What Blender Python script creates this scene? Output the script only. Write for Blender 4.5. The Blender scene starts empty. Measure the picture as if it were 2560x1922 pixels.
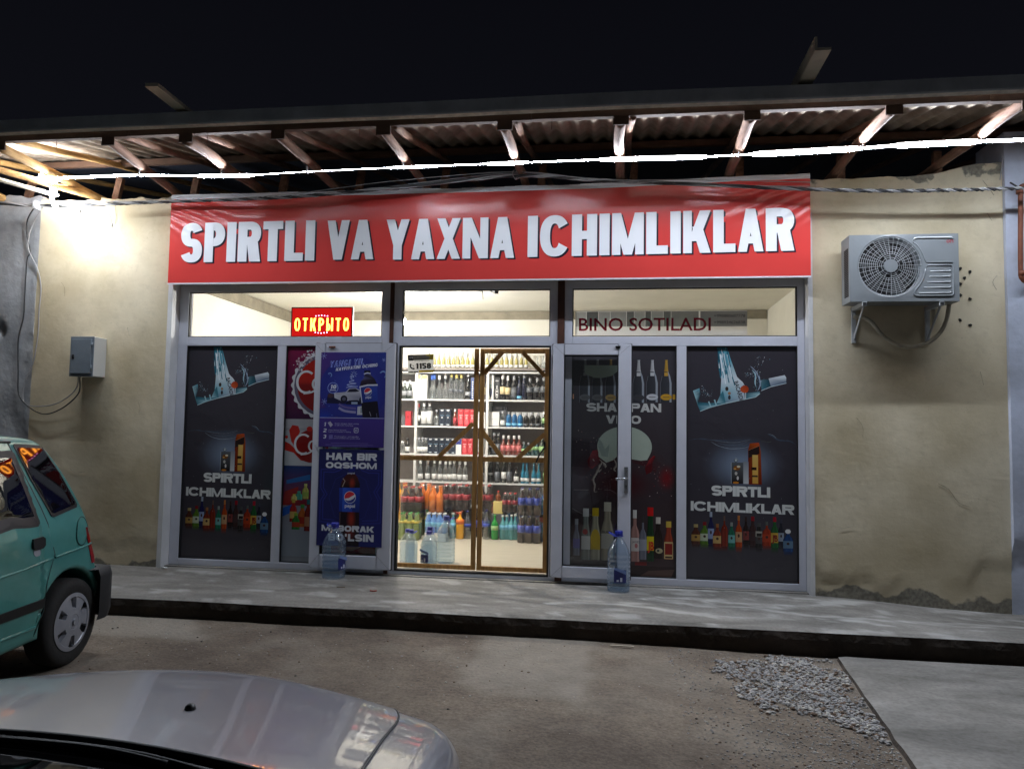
import bpy, bmesh, math, random
from math import sin, cos, pi, radians, sqrt, atan2
from mathutils import Vector, Matrix, noise
from mathutils.geometry import tessellate_polygon, delaunay_2d_cdt

random.seed(7)
SC = bpy.context.scene
COL = SC.collection

# ------------------------------------------------------------------ camera
def camera():
    cd = bpy.data.cameras.new('camera')
    co = bpy.data.objects.new('camera', cd)
    COL.objects.link(co)
    yaw, pitch, roll = radians(7.71), radians(3.6), radians(.93)
    f = Vector((-sin(yaw)*cos(pitch), cos(yaw)*cos(pitch), sin(pitch)))
    r0 = f.cross(Vector((0, 0, 1))).normalized()
    u0 = r0.cross(f)
    r = cos(roll)*r0 + sin(roll)*u0
    u = -sin(roll)*r0 + cos(roll)*u0
    m = Matrix((r, u, -f)).transposed().to_4x4()
    m.translation = Vector((2.016, -6.868, 1.334))
    co.matrix_world = m
    cd.sensor_fit = 'HORIZONTAL'
    cd.sensor_width = 36
    cd.lens = 1850/2560*36
    cd.clip_start = .02
    cd.clip_end = 500
    SC.camera = co
camera()

# ------------------------------------------------------------------ night sky, exposure
def world():
    w = bpy.data.worlds.new('World')
    SC.world = w
    w.use_nodes = True
    nt = w.node_tree
    bg = nt.nodes['Background']
    tc = nt.nodes.new('ShaderNodeTexCoord')
    sx = nt.nodes.new('ShaderNodeSeparateXYZ')
    cr = nt.nodes.new('ShaderNodeValToRGB')
    nt.links.new(tc.outputs['Generated'], sx.inputs[0])
    nt.links.new(sx.outputs['Z'], cr.inputs[0])
    cr.color_ramp.elements[0].position = 0
    cr.color_ramp.elements[0].color = (.05, .054, .06, 1)
    cr.color_ramp.elements[1].position = .75
    cr.color_ramp.elements[1].color = (.0011, .0011, .0019, 1)
    e = cr.color_ramp.elements.new(.30)
    e.color = (.0026, .0028, .0042, 1)
    nt.links.new(cr.outputs[0], bg.inputs[0])
    bg.inputs[1].default_value = 1.0
world()
SC.view_settings.view_transform = 'Standard'
SC.view_settings.look = 'None'
SC.view_settings.exposure = 0.74
SC.view_settings.gamma = 1.0
SC.view_settings.use_curve_mapping = False
SC.cycles.use_denoising = True
SC.cycles.transparent_max_bounces = 24
SC.cycles.max_bounces = 8
SC.cycles.diffuse_bounces = 4
SC.cycles.glossy_bounces = 4
SC.cycles.transmission_bounces = 6
SC.cycles.sample_clamp_indirect = 6.0
SC.cycles.caustics_reflective = False
SC.cycles.caustics_refractive = False
LED_POWER = 6.6
BULB_POWER = 2.5

# ------------------------------------------------------------------ helpers
def lin(c):
    c = c/255.0
    return c/12.92 if c <= .04045 else ((c+.055)/1.055)**2.4
def S(r, g, b):
    return (lin(r), lin(g), lin(b), 1)
M = {}
def mat(name, base, rough=.6, noise_=None, bump=None, metal=0, coat=0, spec=.5, col2=None, stretch=None, emit=None, aniso=None):
    """noise_ = (scale, amount 0..1); bump = (scale, distance)"""
    m = bpy.data.materials.new(name)
    m.use_nodes = True
    nt = m.node_tree
    b = nt.nodes['Principled BSDF']
    b.inputs['Base Color'].default_value = base
    b.inputs['Roughness'].default_value = rough
    b.inputs['Metallic'].default_value = metal
    b.inputs['Coat Weight'].default_value = coat
    b.inputs['Coat Roughness'].default_value = .04
    b.inputs['Specular IOR Level'].default_value = spec
    vec = None
    if noise_ or bump:
        tc = nt.nodes.new('ShaderNodeTexCoord')
        mp = nt.nodes.new('ShaderNodeMapping')
        nt.links.new(tc.outputs['Object'], mp.inputs[0])
        if stretch:
            mp.inputs['Scale'].default_value = stretch
        vec = mp.outputs[0]
    if noise_:
        n1 = nt.nodes.new('ShaderNodeTexNoise')
        n1.inputs['Scale'].default_value = noise_[0]
        n1.inputs['Detail'].default_value = 8
        n1.inputs['Roughness'].default_value = .62
        nt.links.new(vec, n1.inputs[0])
        cr = nt.nodes.new('ShaderNodeValToRGB')
        cr.color_ramp.elements[0].position = .3
        cr.color_ramp.elements[1].position = .7
        a = noise_[1]
        c2 = col2 or tuple(x*(1-a) for x in base[:3])+(1,)
        cr.color_ramp.elements[0].color = c2
        cr.color_ramp.elements[1].color = tuple(min(1, x*(1+a*.35)) for x in base[:3])+(1,)
        nt.links.new(n1.outputs[0], cr.inputs[0])
        nt.links.new(cr.outputs[0], b.inputs['Base Color'])
    if bump:
        n2 = nt.nodes.new('ShaderNodeTexNoise')
        n2.inputs['Scale'].default_value = bump[0]
        n2.inputs['Detail'].default_value = 6
        nt.links.new(vec, n2.inputs[0])
        bp = nt.nodes.new('ShaderNodeBump')
        bp.inputs['Strength'].default_value = 1
        bp.inputs['Distance'].default_value = bump[1]
        nt.links.new(n2.outputs[0], bp.inputs['Height'])
        nt.links.new(bp.outputs[0], b.inputs['Normal'])
    M[name] = m
    return m

def mat_emit(name, col, strength):
    m = bpy.data.materials.new(name)
    m.use_nodes = True
    nt = m.node_tree
    nt.nodes.clear()
    e = nt.nodes.new('ShaderNodeEmission')
    o = nt.nodes.new('ShaderNodeOutputMaterial')
    e.inputs[0].default_value = col
    e.inputs[1].default_value = strength
    nt.links.new(e.outputs[0], o.inputs[0])
    M[name] = m
    return m

def mat_clear(name, tint=(1, 1, 1, 1), gloss=.08, rough=.03, diff=0.0, dcol=(.8, .85, .9, 1), bump=None, edge=.35):
    """thin clear sheet: transparent + facing-weighted gloss + a little diffuse haze"""
    m = bpy.data.materials.new(name)
    m.use_nodes = True
    nt = m.node_tree
    nt.nodes.clear()
    o = nt.nodes.new('ShaderNodeOutputMaterial')
    t = nt.nodes.new('ShaderNodeBsdfTransparent')
    t.inputs[0].default_value = tint
    g = nt.nodes.new('ShaderNodeBsdfGlossy')
    g.inputs['Roughness'].default_value = rough
    lw = nt.nodes.new('ShaderNodeLayerWeight')
    lw.inputs[0].default_value = .25
    mr = nt.nodes.new('ShaderNodeMapRange')
    mr.inputs['To Min'].default_value = gloss
    mr.inputs['To Max'].default_value = max(gloss, edge)
    nt.links.new(lw.outputs['Facing'], mr.inputs[0])
    mx = nt.nodes.new('ShaderNodeMixShader')
    nt.links.new(mr.outputs[0], mx.inputs[0])
    src = t
    if diff > 0:
        d = nt.nodes.new('ShaderNodeBsdfDiffuse')
        d.inputs[0].default_value = dcol
        tr = nt.nodes.new('ShaderNodeBsdfTranslucent')
        tr.inputs[0].default_value = dcol
        m1 = nt.nodes.new('ShaderNodeMixShader')
        nt.links.new(d.outputs[0], m1.inputs[1])
        nt.links.new(tr.outputs[0], m1.inputs[2])
        m1.inputs[0].default_value = .5
        m2 = nt.nodes.new('ShaderNodeMixShader')
        m2.inputs[0].default_value = diff
        nt.links.new(t.outputs[0], m2.inputs[1])
        nt.links.new(m1.outputs[0], m2.inputs[2])
        src = m2
    nt.links.new(src.outputs[0], mx.inputs[1])
    nt.links.new(g.outputs[0], mx.inputs[2])
    if bump:
        tc = nt.nodes.new('ShaderNodeTexCoord')
        n2 = nt.nodes.new('ShaderNodeTexNoise')
        n2.inputs['Scale'].default_value = bump[0]
        n2.inputs['Detail'].default_value = 4
        nt.links.new(tc.outputs['Object'], n2.inputs[0])
        bp = nt.nodes.new('ShaderNodeBump')
        bp.inputs['Distance'].default_value = bump[1]
        nt.links.new(n2.outputs[0], bp.inputs['Height'])
        nt.links.new(bp.outputs[0], g.inputs['Normal'])
    nt.links.new(mx.outputs[0], o.inputs[0])
    M[name] = m
    return m

def mat_print(name, rough=.3, spec=.5, coat=0):
    """flat print: colours come from the mesh's Col attribute"""
    m = bpy.data.materials.new(name)
    m.use_nodes = True
    nt = m.node_tree
    b = nt.nodes['Principled BSDF']
    a = nt.nodes.new('ShaderNodeAttribute')
    a.attribute_name = 'Col'
    nt.links.new(a.outputs['Color'], b.inputs['Base Color'])
    b.inputs['Roughness'].default_value = rough
    b.inputs['Specular IOR Level'].default_value = spec
    b.inputs['Coat Weight'].default_value = coat
    b.inputs['Coat Roughness'].default_value = .03
    M[name] = m
    return m

class MB:
    """collects shapes, links them as one mesh object"""
    def __init__(s):
        s.v = []; s.f = []; s.mi = []; s.sm = []
    def add(s, vs, fs, mi=0, smooth=False):
        n = len(s.v)
        s.v.extend([tuple(p) for p in vs])
        for f in fs:
            s.f.append(tuple(i+n for i in f)); s.mi.append(mi); s.sm.append(smooth)
        return s
    def box(s, x0, x1, y0, y1, z0, z1, mi=0, mtx=None):
        vs = [(x, y, z) for x in (x0, x1) for y in (y0, y1) for z in (z0, z1)]
        if mtx is not None:
            vs = [mtx @ Vector(p) for p in vs]
        return s.add(vs, [(0, 1, 3, 2), (4, 6, 7, 5), (0, 4, 5, 1), (2, 3, 7, 6), (0, 2, 6, 4), (1, 5, 7, 3)], mi)
    def bar(s, p, q, w, t, mi=0, up=(0, 0, 1)):
        """square bar from p to q, w across, t along up"""
        p, q = Vector(p), Vector(q)
        d = (q-p)
        L = d.length
        d.normalize()
        u = Vector(up)
        u = (u-d*u.dot(d))
        if u.length < 1e-4:
            u = Vector((1, 0, 0))
        u.normalize()
        r = d.cross(u)
        vs = [p+d*(L*a)+r*(w/2*b)+u*(t/2*c) for a in (0, 1) for b in (-1, 1) for c in (-1, 1)]
        return s.add(vs, [(0, 1, 3, 2), (4, 6, 7, 5), (0, 4, 5, 1), (2, 3, 7, 6), (0, 2, 6, 4), (1, 5, 7, 3)], mi)
    def tube(s, pts, r, n=8, mi=0, caps=True, smooth=True):
        pts = [Vector(p) for p in pts]
        rs = r if isinstance(r, (list, tuple)) else [r]*len(pts)
        prev = None
        rings = []
        for i, p in enumerate(pts):
            d = (pts[min(i+1, len(pts)-1)]-pts[max(i-1, 0)])
            if d.length < 1e-9:
                d = Vector((0, 0, 1))
            d.normalize()
            if prev is None:
                a = Vector((0, 0, 1)) if abs(d.z) < .9 else Vector((1, 0, 0))
                prev = (a-d*a.dot(d)).normalized()
            else:
                prev = (prev-d*prev.dot(d)).normalized()
            b = d.cross(prev)
            rings.append([p+(prev*cos(2*pi*k/n)+b*sin(2*pi*k/n))*rs[i] for k in range(n)])
        vs = [q for ring in rings for q in ring]
        fs = [(i*n+k, i*n+(k+1) % n, (i+1)*n+(k+1) % n, (i+1)*n+k) for i in range(len(rings)-1) for k in range(n)]
        s.add(vs, fs, mi, smooth)
        if caps:
            m = len(s.v)-len(vs)
            s.f.append(tuple(m+k for k in range(n))[::-1]); s.mi.append(mi); s.sm.append(False)
            e = m+(len(rings)-1)*n
            s.f.append(tuple(e+k for k in range(n))); s.mi.append(mi); s.sm.append(False)
        return s
    def lathe(s, prof, n=12, mi=0, c=(0, 0, 0), sx=1, sy=1, pw=2, smooth=True, mis=None):
        """prof = [(r, z)]; pw > 2 gives a squarish section"""
        vs = []
        for r, z in prof:
            for k in range(n):
                a = 2*pi*k/n
                ca, sa = cos(a), sin(a)
                q = (abs(ca)**pw+abs(sa)**pw)**(-1/pw)
                vs.append((c[0]+r*q*ca*sx, c[1]+r*q*sa*sy, c[2]+z))
        m = len(s.v)
        s.v.extend(vs)
        for i in range(len(prof)-1):
            for k in range(n):
                s.f.append((m+i*n+k, m+i*n+(k+1) % n, m+(i+1)*n+(k+1) % n, m+(i+1)*n+k))
                s.mi.append(mis[i] if mis else mi); s.sm.append(smooth)
        if prof[0][0] > 1e-5:
            s.f.append(tuple(m+k for k in range(n))[::-1]); s.mi.append(mis[0] if mis else mi); s.sm.append(False)
        if prof[-1][0] > 1e-5:
            e = m+(len(prof)-1)*n
            s.f.append(tuple(e+k for k in range(n))); s.mi.append(mis[-1] if mis else mi); s.sm.append(False)
        return s
    def prism(s, pts, y0, y1, mi=0):
        """polygon in x,z extruded from y0 (front) to y1"""
        n = len(pts)
        vs = [(x, y0, z) for x, z in pts]+[(x, y1, z) for x, z in pts]
        tri = tessellate_polygon([[Vector((x, z, 0)) for x, z in pts]])
        m = len(s.v)
        s.v.extend(vs)
        area = sum(pts[i][0]*pts[(i+1) % n][1]-pts[(i+1) % n][0]*pts[i][1] for i in range(n))
        for t in tri:
            a = pts[t[0]]; b = pts[t[1]]; c = pts[t[2]]
            cr = (b[0]-a[0])*(c[1]-a[1])-(b[1]-a[1])*(c[0]-a[0])
            t = t if cr > 0 else t[::-1]
            s.f.append(tuple(m+i for i in t)); s.mi.append(mi); s.sm.append(False)
            s.f.append(tuple(m+n+i for i in t[::-1])); s.mi.append(mi); s.sm.append(False)
        for i in range(n):
            j = (i+1) % n
            q = (m+i, m+n+i, m+n+j, m+j)
            s.f.append(q if area > 0 else q[::-1]); s.mi.append(mi); s.sm.append(False)
        return s
    def mesh(s, name, mats):
        me = bpy.data.meshes.new(name)
        me.from_pydata(s.v, [], s.f)
        for m in (mats if isinstance(mats, (list, tuple)) else [mats]):
            me.materials.append(M[m] if isinstance(m, str) else m)
        me.polygons.foreach_set('material_index', s.mi)
        me.polygons.foreach_set('use_smooth', s.sm)
        me.update()
        return me
    def build(s, name, mats, parent=None, loc=(0, 0, 0), rot=(0, 0, 0), bevel=0):
        me = s.mesh(name, mats)
        if bevel:
            bm = bmesh.new()
            bm.from_mesh(me)
            bmesh.ops.remove_doubles(bm, verts=bm.verts, dist=1e-5)
            ed = [e for e in bm.edges if len(e.link_faces) == 2 and e.calc_face_angle(0) > .6]
            bmesh.ops.bevel(bm, geom=ed, offset=bevel, segments=2, affect='EDGES', profile=.5)
            bm.to_mesh(me)
            bm.free()
        return link(name, me, parent, loc, rot)

def link(name, me, parent=None, loc=(0, 0, 0), rot=(0, 0, 0)):
    o = bpy.data.objects.new(name, me)
    COL.objects.link(o)
    o.location = loc
    o.rotation_euler = rot
    if parent:
        o.parent = parent
    return o

def tag(o, label=None, cat=None, group=None, kind=None):
    if label: o['label'] = label
    if cat: o['category'] = cat
    if group: o['group'] = group
    if kind: o['kind'] = kind
    return o

def thing(name, label, cat, loc=(0, 0, 0), rot=(0, 0, 0), group=None):
    return tag(link(name, None, None, loc, rot), label, cat, group)

def copy_tree(o, parent=None):
    c = o.copy()
    COL.objects.link(c)
    if parent:
        c.parent = parent
    for ch in list(o.children):
        copy_tree(ch, c)
    return c

def smooth_path(pts, n=6):
    """Catmull-Rom through the points"""
    P = [Vector(p) for p in pts]
    out = []
    for i in range(len(P)-1):
        a, b, c, d = P[max(i-1, 0)], P[i], P[i+1], P[min(i+2, len(P)-1)]
        for k in range(n):
            t = k/n
            out.append(.5*((2*b)+(c-a)*t+(2*a-5*b+4*c-d)*t*t+(3*b-a-3*c+d)*t**3))
    out.append(P[-1])
    return out

def nz(x, y, z=0, s=1.0):
    return noise.noise(Vector((x*s, y*s, z*s)))
def fbm(x, y, z=0, s=1.0, o=4):
    return noise.fractal(Vector((x*s, y*s, z*s)), 1.0, 2.0, o)
def sstep(a, b, x):
    t = max(0, min(1, (x-a)/(b-a)))
    return t*t*(3-2*t)
# ------------------------------------------------------------------ flat print (posters, lettering)
class Art:
    """2-D print: coloured polygons layered in x,z, built as one mesh that faces -Y"""
    def __init__(s):
        s.p = []; s.ly = []; s.L = 0; s.hold = False
    def poly(s, pts, col, cols=None):
        s.p.append((list(pts), cols if cols else [col]*len(pts)))
        if not s.hold:
            s.L += 1
        s.ly.append(s.L)
        return s
    def one(s):
        s.L += 1; s.hold = True
    def end(s):
        s.hold = False
    def rect(s, x0, z0, x1, z1, col, col_top=None, col_right=None):
        c = [col, col_right or col, col_right or col_top or col, col_top or col]
        return s.poly([(x0, z0), (x1, z0), (x1, z1), (x0, z1)], col, c)
    def ell(s, cx, cz, rx, rz, col, n=24, col2=None):
        pts = [(cx+rx*cos(2*pi*k/n), cz+rz*sin(2*pi*k/n)) for k in range(n)]
        if col2:
            cs = [tuple(a+(b-a)*(.5+.5*cos(2*pi*k/n+2.4)) for a, b in zip(col, col2)) for k in range(n)]
            return s.poly(pts, col, cs)
        return s.poly(pts, col)
    def glow(s, cx, cz, rx, rz, c_in, c_out, n=28):
        s.one()
        for k in range(n):
            a, b = 2*pi*k/n, 2*pi*(k+1)/n
            fr = [0, .2, .4, .6, .8, 1.0]
            K = [tuple(o+(i-o)*(1-f)**2*(1+2*f) for i, o in zip(c_in[:3], c_out[:3])) for f in fr]
            for j in range(5):
                f, g = fr[j], fr[j+1]
                q = [(cx+rx*g*cos(a), cz+rz*g*sin(a)), (cx+rx*g*cos(b), cz+rz*g*sin(b))]
                if j == 0:
                    s.poly([(cx, cz)]+q, c_in, [K[0], K[1], K[1]])
                else:
                    s.poly([(cx+rx*f*cos(a), cz+rz*f*sin(a))]+q+[(cx+rx*f*cos(b), cz+rz*f*sin(b))], c_in, [K[j], K[j+1], K[j+1], K[j]])
        s.end()
        return s
    def ring(s, cx, cz, rx, rz, tx, tz, a0, a1, col, n=22, pw=2.0):
        """elliptic band from a0 to a1 degrees"""
        def pt(a, ax, az):
            ca, sa = cos(a), sin(a)
            q = (abs(ca)**pw+abs(sa)**pw)**(-1/pw)
            return (cx+ax*q*ca, cz+az*q*sa)
        A = [radians(a0+(a1-a0)*k/n) for k in range(n+1)]
        s.one()
        for k in range(n):
            s.poly([pt(A[k], rx, rz), pt(A[k+1], rx, rz), pt(A[k+1], rx-tx, rz-tz), pt(A[k], rx-tx, rz-tz)], col)
        s.end()
        return s
    def line(s, pts, w, col):
        P = [Vector(p) for p in pts]
        for i in range(len(P)-1):
            d = (P[i+1]-P[i])
            if d.length < 1e-9:
                continue
            nn = Vector((-d.y, d.x)).normalized()*w/2
            e = d.normalized()*w*.3
            s.poly([P[i]-nn-e, P[i+1]-nn+e, P[i+1]+nn+e, P[i]+nn-e], col)
        return s
    def swoosh(s, pts, w, col, n=7, col2=None):
        """brush stroke that swells in the middle and fades to nothing at the ends"""
        P = [Vector((p.x, p.y)) for p in smooth_path([(a, b, 0) for a, b in pts], n)]
        L = len(P)-1
        s.one()
        for i in range(L):
            d = (P[min(i+2, L)]-P[max(i-1, 0)]).normalized()
            q = Vector((-d.y, d.x))
            a = w/2*sin(pi*i/L)**.8*(.7+.5*nz(i*.7, w*900, 0)); b = w/2*sin(pi*(i+1)/L)**.8*(.7+.5*nz((i+1)*.7, w*900, 0))
            c2 = col2 or col
            s.poly([P[i]-q*a, P[i+1]-q*b, P[i+1]+q*b, P[i]+q*a], col, [c2, c2, col, col])
        s.end()
        return s
    def curve(s, pts, w, col, n=6):
        return s.line([(p.x, p.y) for p in smooth_path([(a, b, 0) for a, b in pts], n)], w, col)
    def glyph(s, ch, x, z, w, h, t, u, col, pw=2.3):
        """heavy sans letter; t = stem width, u = bar height"""
        td = min(t, w*.315)
        R = lambda a, b, c, d: s.rect(x+a, z+b, x+c, z+d, col)
        P = lambda b0, b1, top0, top1, z0=0, z1=h: s.poly([(x+b0, z+z0), (x+b1, z+z0), (x+top1, z+z1), (x+top0, z+z1)], col)
        G = lambda cx, cz, rx, rz, a0, a1, n=20: s.ring(x+cx, z+cz, rx, rz, t, u, a0, a1, col, n, pw)
        if ch == 'I': R(0, 0, t, h)
        elif ch == 'L': R(0, 0, t, h); R(t, 0, w, u)
        elif ch == 'T': R(0, h-u, w, h); R(w/2-t/2, 0, w/2+t/2, h-u)
        elif ch == 'H': R(0, 0, t, h); R(w-t, 0, w, h); R(t, h/2-u/2, w-t, h/2+u/2)
        elif ch == 'E': R(0, 0, t, h); R(t, 0, w, u); R(t, h/2-u/2, w*.93, h/2+u/2); R(t, h-u, w, h)
        elif ch == 'F': R(0, 0, t, h); R(t, h/2-u/2, w*.93, h/2+u/2); R(t, h-u, w, h)
        elif ch == 'N': R(0, 0, td, h); R(w-td, 0, w, h); P(w-td*1.1, w, 0, td*1.1)
        elif ch == 'M':
            R(0, 0, td*.85, h); R(w-td*.85, 0, w, h); P(w/2-td*.42, w/2+td*.42, 0, td*.9); P(w/2-td*.42, w/2+td*.42, w-td*.9, w)
        elif ch == 'V': P(w/2-td*.6, w/2+td*.6, 0, td*1.14); P(w/2-td*.6, w/2+td*.6, w-td*1.14, w)
        elif ch == 'A':
            P(0, td*1.1, w/2-td*.6, w/2+td*.6); P(w-td*1.1, w, w/2-td*.6, w/2+td*.6); R(w*.26, h*.19, w*.74, h*.19+u*.85)
        elif ch == 'X': P(0, td*1.12, w-td*1.12, w); P(w-td*1.12, w, 0, td*1.12)
        elif ch == 'Y':
            R(w/2-t*.45, 0, w/2+t*.45, h*.45); P(w/2-td*.6, w/2+td*.6, 0, td*1.14, h*.36); P(w/2-td*.6, w/2+td*.6, w-td*1.14, w, h*.36)
        elif ch == 'K': R(0, 0, td, h); P(td*.6, td*1.8, w-td*1.25, w, h*.28); P(w-td*1.25, w, td*1.05, td*2.2, 0, h*.62)
        elif ch == 'Z': R(0, 0, w, u); R(0, h-u, w, h); P(0, t*1.2, w-t*1.2, w, u, h-u)
        elif ch in 'OQ0':
            G(w/2, h/2, w/2, h/2, 0, 360, 36)
            if ch == 'Q': P(w*.72, w*1.0, w*.5, w*.72, -h*.04, h*.3)
        elif ch in 'CG':
            G(w/2, h/2, w/2, h/2, 34, 326, 30)
            if ch == 'G': R(w*.55, h*.5-u*.9, w, h*.5+.0*u); R(w-t, h*.14, w, h*.45)
        elif ch == 'U': R(0, w*.5, t, h); R(w-t, w*.5, w, h); G(w/2, w*.5, w/2, w*.5, 180, 360)
        elif ch == 'J': R(w-t, w*.5, w, h); G(w/2, w*.5, w/2, w*.5, 190, 360)
        elif ch in 'PR':
            b = h*.4 if ch == 'P' else h*.42
            r = (h-b)/2
            R(0, 0, t, h); R(t, h-u, w-r, h); R(t, b, w-r, b+u); G(w-r, b+r, r, r, -90, 90)
            if ch == 'R': P(w-t*1.2, w, w*.38, w*.38+t*1.2, 0, b+u*.5)
        elif ch == 'B':
            m_ = h*.5
            r1 = (h-m_+u/2)/2; r2 = (m_+u/2)/2
            R(0, 0, t, h); R(t, h-u, w-r1*1.05, h); R(t, m_-u/2, w-r2, m_+u/2); R(t, 0, w-r2, u)
            G(w-r1*1.05, h-r1, r1, r1, -90, 90); G(w-r2, r2, r2, r2, -90, 90)
        elif ch == 'D':
            R(0, 0, t, h); G(w*.45, h/2, w*.55, h/2, -90, 90); R(t, h-u, w*.45, h); R(t, 0, w*.45, u)
        elif ch == 'S':
            r = (h+u)/4
            G(w/2, h-r, w/2, r, 22, 270, 26); G(w/2, r, w/2, r, -158, 90, 26)
        elif ch == '1': R(w/2-t*.2, 0, w/2+t*.8, h); P(w*.0, w*.05, w/2-t*.2, w/2+t*.3, h*.62, h)
        elif ch == '2': G(w/2, h*.7, w/2, h*.3, -20, 170); P(0, t*1.3, w-t*1.2, w, u, h*.62); R(0, 0, w, u)
        elif ch == '3': r = (h+u)/4; G(w/2, h-r, w/2, r, -90, 160); G(w/2, r, w/2, r, -160, 90)
        elif ch == '5': R(0, h-u, w*.95, h); P(0, t*.9, w*.08, w*.08+t*.9, h*.48, h-u*.5); G(w/2, h*.32, w/2, h*.32, -155, 140)
        elif ch == '8': r = (h+u)/4; G(w/2, h-r, w*.47, r, 0, 360, 26); G(w/2, r, w/2, r, 0, 360, 26)
        elif ch == "'": R(w*.2, h*.62, w*.2+t*.8, h)
        elif ch == 'Ы':
            q = w*.62; r = h*.3
            R(0, 0, t, h); R(w-t, 0, w, h); R(t, 0, q-r, u); R(t, 2*r-u, q-r, 2*r); G(q-r, r, r, r, -90, 90)
        elif ch == 'n': R(0, 0, t, h); R(w-t, 0, w, h-w*.5); G(w/2, h-w*.5, w/2, w*.5, 0, 180)
        return s
    WID = {'I': 0, 'M': 1.3, 'W': 1.4, 'O': 1.08, 'Q': 1.08, 'C': 1.04, 'G': 1.08, "'": .45, ' ': .55, 'L': .88, '1': .7, 'Ы': 1.25, 'T': .95, 'J': .8}
    def text(s, txt, x0, z0, x1, z1, col, t=.24, u=.2, gap=.12, slant=0.0, shear=0.0):
        """txt fitted to the box; t,u,gap relative to the height; shear = rise per unit of x"""
        h = z1-z0
        T, U, Gp = t*h, u*h, gap*h
        ws = [s.WID.get(c, 1.0) for c in txt]
        fixed = sum(T for c in txt if c == 'I')+Gp*(len(txt)-1)
        k = ((x1-x0)-fixed)/max(1e-6, sum(w for c, w in zip(txt, ws) if c != 'I'))
        x = x0
        n0 = len(s.p)
        for c, w in zip(txt, ws):
            W = T if c == 'I' else w*k
            if c != ' ':
                s.glyph(c, x, z0, W, h, T, U, col)
            x += W+Gp
        if slant or shear:
            for i in range(n0, len(s.p)):
                pts, cs = s.p[i]
                s.p[i] = ([(a+(b-z0)*slant, b+(a-x0)*shear) for a, b in pts], cs)
        return s
    def font(s, txt, x0, z0, h, col, width=None, bold=0.0, shear=0.0):
        """thin lettering from Blender's built-in font"""
        c = bpy.data.curves.new('lettering', 'FONT')
        c.body = txt
        c.resolution_u = 3
        c.offset = bold
        o = bpy.data.objects.new('lettering', c)
        me = bpy.data.meshes.new_from_object(o)
        if len(me.vertices):
            xs = [v.co.x for v in me.vertices]
            X0, X1 = min(xs), max(xs)
            k = h/.7
            kx = width/(X1-X0) if width else k
            s.one()
            for p in me.polygons:
                pts = [((me.vertices[i].co.x-X0)*kx, me.vertices[i].co.y*k) for i in p.vertices]
                s.poly([(x0+a, z0+b+a*shear) for a, b in pts], col)
            s.end()
        bpy.data.objects.remove(o)
        bpy.data.curves.remove(c)
        bpy.data.meshes.remove(me)
        return s
    def bottle(s, x, z, w, h, body, cap, label=None, neck=.3, lab=(.15, .45), shoulder=.55, lab_w=1.0, dark=.35):
        """shaded bottle picture standing at z, centred on x"""
        K = lambda c, f: tuple(min(1, v*f) for v in c[:3])
        nk = w*neck/2
        prof = [(0, w*.48), (.02, w*.5), (shoulder, w*.5), (shoulder+.1, w*.4), (shoulder+.2, nk*1.1), (.86, nk)]
        s.one()
        for sgn0, sgn1, c0, c1 in ((-1, -.35, dark, 1.0), (-.35, .4, 1.0, .75), (.4, .75, .75, 1.5), (.75, 1, 1.5, dark)):
            for (a, ra), (b, rb) in zip(prof, prof[1:]):
                s.poly([(x+ra*sgn0, z+h*a), (x+ra*sgn1, z+h*a), (x+rb*sgn1, z+h*b), (x+rb*sgn0, z+h*b)], body,
                       [K(body, c0), K(body, c1), K(body, c1), K(body, c0)])
        s.end()
        s.rect(x-nk*1.15, z+h*.84, x+nk*1.15, z+h, K(cap, .8), col_right=K(cap, 1.1))
        if label:
            l0, l1 = lab
            s.rect(x-w*.48*lab_w, z+h*l0, x+w*.48*lab_w, z+h*l1, K(label, .75), col_right=K(label, 1.05))
        return s
    def disc(s, cx, cz, r, col, ang0, ang1, n=14):
        pts = [(cx+r*cos(radians(ang0+(ang1-ang0)*k/n)), cz+r*sin(radians(ang0+(ang1-ang0)*k/n))) for k in range(n+1)]
        return s.poly(pts, col)
    def emblem(s, cx, cz, r):
        """round red, white and blue drinks emblem"""
        s.ell(cx, cz, r, r, (.75, .75, .78))
        r *= .92
        up = [(cx+r*cos(radians(a)), cz+r*sin(radians(a))) for a in range(30, 206, 11)]
        s.poly(up+[(cx-r*.2, cz-r*.12), (cx+r*.3, cz+r*.18)], (.62, .03, .05))
        dn = [(cx+r*cos(radians(a)), cz+r*sin(radians(a))) for a in range(205, 371, 11)]
        s.poly(dn+[(cx+r*.62, cz-r*.25), (cx+r*.1, cz-r*.55), (cx-r*.4, cz-r*.62)], (.02, .04, .25))
        return s
    @staticmethod
    def cut(pts, cols, ax, lim, keep_less):
        out, oc = [], []
        n = len(pts)
        ok = lambda p: (p[ax] <= lim+1e-9) if keep_less else (p[ax] >= lim-1e-9)
        for i in range(n):
            a, b, ca, cb = pts[i], pts[(i+1) % n], cols[i], cols[(i+1) % n]
            if ok(a):
                out.append(a); oc.append(ca)
            if ok(a) != ok(b):
                t = (lim-a[ax])/(b[ax]-a[ax])
                out.append((a[0]+(b[0]-a[0])*t, a[1]+(b[1]-a[1])*t)); oc.append(tuple(x+(y-x)*t for x, y in zip(ca, cb)))
        return out, oc
    def clip(s, W, H):
        P, Lr = [], []
        for (pts, cols), l in zip(s.p, s.ly):
            cols = [tuple(c[:3]) for c in cols]
            for ax, lim, less in ((0, 0, False), (0, W, True), (1, 0, False), (1, H, True)):
                if len(pts) >= 3:
                    pts, cols = s.cut(pts, cols, ax, lim, less)
            if len(pts) >= 3:
                P.append((pts, cols)); Lr.append(l)
        s.p, s.ly = P, Lr
        return s
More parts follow.
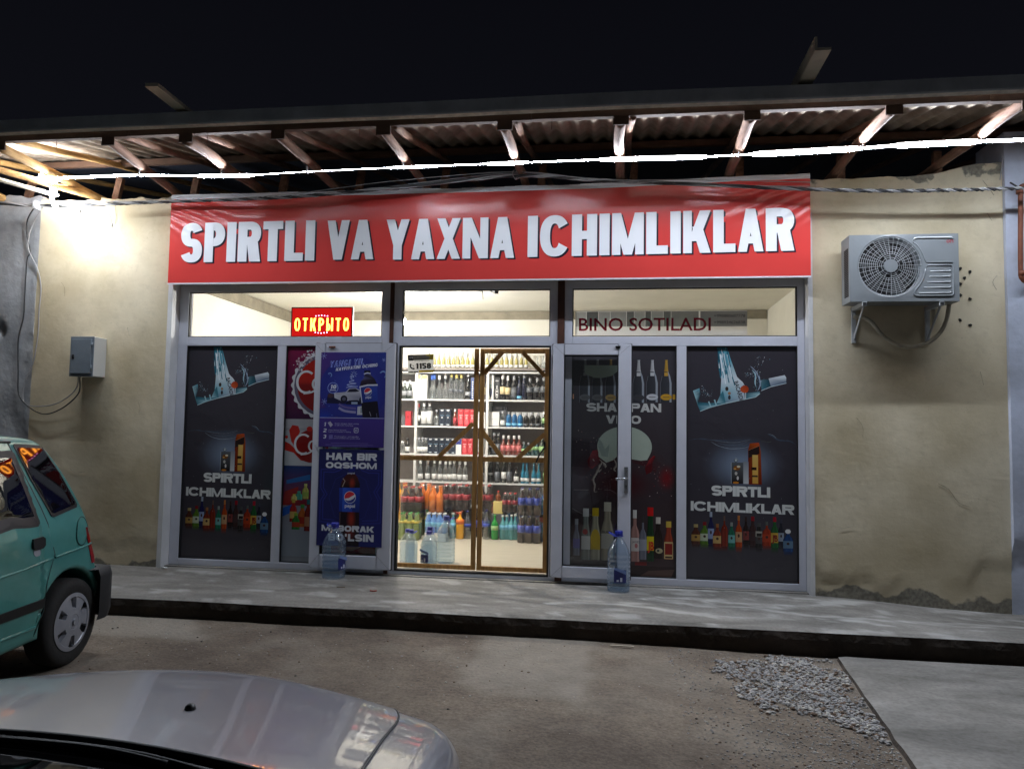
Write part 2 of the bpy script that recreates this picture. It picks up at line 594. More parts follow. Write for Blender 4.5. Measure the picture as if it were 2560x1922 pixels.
    def squash(s):
        """ink lies flat: a shape only sits above the shapes it really overlaps"""
        box = {}
        for (pts, _), l in zip(s.p, s.ly):
            x0, x1 = min(p[0] for p in pts), max(p[0] for p in pts)
            z0, z1 = min(p[1] for p in pts), max(p[1] for p in pts)
            b = box.get(l)
            box[l] = (x0, x1, z0, z1) if b is None else (min(b[0], x0), max(b[1], x1), min(b[2], z0), max(b[3], z1))
        done = []
        new = {}
        for l in sorted(box):
            b = box[l]
            k = 0
            for c, q in done:
                if q > k and c[0] < b[1] and b[0] < c[1] and c[2] < b[3] and b[2] < c[3]:
                    k = q
            new[l] = k+1
            done.append((b, k+1))
        s.ly = [new[l] for l in s.ly]
    def build(s, name, matname, parent=None, loc=(0, 0, 0), rot=(0, 0, 0), fold=None, step=.00003):
        s.squash()
        vs, fs, cs = [], [], []
        for i, (pts, cols) in enumerate(s.p):
            n = len(vs)
            y = -s.ly[i]*step
            vs.extend((a, y, b) for a, b in [(p[0], p[1]) for p in pts])
            cs.extend((c[0], c[1], c[2], 1) for c in cols)
            if len(pts) <= 3:
                tris = [tuple(range(len(pts)))]
            elif len(pts) == 4:
                tris = [(0, 1, 2, 3)]
            else:
                tris = tessellate_polygon([[Vector((p[0], p[1], 0)) for p in pts]])
            for t in tris:
                ar = sum(pts[t[k]][0]*pts[t[(k+1) % len(t)]][1]-pts[t[(k+1) % len(t)]][0]*pts[t[k]][1] for k in range(len(t)))
                fs.append(tuple(n+k for k in (t if ar > 0 else t[::-1])))
        if fold:
            vs = [(a, y+fold(a, b), b) for a, y, b in vs]
        me = bpy.data.meshes.new(name)
        me.from_pydata(vs, [], fs)
        at = me.color_attributes.new('Col', 'FLOAT_COLOR', 'POINT')
        at.data.foreach_set('color', [x for c in cs for x in c])
        me.materials.append(M[matname])
        me.update()
        return link(name, me, parent, loc, rot)
def C3(r, g, b):
    return (lin(r), lin(g), lin(b))
# ------------------------------------------------------------------ materials
mat('cream_plaster', S(206, 192, 158), .85, bump=(24, .0016))
def cream():
    """cream paint, worn to grey cement along the foot of the wall and the top edge"""
    m = M['cream_plaster']
    nt = m.node_tree
    b = nt.nodes['Principled BSDF']
    N, Lk = nt.nodes.new, nt.links.new
    tc = N('ShaderNodeTexCoord')
    n1 = N('ShaderNodeTexNoise'); n1.inputs['Scale'].default_value = 1.6; n1.inputs['Detail'].default_value = 7
    n2 = N('ShaderNodeTexNoise'); n2.inputs['Scale'].default_value = 4.2; n2.inputs['Detail'].default_value = 6
    n3 = N('ShaderNodeTexNoise'); n3.inputs['Scale'].default_value = 34; n3.inputs['Detail'].default_value = 6
    for n in (n1, n2, n3):
        Lk(tc.outputs['Object'], n.inputs[0])
    c1 = N('ShaderNodeValToRGB')
    c1.color_ramp.elements[0].position = .32; c1.color_ramp.elements[0].color = S(184, 170, 140)
    c1.color_ramp.elements[1].position = .68; c1.color_ramp.elements[1].color = S(218, 206, 180)
    Lk(n1.outputs[0], c1.inputs[0])
    sp = N('ShaderNodeSeparateXYZ'); Lk(tc.outputs['Object'], sp.inputs[0])
    def band(a, bb, amp):
        ad = N('ShaderNodeMath'); ad.operation = 'MULTIPLY_ADD'
        Lk(n2.outputs[0], ad.inputs[0]); ad.inputs[1].default_value = amp; Lk(sp.outputs['Z'], ad.inputs[2])
        r = N('ShaderNodeMapRange'); r.inputs['From Min'].default_value = a; r.inputs['From Max'].default_value = bb
        Lk(ad.outputs[0], r.inputs[0])
        return r.outputs[0]
    cg = N('ShaderNodeValToRGB')
    cg.color_ramp.elements[0].position = .35; cg.color_ramp.elements[0].color = S(112, 107, 97)
    cg.color_ramp.elements[1].position = .7; cg.color_ramp.elements[1].color = S(150, 145, 130)
    Lk(n3.outputs[0], cg.inputs[0])
    def mix(f, a, bb):
        x = N('ShaderNodeMix'); x.data_type = 'RGBA'
        Lk(f, x.inputs['Factor']); Lk(a, x.inputs['A']); Lk(bb, x.inputs['B'])
        return x.outputs['Result']
    foot = band(.225, .205, .36)
    top = band(3.93, 3.95, .6)
    k = mix(foot, c1.outputs[0], cg.outputs[0])
    k = mix(top, k, cg.outputs[0])
    n4 = N('ShaderNodeTexNoise'); n4.inputs['Scale'].default_value = 75; n4.inputs['Detail'].default_value = 3
    n5 = N('ShaderNodeTexNoise'); n5.inputs['Scale'].default_value = 9; n5.inputs['Detail'].default_value = 8; n5.inputs['Roughness'].default_value = .7
    Lk(tc.outputs['Object'], n4.inputs[0]); Lk(tc.outputs['Object'], n5.inputs[0])
    r4 = N('ShaderNodeMapRange'); r4.inputs['From Min'].default_value = .66; r4.inputs['From Max'].default_value = .74; r4.inputs['To Max'].default_value = .4
    r5 = N('ShaderNodeMapRange'); r5.inputs['From Min'].default_value = .5; r5.inputs['From Max'].default_value = .72; r5.inputs['To Max'].default_value = .2
    Lk(n4.outputs[0], r4.inputs[0]); Lk(n5.outputs[0], r5.inputs[0])
    dk = N('ShaderNodeRGB'); dk.outputs[0].default_value = S(142, 130, 106)
    k = mix(r4.outputs[0], k, dk.outputs[0])
    k = mix(r5.outputs[0], k, dk.outputs[0])
    Lk(k, b.inputs['Base Color'])
    # trowel strokes under the fine grain
    n6 = N('ShaderNodeTexNoise'); n6.inputs['Scale'].default_value = 5; n6.inputs['Detail'].default_value = 4; n6.inputs['Distortion'].default_value = 1.2
    mp = N('ShaderNodeMapping'); mp.inputs['Scale'].default_value = (1, 1, 2.2); mp.inputs['Rotation'].default_value = (0, .5, 0)
    Lk(tc.outputs['Object'], mp.inputs[0]); Lk(mp.outputs[0], n6.inputs[0])
    b6 = N('ShaderNodeBump'); b6.inputs['Distance'].default_value = .0016
    Lk(n6.outputs[0], b6.inputs['Height'])
    old = b.inputs['Normal'].links[0].from_node
    Lk(b6.outputs[0], old.inputs['Normal'])
cream()
mat('grey_cement', S(178, 181, 186), .9, noise_=(2.6, .3), bump=(14, .009), col2=S(140, 143, 148))
mat('blue_white_paint', S(205, 212, 232), .7, noise_=(2.2, .16), bump=(18, .004), col2=S(170, 176, 190))
mat('white_reveal', S(214, 214, 216), .75, noise_=(4, .15), bump=(20, .003))
mat('pvc_white', S(208, 210, 222), .32, noise_=(5, .08), spec=.45)
mat('pvc_dirty', S(190, 190, 192), .55, noise_=(9, .3), col2=S(120, 116, 108))
mat('gasket_black', S(22, 22, 24), .6)
mat('steel_post', S(80, 48, 36), .55, noise_=(14, .4))
mat('concrete', S(146, 141, 133), .88, bump=(9, .006))
mat('timber', S(138, 104, 84), .85, noise_=(5, .45), bump=(22, .004), stretch=(6, .8, 6), col2=S(94, 68, 54))
mat('timber_lit', S(205, 165, 105), .8, noise_=(5, .4), bump=(22, .004), stretch=(6, .8, 6), col2=S(150, 108, 60))  # timber colour brightened as if lit by the hanging LED bundle
mat('timber_dark', S(104, 78, 62), .85, noise_=(8, .3))
mat('board_white', S(196, 186, 168), .75, noise_=(9, .2))
mat('door_timber', S(172, 130, 74), .55, noise_=(4, .4), stretch=(9, 9, 1.2), col2=S(128, 90, 44))
mat('corrugated', S(176, 162, 146), .8, noise_=(3, .35), col2=S(105, 92, 80))
mat('attic_dark', S(66, 74, 96), .9)
mat('fascia_metal', S(176, 180, 186), .5, noise_=(4, .3))
mat('fascia_lip', S(226, 216, 204), .6, noise_=(14, .3))  # lip coloured paler than the fascia to show light from below
mat('metal_white', S(184, 188, 192), .38, noise_=(6, .05), spec=.5)
mat('metal_ac', S(122, 127, 131), .4, noise_=(6, .06), spec=.5)
mat('ac_dark', S(20, 21, 24), .6)
mat('ac_fin', S(92, 94, 98), .5, metal=.5)
mat('hose_tape', S(176, 168, 150), .8, noise_=(14, .25))
mat('grey_box', S(118, 128, 138), .45, noise_=(10, .12))
mat('box_side', S(205, 206, 204), .5)
mat('cable_black', S(46, 46, 48), .5)
mat('cable_grey', S(150, 150, 152), .45)
mat('rust_pipe', S(122, 66, 42), .6, noise_=(16, .35))
mat('black_plastic', S(20, 20, 22), .45)
mat('dark_hole', S(30, 27, 24), .95)
mat('chrome', S(205, 208, 214), .18, metal=.9)
mat('banner_vinyl', S(220, 70, 66), .24, noise_=(1.2, .08), spec=.6, bump=(2.2, .004))
mat('vinyl_white', S(225, 226, 232), .35)
mat_print('print_vinyl', .3)
mat_print('print_film', .22, .5)
def film_bubbles():
    """trapped air and creases under the window film"""
    nt = M['print_film'].node_tree
    tc = nt.nodes.new('ShaderNodeTexCoord')
    n = nt.nodes.new('ShaderNodeTexNoise')
    n.inputs['Scale'].default_value = 4; n.inputs['Detail'].default_value = 5; n.inputs['Distortion'].default_value = .8
    bp = nt.nodes.new('ShaderNodeBump')
    bp.inputs['Distance'].default_value = .006
    nt.links.new(tc.outputs['Object'], n.inputs[0]); nt.links.new(n.outputs[0], bp.inputs['Height']); nt.links.new(bp.outputs[0], nt.nodes['Principled BSDF'].inputs['Normal'])
    nt.nodes['Principled BSDF'].inputs['Roughness'].default_value = .16
film_bubbles()
mat_print('print_paper', .45, .4)
def notice_paper():
    """thin paper: lets some of the shop light through"""
    m = mat_print('print_notice', .5, .3)
    nt = m.node_tree
    b = nt.nodes['Principled BSDF']
    a = [n for n in nt.nodes if n.type == 'ATTRIBUTE'][0]
    t = nt.nodes.new('ShaderNodeBsdfTranslucent')
    nt.links.new(a.outputs['Color'], t.inputs[0])
    x = nt.nodes.new('ShaderNodeMixShader')
    x.inputs[0].default_value = .72
    nt.links.new(b.outputs[0], x.inputs[1]); nt.links.new(t.outputs[0], x.inputs[2])
    nt.links.new(x.outputs[0], nt.nodes['Material Output'].inputs[0])
notice_paper()
def sticker_paper():
    m = M['print_notice'].copy()
    M['print_sticker'] = m
    [n for n in m.node_tree.nodes if n.type == 'MIX_SHADER'][0].inputs[0].default_value = .22
sticker_paper()
mat_clear('glass', (.97, .98, .98, 1), .035, .0, edge=.28)
mat_clear('door_film', (.96, .965, .96, 1), .03, .09, diff=.035, bump=(7, .01), edge=.2)
mat_clear('shrink', (.985, .985, .99, 1), .055, .09, diff=.02, bump=(26, .008), edge=.4)
mat_clear('water_bottle', (.87, .93, .98, 1), .13, .06, diff=.15, dcol=(.5, .68, .92, 1), bump=(20, .004), edge=.55)  # extra haze in the plastic brightens bottles in the dim outside
mat_clear('water_bottle_lit', (.90, .95, .985, 1), .12, .05, diff=.05, dcol=(.6, .75, .95, 1), bump=(20, .006), edge=.5)  # same plastic with less haze, for bottles in the bright doorway
mat_clear('water_inside', (.86, .92, .97, 1), .03, .05, edge=.15)
mat_clear('bottle_clear', (.84, .87, .88, 1), .1, .04, diff=.14, dcol=(.55, .6, .62, 1), edge=.6)
mat_emit('led_dim', (.80, .89, 1, 1), 14*LED_POWER)
mat_emit('led_mid', (.80, .89, 1, 1), 26*LED_POWER)
mat_emit('led_hot', (.80, .88, 1, 1), 48*LED_POWER)
mat_emit('led_coil', (.9, .95, 1, 1), 19*LED_POWER)
mat('led_back', S(200, 200, 205), .5)
mat_emit('bulb_glow', (1, .965, .91, 1), 900*BULB_POWER)
mat_emit('sign_letters', (1, .34, .04, 1), 8)
mat_emit('sign_dots', (1, .35, .75, 1), 5)
mat_emit('sign_red', (1, .012, .008, 1), .42)  # panel glows by itself in place of the letters' light on it
mat('red_dark', S(60, 6, 6), .6)
mat('room_cream', S(236, 233, 222), .85, noise_=(2, .08), bump=(12, .004))
mat('room_grey', S(150, 142, 125), .85, noise_=(6, .3))
mat('room_floor', S(206, 198, 180), .5, noise_=(3, .14), stretch=(1, 6, 1))
mat('shelf_white', S(228, 228, 226), .4)
mat('shelf_back', S(134, 126, 122), .8, noise_=(3, .2))
def solid(name, rgb, rough=.35, **k):
    if name not in M:
        mat(name, S(*rgb), rough, **k)
    return name
# ------------------------------------------------------------------ the ground
GZ = -.14
def pave_z(x, y):
    return -.028+.03*sstep(-.6, -1.45, y)-.085*sstep(3.6, 5.4, x)*sstep(-1.35, -.3, y)+.004*fbm(x, y, 3, 1.1)

def concrete_material():
    m = M['concrete']
    nt = m.node_tree
    b = nt.nodes['Principled BSDF']
    N, Lk = nt.nodes.new, nt.links.new
    tc = N('ShaderNodeTexCoord')
    n1 = N('ShaderNodeTexNoise'); n1.inputs['Scale'].default_value = 1.3; n1.inputs['Detail'].default_value = 9; n1.inputs['Roughness'].default_value = .68
    n1.inputs['Distortion'].default_value = .5
    n2 = N('ShaderNodeTexNoise'); n2.inputs['Scale'].default_value = 45; n2.inputs['Detail'].default_value = 5
    mp = N('ShaderNodeMapping'); mp.inputs['Scale'].default_value = (1, 2.6, 1)
    Lk(tc.outputs['Object'], mp.inputs[0]); Lk(mp.outputs[0], n1.inputs[0]); Lk(tc.outputs['Object'], n2.inputs[0])
    c = N('ShaderNodeValToRGB')
    c.color_ramp.elements[0].position = .33; c.color_ramp.elements[0].color = S(98, 95, 90)
    c.color_ramp.elements[1].position = .7; c.color_ramp.elements[1].color = S(150, 146, 141)
    Lk(n1.outputs[0], c.inputs[0])
    x = N('ShaderNodeMix'); x.data_type = 'RGBA'; x.blend_type = 'MULTIPLY'; x.inputs['Factor'].default_value = .5
    c2 = N('ShaderNodeValToRGB')
    c2.color_ramp.elements[0].position = .3; c2.color_ramp.elements[0].color = (.55, .54, .52, 1)
    c2.color_ramp.elements[1].position = .6
    Lk(n2.outputs[0], c2.inputs[0]); Lk(c.outputs[0], x.inputs['A']); Lk(c2.outputs[0], x.inputs['B'])
    a = N('ShaderNodeAttribute'); a.attribute_name = 'Chalk'
    y = N('ShaderNodeMix'); y.data_type = 'RGBA'
    Lk(a.outputs['Fac'], y.inputs['Factor']); Lk(x.outputs['Result'], y.inputs['A']); y.inputs['B'].default_value = S(214, 213, 210)
    Lk(y.outputs['Result'], b.inputs['Base Color'])
concrete_material()
mat('kerb_shaded', S(66, 57, 50), .95, noise_=(7, .4), bump=(16, .02))  # brown kerb face, its colour darkened to keep it in shade
mat('ground', S(120, 104, 90), .95, bump=(30, .01))
def ground_material():
    m = M['ground']
    nt = m.node_tree
    b = nt.nodes['Principled BSDF']
    N, Lk = nt.nodes.new, nt.links.new
    tc = N('ShaderNodeTexCoord')
    n1 = N('ShaderNodeTexNoise'); n1.inputs['Scale'].default_value = .9; n1.inputs['Detail'].default_value = 9; n1.inputs['Roughness'].default_value = .65
    n2 = N('ShaderNodeTexNoise'); n2.inputs['Scale'].default_value = 60; n2.inputs['Detail'].default_value = 6; n2.inputs['Roughness'].default_value = .7
    Lk(tc.outputs['Object'], n1.inputs[0]); Lk(tc.outputs['Object'], n2.inputs[0])
    c = N('ShaderNodeValToRGB')
    c.color_ramp.elements[0].position = .34; c.color_ramp.elements[0].color = S(98, 86, 76)
    c.color_ramp.elements[1].position = .68; c.color_ramp.elements[1].color = S(138, 126, 112)
    Lk(n1.outputs[0], c.inputs[0])
    c2 = N('ShaderNodeValToRGB')
    c2.color_ramp.elements[0].position = .34; c2.color_ramp.elements[0].color = (.42, .4, .38, 1)
    c2.color_ramp.elements[1].position = .62; c2.color_ramp.elements[1].color = (1.08, 1.06, 1.03, 1)
    Lk(n2.outputs[0], c2.inputs[0])
    x = N('ShaderNodeMix'); x.data_type = 'RGBA'; x.blend_type = 'MULTIPLY'; x.inputs['Factor'].default_value = .75
    Lk(c.outputs[0], x.inputs['A']); Lk(c2.outputs[0], x.inputs['B'])
    n3 = N('ShaderNodeTexNoise'); n3.inputs['Scale'].default_value = 4.5; n3.inputs['Detail'].default_value = 9; n3.inputs['Roughness'].default_value = .72
    Lk(tc.outputs['Object'], n3.inputs[0])
    c3 = N('ShaderNodeValToRGB'); c3.color_ramp.elements[0].position = .36; c3.color_ramp.elements[0].color = (.66, .64, .62, 1); c3.color_ramp.elements[1].position = .6
    Lk(n3.outputs[0], c3.inputs[0])
    x3 = N('ShaderNodeMix'); x3.data_type = 'RGBA'; x3.blend_type = 'MULTIPLY'; x3.inputs['Factor'].default_value = .8
    Lk(x.outputs['Result'], x3.inputs['A']); Lk(c3.outputs[0], x3.inputs['B'])
    x = x3
    a = N('ShaderNodeAttribute'); a.attribute_name = 'Chalk'
    y = N('ShaderNodeMix'); y.data_type = 'RGBA'
    Lk(a.outputs['Fac'], y.inputs['Factor']); Lk(x.outputs['Result'], y.inputs['A']); y.inputs['B'].default_value = S(166, 160, 149)
    Lk(y.outputs['Result'], b.inputs['Base Color'])
ground_material()

def grid_obj(name, xs, ys, zf, matn, chalk=None, kind='structure'):
    nx, ny = len(xs), len(ys)
    vs = [(x, y, zf(x, y)) for y in ys for x in xs]
    fs = [(j*nx+i, j*nx+i+1, (j+1)*nx+i+1, (j+1)*nx+i) for j in range(ny-1) for i in range(nx-1)]
    me = bpy.data.meshes.new(name)
    me.from_pydata(vs, [], fs)
    if chalk:
        at = me.attributes.new('Chalk', 'FLOAT', 'POINT')
        at.data.foreach_set('value', [chalk(v[0], v[1]) for v in vs])
    me.materials.append(M[matn])
    me.polygons.foreach_set('use_smooth', [True]*len(fs))
    me.update()
    return tag(link(name, me), kind=kind)

def frange(a, b, n):
    return [a+(b-a)*i/n for i in range(n+1)]
def ground_z(x, y):
    return GZ-.028*sstep(1.6, 3.6, x)+.010*fbm(x, y, 0, .8)*sstep(-1.35, -2.2, y)+.004*fbm(x, y, 5, 5)
def ground_chalk(x, y):
    d = .06*fbm(x, y, 9, 4)
    a = sstep(1.05, 1.2, x+d)*sstep(1.93, 1.87, x+d*.5)*sstep(-2.75, -2.5, y+d*3)
    a *= .8+.25*fbm(x, y, 2, 7)
    b = sstep(-1.05, -1.25, x+.9*(y+1.5)+d*2)*sstep(-2.1, -1.9, y+d)*.85
    c = .25*sstep(.1, .5, fbm(x, y, 4, 1.6))
    return max(0, min(1, max(a*.42, b*.5, c*.6)))
gx = [-60, -30, -14, -8]+frange(-5, 6.5, 190)+[9, 14, 30, 60]
gy = [-70, -40, -20, -12]+frange(-8.5, -1.0, 130)+[6, 20, 60]
grid_obj('ground', gx, gy, ground_z, 'ground', ground_chalk)

def swirl(x, y):
    """chalky water marks dried on the pavement"""
    v = 0
    for cx, cy, rx, ry, a0, a1, w in ((2.55, -.62, .26, .16, -30, 170, .035), (3.25, -.33, .6, .26, 190, 350, .04), (2.95, -.6, .5, .1, 150, 330, .03),
                                      (3.9, -.75, .7, .22, 180, 330, .04), (1.95, -1.05, .5, .2, 10, 150, .045), (4.3, -.9, .5, .12, 190, 350, .03), (3.35, -1.05, .22, .09, 0, 360, .05)):
        dx, dy = (x-cx+.05*nz(x, y, 1, 5))/rx, (y-cy+.03*nz(x, y, 2, 6))/ry
        r = sqrt(dx*dx+dy*dy)
        a = math.degrees(atan2(dy, dx)) % 360
        inside = (a0 % 360 <= a <= a1 % 360) if a0 % 360 <= a1 % 360 else (a >= a0 % 360 or a <= a1 % 360)
        if inside:
            v = max(v, max(0, 1-abs(r-1)*min(rx, ry)/w)*(.55+.6*nz(x, y, 0, 9)))
    v = max(v, .5*sstep(.25, .55, fbm(x, y*2.2, 8, 1.9))*sstep(1.2, 2.6, x))
    v = max(v, .35*sstep(.3, .6, fbm(x, y*2, 3, 3.1)))
    return max(0, min(1, v*.8))

def pavement():
    xs = frange(-9, -3.2, 20)[:-1]+frange(-3.2, 5.8, 200)+[7, 9, 12]
    def edge(x):
        return -1.47+.012*nz(x, 0, 0, 1.3)+.008*nz(x, 1, 0, 9)
    n = 34
    ts = [i/n for i in range(n+1)]
    vs, fs, ch = [], [], []
    prof = [('t', t) for t in ts]+[('e', .25), ('e', .6), ('e', 1)]
    for k, t in prof:
        for x in xs:
            e = edge(x)
            if k == 't':
                y = .14+(e-.14)*t
                z = pave_z(x, y)-(.012 if t == 1 else 0)
                c = swirl(x, y)
            else:
                y = e-.012-.01*nz(x, t, 0, 8)
                z = pave_z(x, e)-.012-t*.20
                c = 0
            vs.append((x, y, z)); ch.append(c)
    nx = len(xs)
    mi = []
    for j in range(len(prof)-1):
        for i in range(nx-1):
            fs.append((j*nx+i, (j+1)*nx+i, (j+1)*nx+i+1, j*nx+i+1)); mi.append(0 if j < n else 1)
    me = bpy.data.meshes.new('pavement')
    me.from_pydata(vs, [], fs)
    at = me.attributes.new('Chalk', 'FLOAT', 'POINT')
    at.data.foreach_set('value', ch)
    me.materials.append(M['concrete']); me.materials.append(M['kerb_shaded'])
    me.polygons.foreach_set('material_index', mi)
    me.update()
    tag(link('pavement', me), kind='structure')
pavement()

def apron():
    """thin concrete slab on the ground at the right"""
    m = MB()
    top = GZ-.004
    def ex(y):
        return 3.54+(y+1.52)*.09+.012*nz(0, y, 0, 6)
    ys = frange(-1.53, -9, 60)
    xr = [0, .05, .3, .8, 1.6, 3, 5, 9]
    vs = [(ex(y)+d, y, top+.004*fbm(d, y, 0, 1.5)-(.006 if d == 0 else 0)) for y in ys for d in xr]
    n = len(xr)
    m.add(vs, [(j*n+i, (j+1)*n+i, (j+1)*n+i+1, j*n+i+1) for j in range(len(ys)-1) for i in range(n-1)], 0)
    vs = [(ex(y)-d, y, z) for y in ys for d, z in ((0, top-.006), (.012, GZ-.03))]
    m.add(vs, [(2*j, 2*j+1, 2*j+3, 2*j+2) for j in range(len(ys)-1)], 1)
    tag(m.build('concrete_apron', ['concrete', 'kerb_shaded']), kind='structure')
apron()

mat('stone_grey', S(160, 157, 156), .9, noise_=(9, .35))
mat('stone_pale', S(186, 182, 174), .9, noise_=(9, .25))
mat('stone_brown', S(120, 100, 84), .9, noise_=(9, .3))
mat('stone_dark', S(52, 48, 45), .9)
def stone(m, x, y, z, r, mi, rng):
    vs = []
    a0 = rng.random()*6
    n = 5
    fl = .5+.4*rng.random()
    for zz, rr in ((-.1, .8), (.45, 1.0), (.95, .5)):
        for k in range(n):
            a = a0+2*pi*k/n
            q = r*rr*(.7+.6*rng.random())
            vs.append((x+q*cos(a), y+q*sin(a)*.85, z+r*zz*fl))
    fs = [(i*n+k, i*n+(k+1) % n, (i+1)*n+(k+1) % n, (i+1)*n+k) for i in range(2) for k in range(n)]+[tuple(2*n+k for k in range(n))]
    m.add(vs, fs, mi)
def inside(p, poly):
    c = False
    j = len(poly)-1
    for i in range(len(poly)):
        if (poly[i][1] > p[1]) != (poly[j][1] > p[1]) and p[0] < (poly[j][0]-poly[i][0])*(p[1]-poly[i][1])/(poly[j][1]-poly[i][1])+poly[i][0]:
            c = not c
        j = i
    return c
def gravel():
    rng = random.Random(3)
    m = MB()
    poly = [(2.66, -1.78), (3.0, -1.6), (3.5, -1.57), (3.47, -2.3), (3.44, -2.9), (3.2, -2.75), (2.86, -2.45), (2.66, -2.15)]
    n = 0
    while n < 6500:
        x, y = rng.uniform(2.4, 3.5), rng.uniform(-3.5, -1.55)
        d = .2*fbm(x, y, 0, 4)
        w = inside((x+d, y+d), poly)
        if (w and rng.random() < .35+.5*nz(x, y, 4, 3.5)) or not w and rng.random() > .05+.25*sstep(-2.4, -3.2, y)*sstep(2.4, 3.3, x):
            continue
        if x > 3.54+(y+1.52)*.09-.02:
            continue
        r = rng.choice((.003, .004, .005, .006, .007, .009, .011, .015)) if w else rng.choice((.004, .005, .007))
        stone(m, x, y, ground_z(x, y)+(.006*rng.random() if w else 0), r, rng.choice((0, 0, 0, 0, 1, 2)), rng)
        n += 1
    tag(m.build('gravel', ['stone_grey', 'stone_pale', 'stone_brown']), 'patch of loose grey gravel between the kerb and the concrete apron', None, kind='stuff')
    m = MB()
    for i in range(700):
        x, y = rng.uniform(-3, 3.4), rng.uniform(-5.5, -1.55)
        if rng.random() < .5:
            x, y = rng.uniform(-2, 1.6), -1.55-abs(rng.gauss(0, .7))
        stone(m, x, y, ground_z(x, y), rng.choice((.002, .003, .003, .004, .005, .008)), rng.choice((0, 1, 2, 2, 1, 3)), rng)
    tag(m.build('pebbles', ['stone_grey', 'stone_pale', 'stone_brown', 'stone_dark']), 'small pebbles and crumbs scattered on the brown ground', None, kind='stuff')
gravel()
# ------------------------------------------------------------------ the shop building
shop = thing('shop_building', 'single storey shop with cream plaster walls and a white framed glass front', 'building')

def plaster_wall(name, x0, x1, ztop, yf, yb, matn, parent, z0=-.25, amp=.006, cell=.05, gouge=None):
    nx = max(2, int((x1-x0)/cell)); nz_ = 76
    xs = frange(x0, x1, nx)
    vs = []
    for j in range(nz_+1):
        for x in xs:
            t = j/nz_
            z = z0+(ztop(x)-z0)*t
            y = yf+amp*fbm(x, z, 1, 1.1)+amp*.35*fbm(x, z, 4, 6)
            if gouge:
                y += gouge(x, z)
            vs.append((x, y, z))
    n = nx+1
    m = MB()
    m.add(vs, [(j*n+i, j*n+i+1, (j+1)*n+i+1, (j+1)*n+i) for j in range(nz_) for i in range(nx)], 0, True)
    # top, sides, back
    top = [vs[nz_*n+i] for i in range(n)]
    m.add(top+[(p[0], yb, p[2]+.02*nz(p[0], 7, 0, 6)) for p in top], [(i, i+1, n+i+1, n+i) for i in range(nx)], 0)
    for i, fl in ((0, 0), (nx, 1)):
        e = [vs[j*n+i] for j in range(nz_+1)]
        q = [(p[0], yb, p[2]) for p in e]
        k = nz_+1
        m.add(e+q, [((j, j+1, k+j+1, k+j) if fl == 0 else (j, k+j, k+j+1, j+1)) for j in range(nz_)], 0)
    m.add([(x0, yb, z0), (x1, yb, z0), (x1, yb, ztop(x1)), (x0, yb, ztop(x0))], [(0, 3, 2, 1)], 0)
    return m.build(name, matn, parent)

def gouge_r(x, z):
    d = 0
    if z < .3:
        a = .02*sstep(.14, .05, z+.10*fbm(x, z, 2, 4)-.10*sstep(4.3, 3.76, x)+.04)
        d += a*sstep(4.6, 4.2, x+.3*nz(x, z, 1, 3))
        d += .012*sstep(.26, .16, z+.10*fbm(x, z, 6, 4)-.18*sstep(4.85, 5.25, x)+.10)*sstep(4.7, 5.1, x)
    return d
def gouge_l(x, z):
    return .010*sstep(.20, .17, z+.05*fbm(x, z, 2, 4))
plaster_wall('wall', -3.775, -2.30, lambda x: 3.60+.03*fbm(x, 0, 0, 5)+.02*nz(x, 0, 0, 14), -.15, .12, 'cream_plaster', shop, gouge=gouge_l, cell=.03)
plaster_wall('wall', 3.735, 5.315, lambda x: 3.60+.10*sstep(4.6, 5.2, x)+.02*fbm(x, 3, 0, 4), -.15, .12, 'cream_plaster', shop, gouge=gouge_r, cell=.028)
MB().box(-2.30, 3.735, -.128, .12, 2.742, 3.60).build('wall', 'cream_plaster', shop)
# plastered reveals beside the shop front
plaster_wall('reveal', -2.328, -2.281, lambda x: 3.3, -.158, .06, 'white_reveal', shop, z0=-.06, amp=.004, cell=.02)
plaster_wall('reveal', 3.715, 3.752, lambda x: 3.3, -.158, .06, 'white_reveal', shop, z0=-.08, amp=.004, cell=.02)
MB().box(-2.28, 3.714, -.10, .12, -.2, -.021).build('threshold', 'concrete', shop)

def frame_unit(rects, glasses, solid_bottom=None):
    """rects = frame members (x0,x1,z0,z1); glasses = glazed openings"""
    m = MB()
    for x0, x1, z0, z1 in rects:
        m.box(x0, x1, -.032, .04, z0, z1)
    f = m.build('window', 'pvc_white', shop, bevel=.004)
    g = MB()
    for x0, x1, z0, z1 in glasses:
        b = .009
        g.box(x0, x0+b, -.022, .012, z0, z1); g.box(x1-b, x1, -.022, .012, z0, z1)
        g.box(x0+b, x1-b, -.021, .011, z0, z0+b); g.box(x0+b, x1-b, -.021, .011, z1-b, z1)
    g.build('gasket', 'gasket_black', f)
    for x0, x1, z0, z1 in glasses:
        MB().box(x0+.002, x1-.002, -.002, .002, z0+.002, z1-.002).build('pane', 'glass', f)
    return f
T0, T1, R0, R1, B1 = 2.668, 2.738, 2.13, 2.217, .042
frame_unit([(-2.279, -2.184, -.02, T1), (-.182, -.101, -.02, T1), (-2.184, -.182, T0, T1), (-2.184, -.182, R0, R1), (-2.184, -.182, -.02, B1), (-1.229, -1.142, B1, R0)],
           [(-2.184, -.182, R1, T0), (-2.184, -1.229, B1, R0), (-1.142, -.182, B1, R0)])
frame_unit([(-.064, .0, -.02, R0), (-.064, .018, R0, T1), (1.452, 1.510, -.02, R0), (1.440, 1.510, R0, T1), (.018, 1.44, T0, T1), (.018, 1.44, R0, R1), (.0, 1.452, -.02, .012)],
           [(.018, 1.44, R1, T0)])
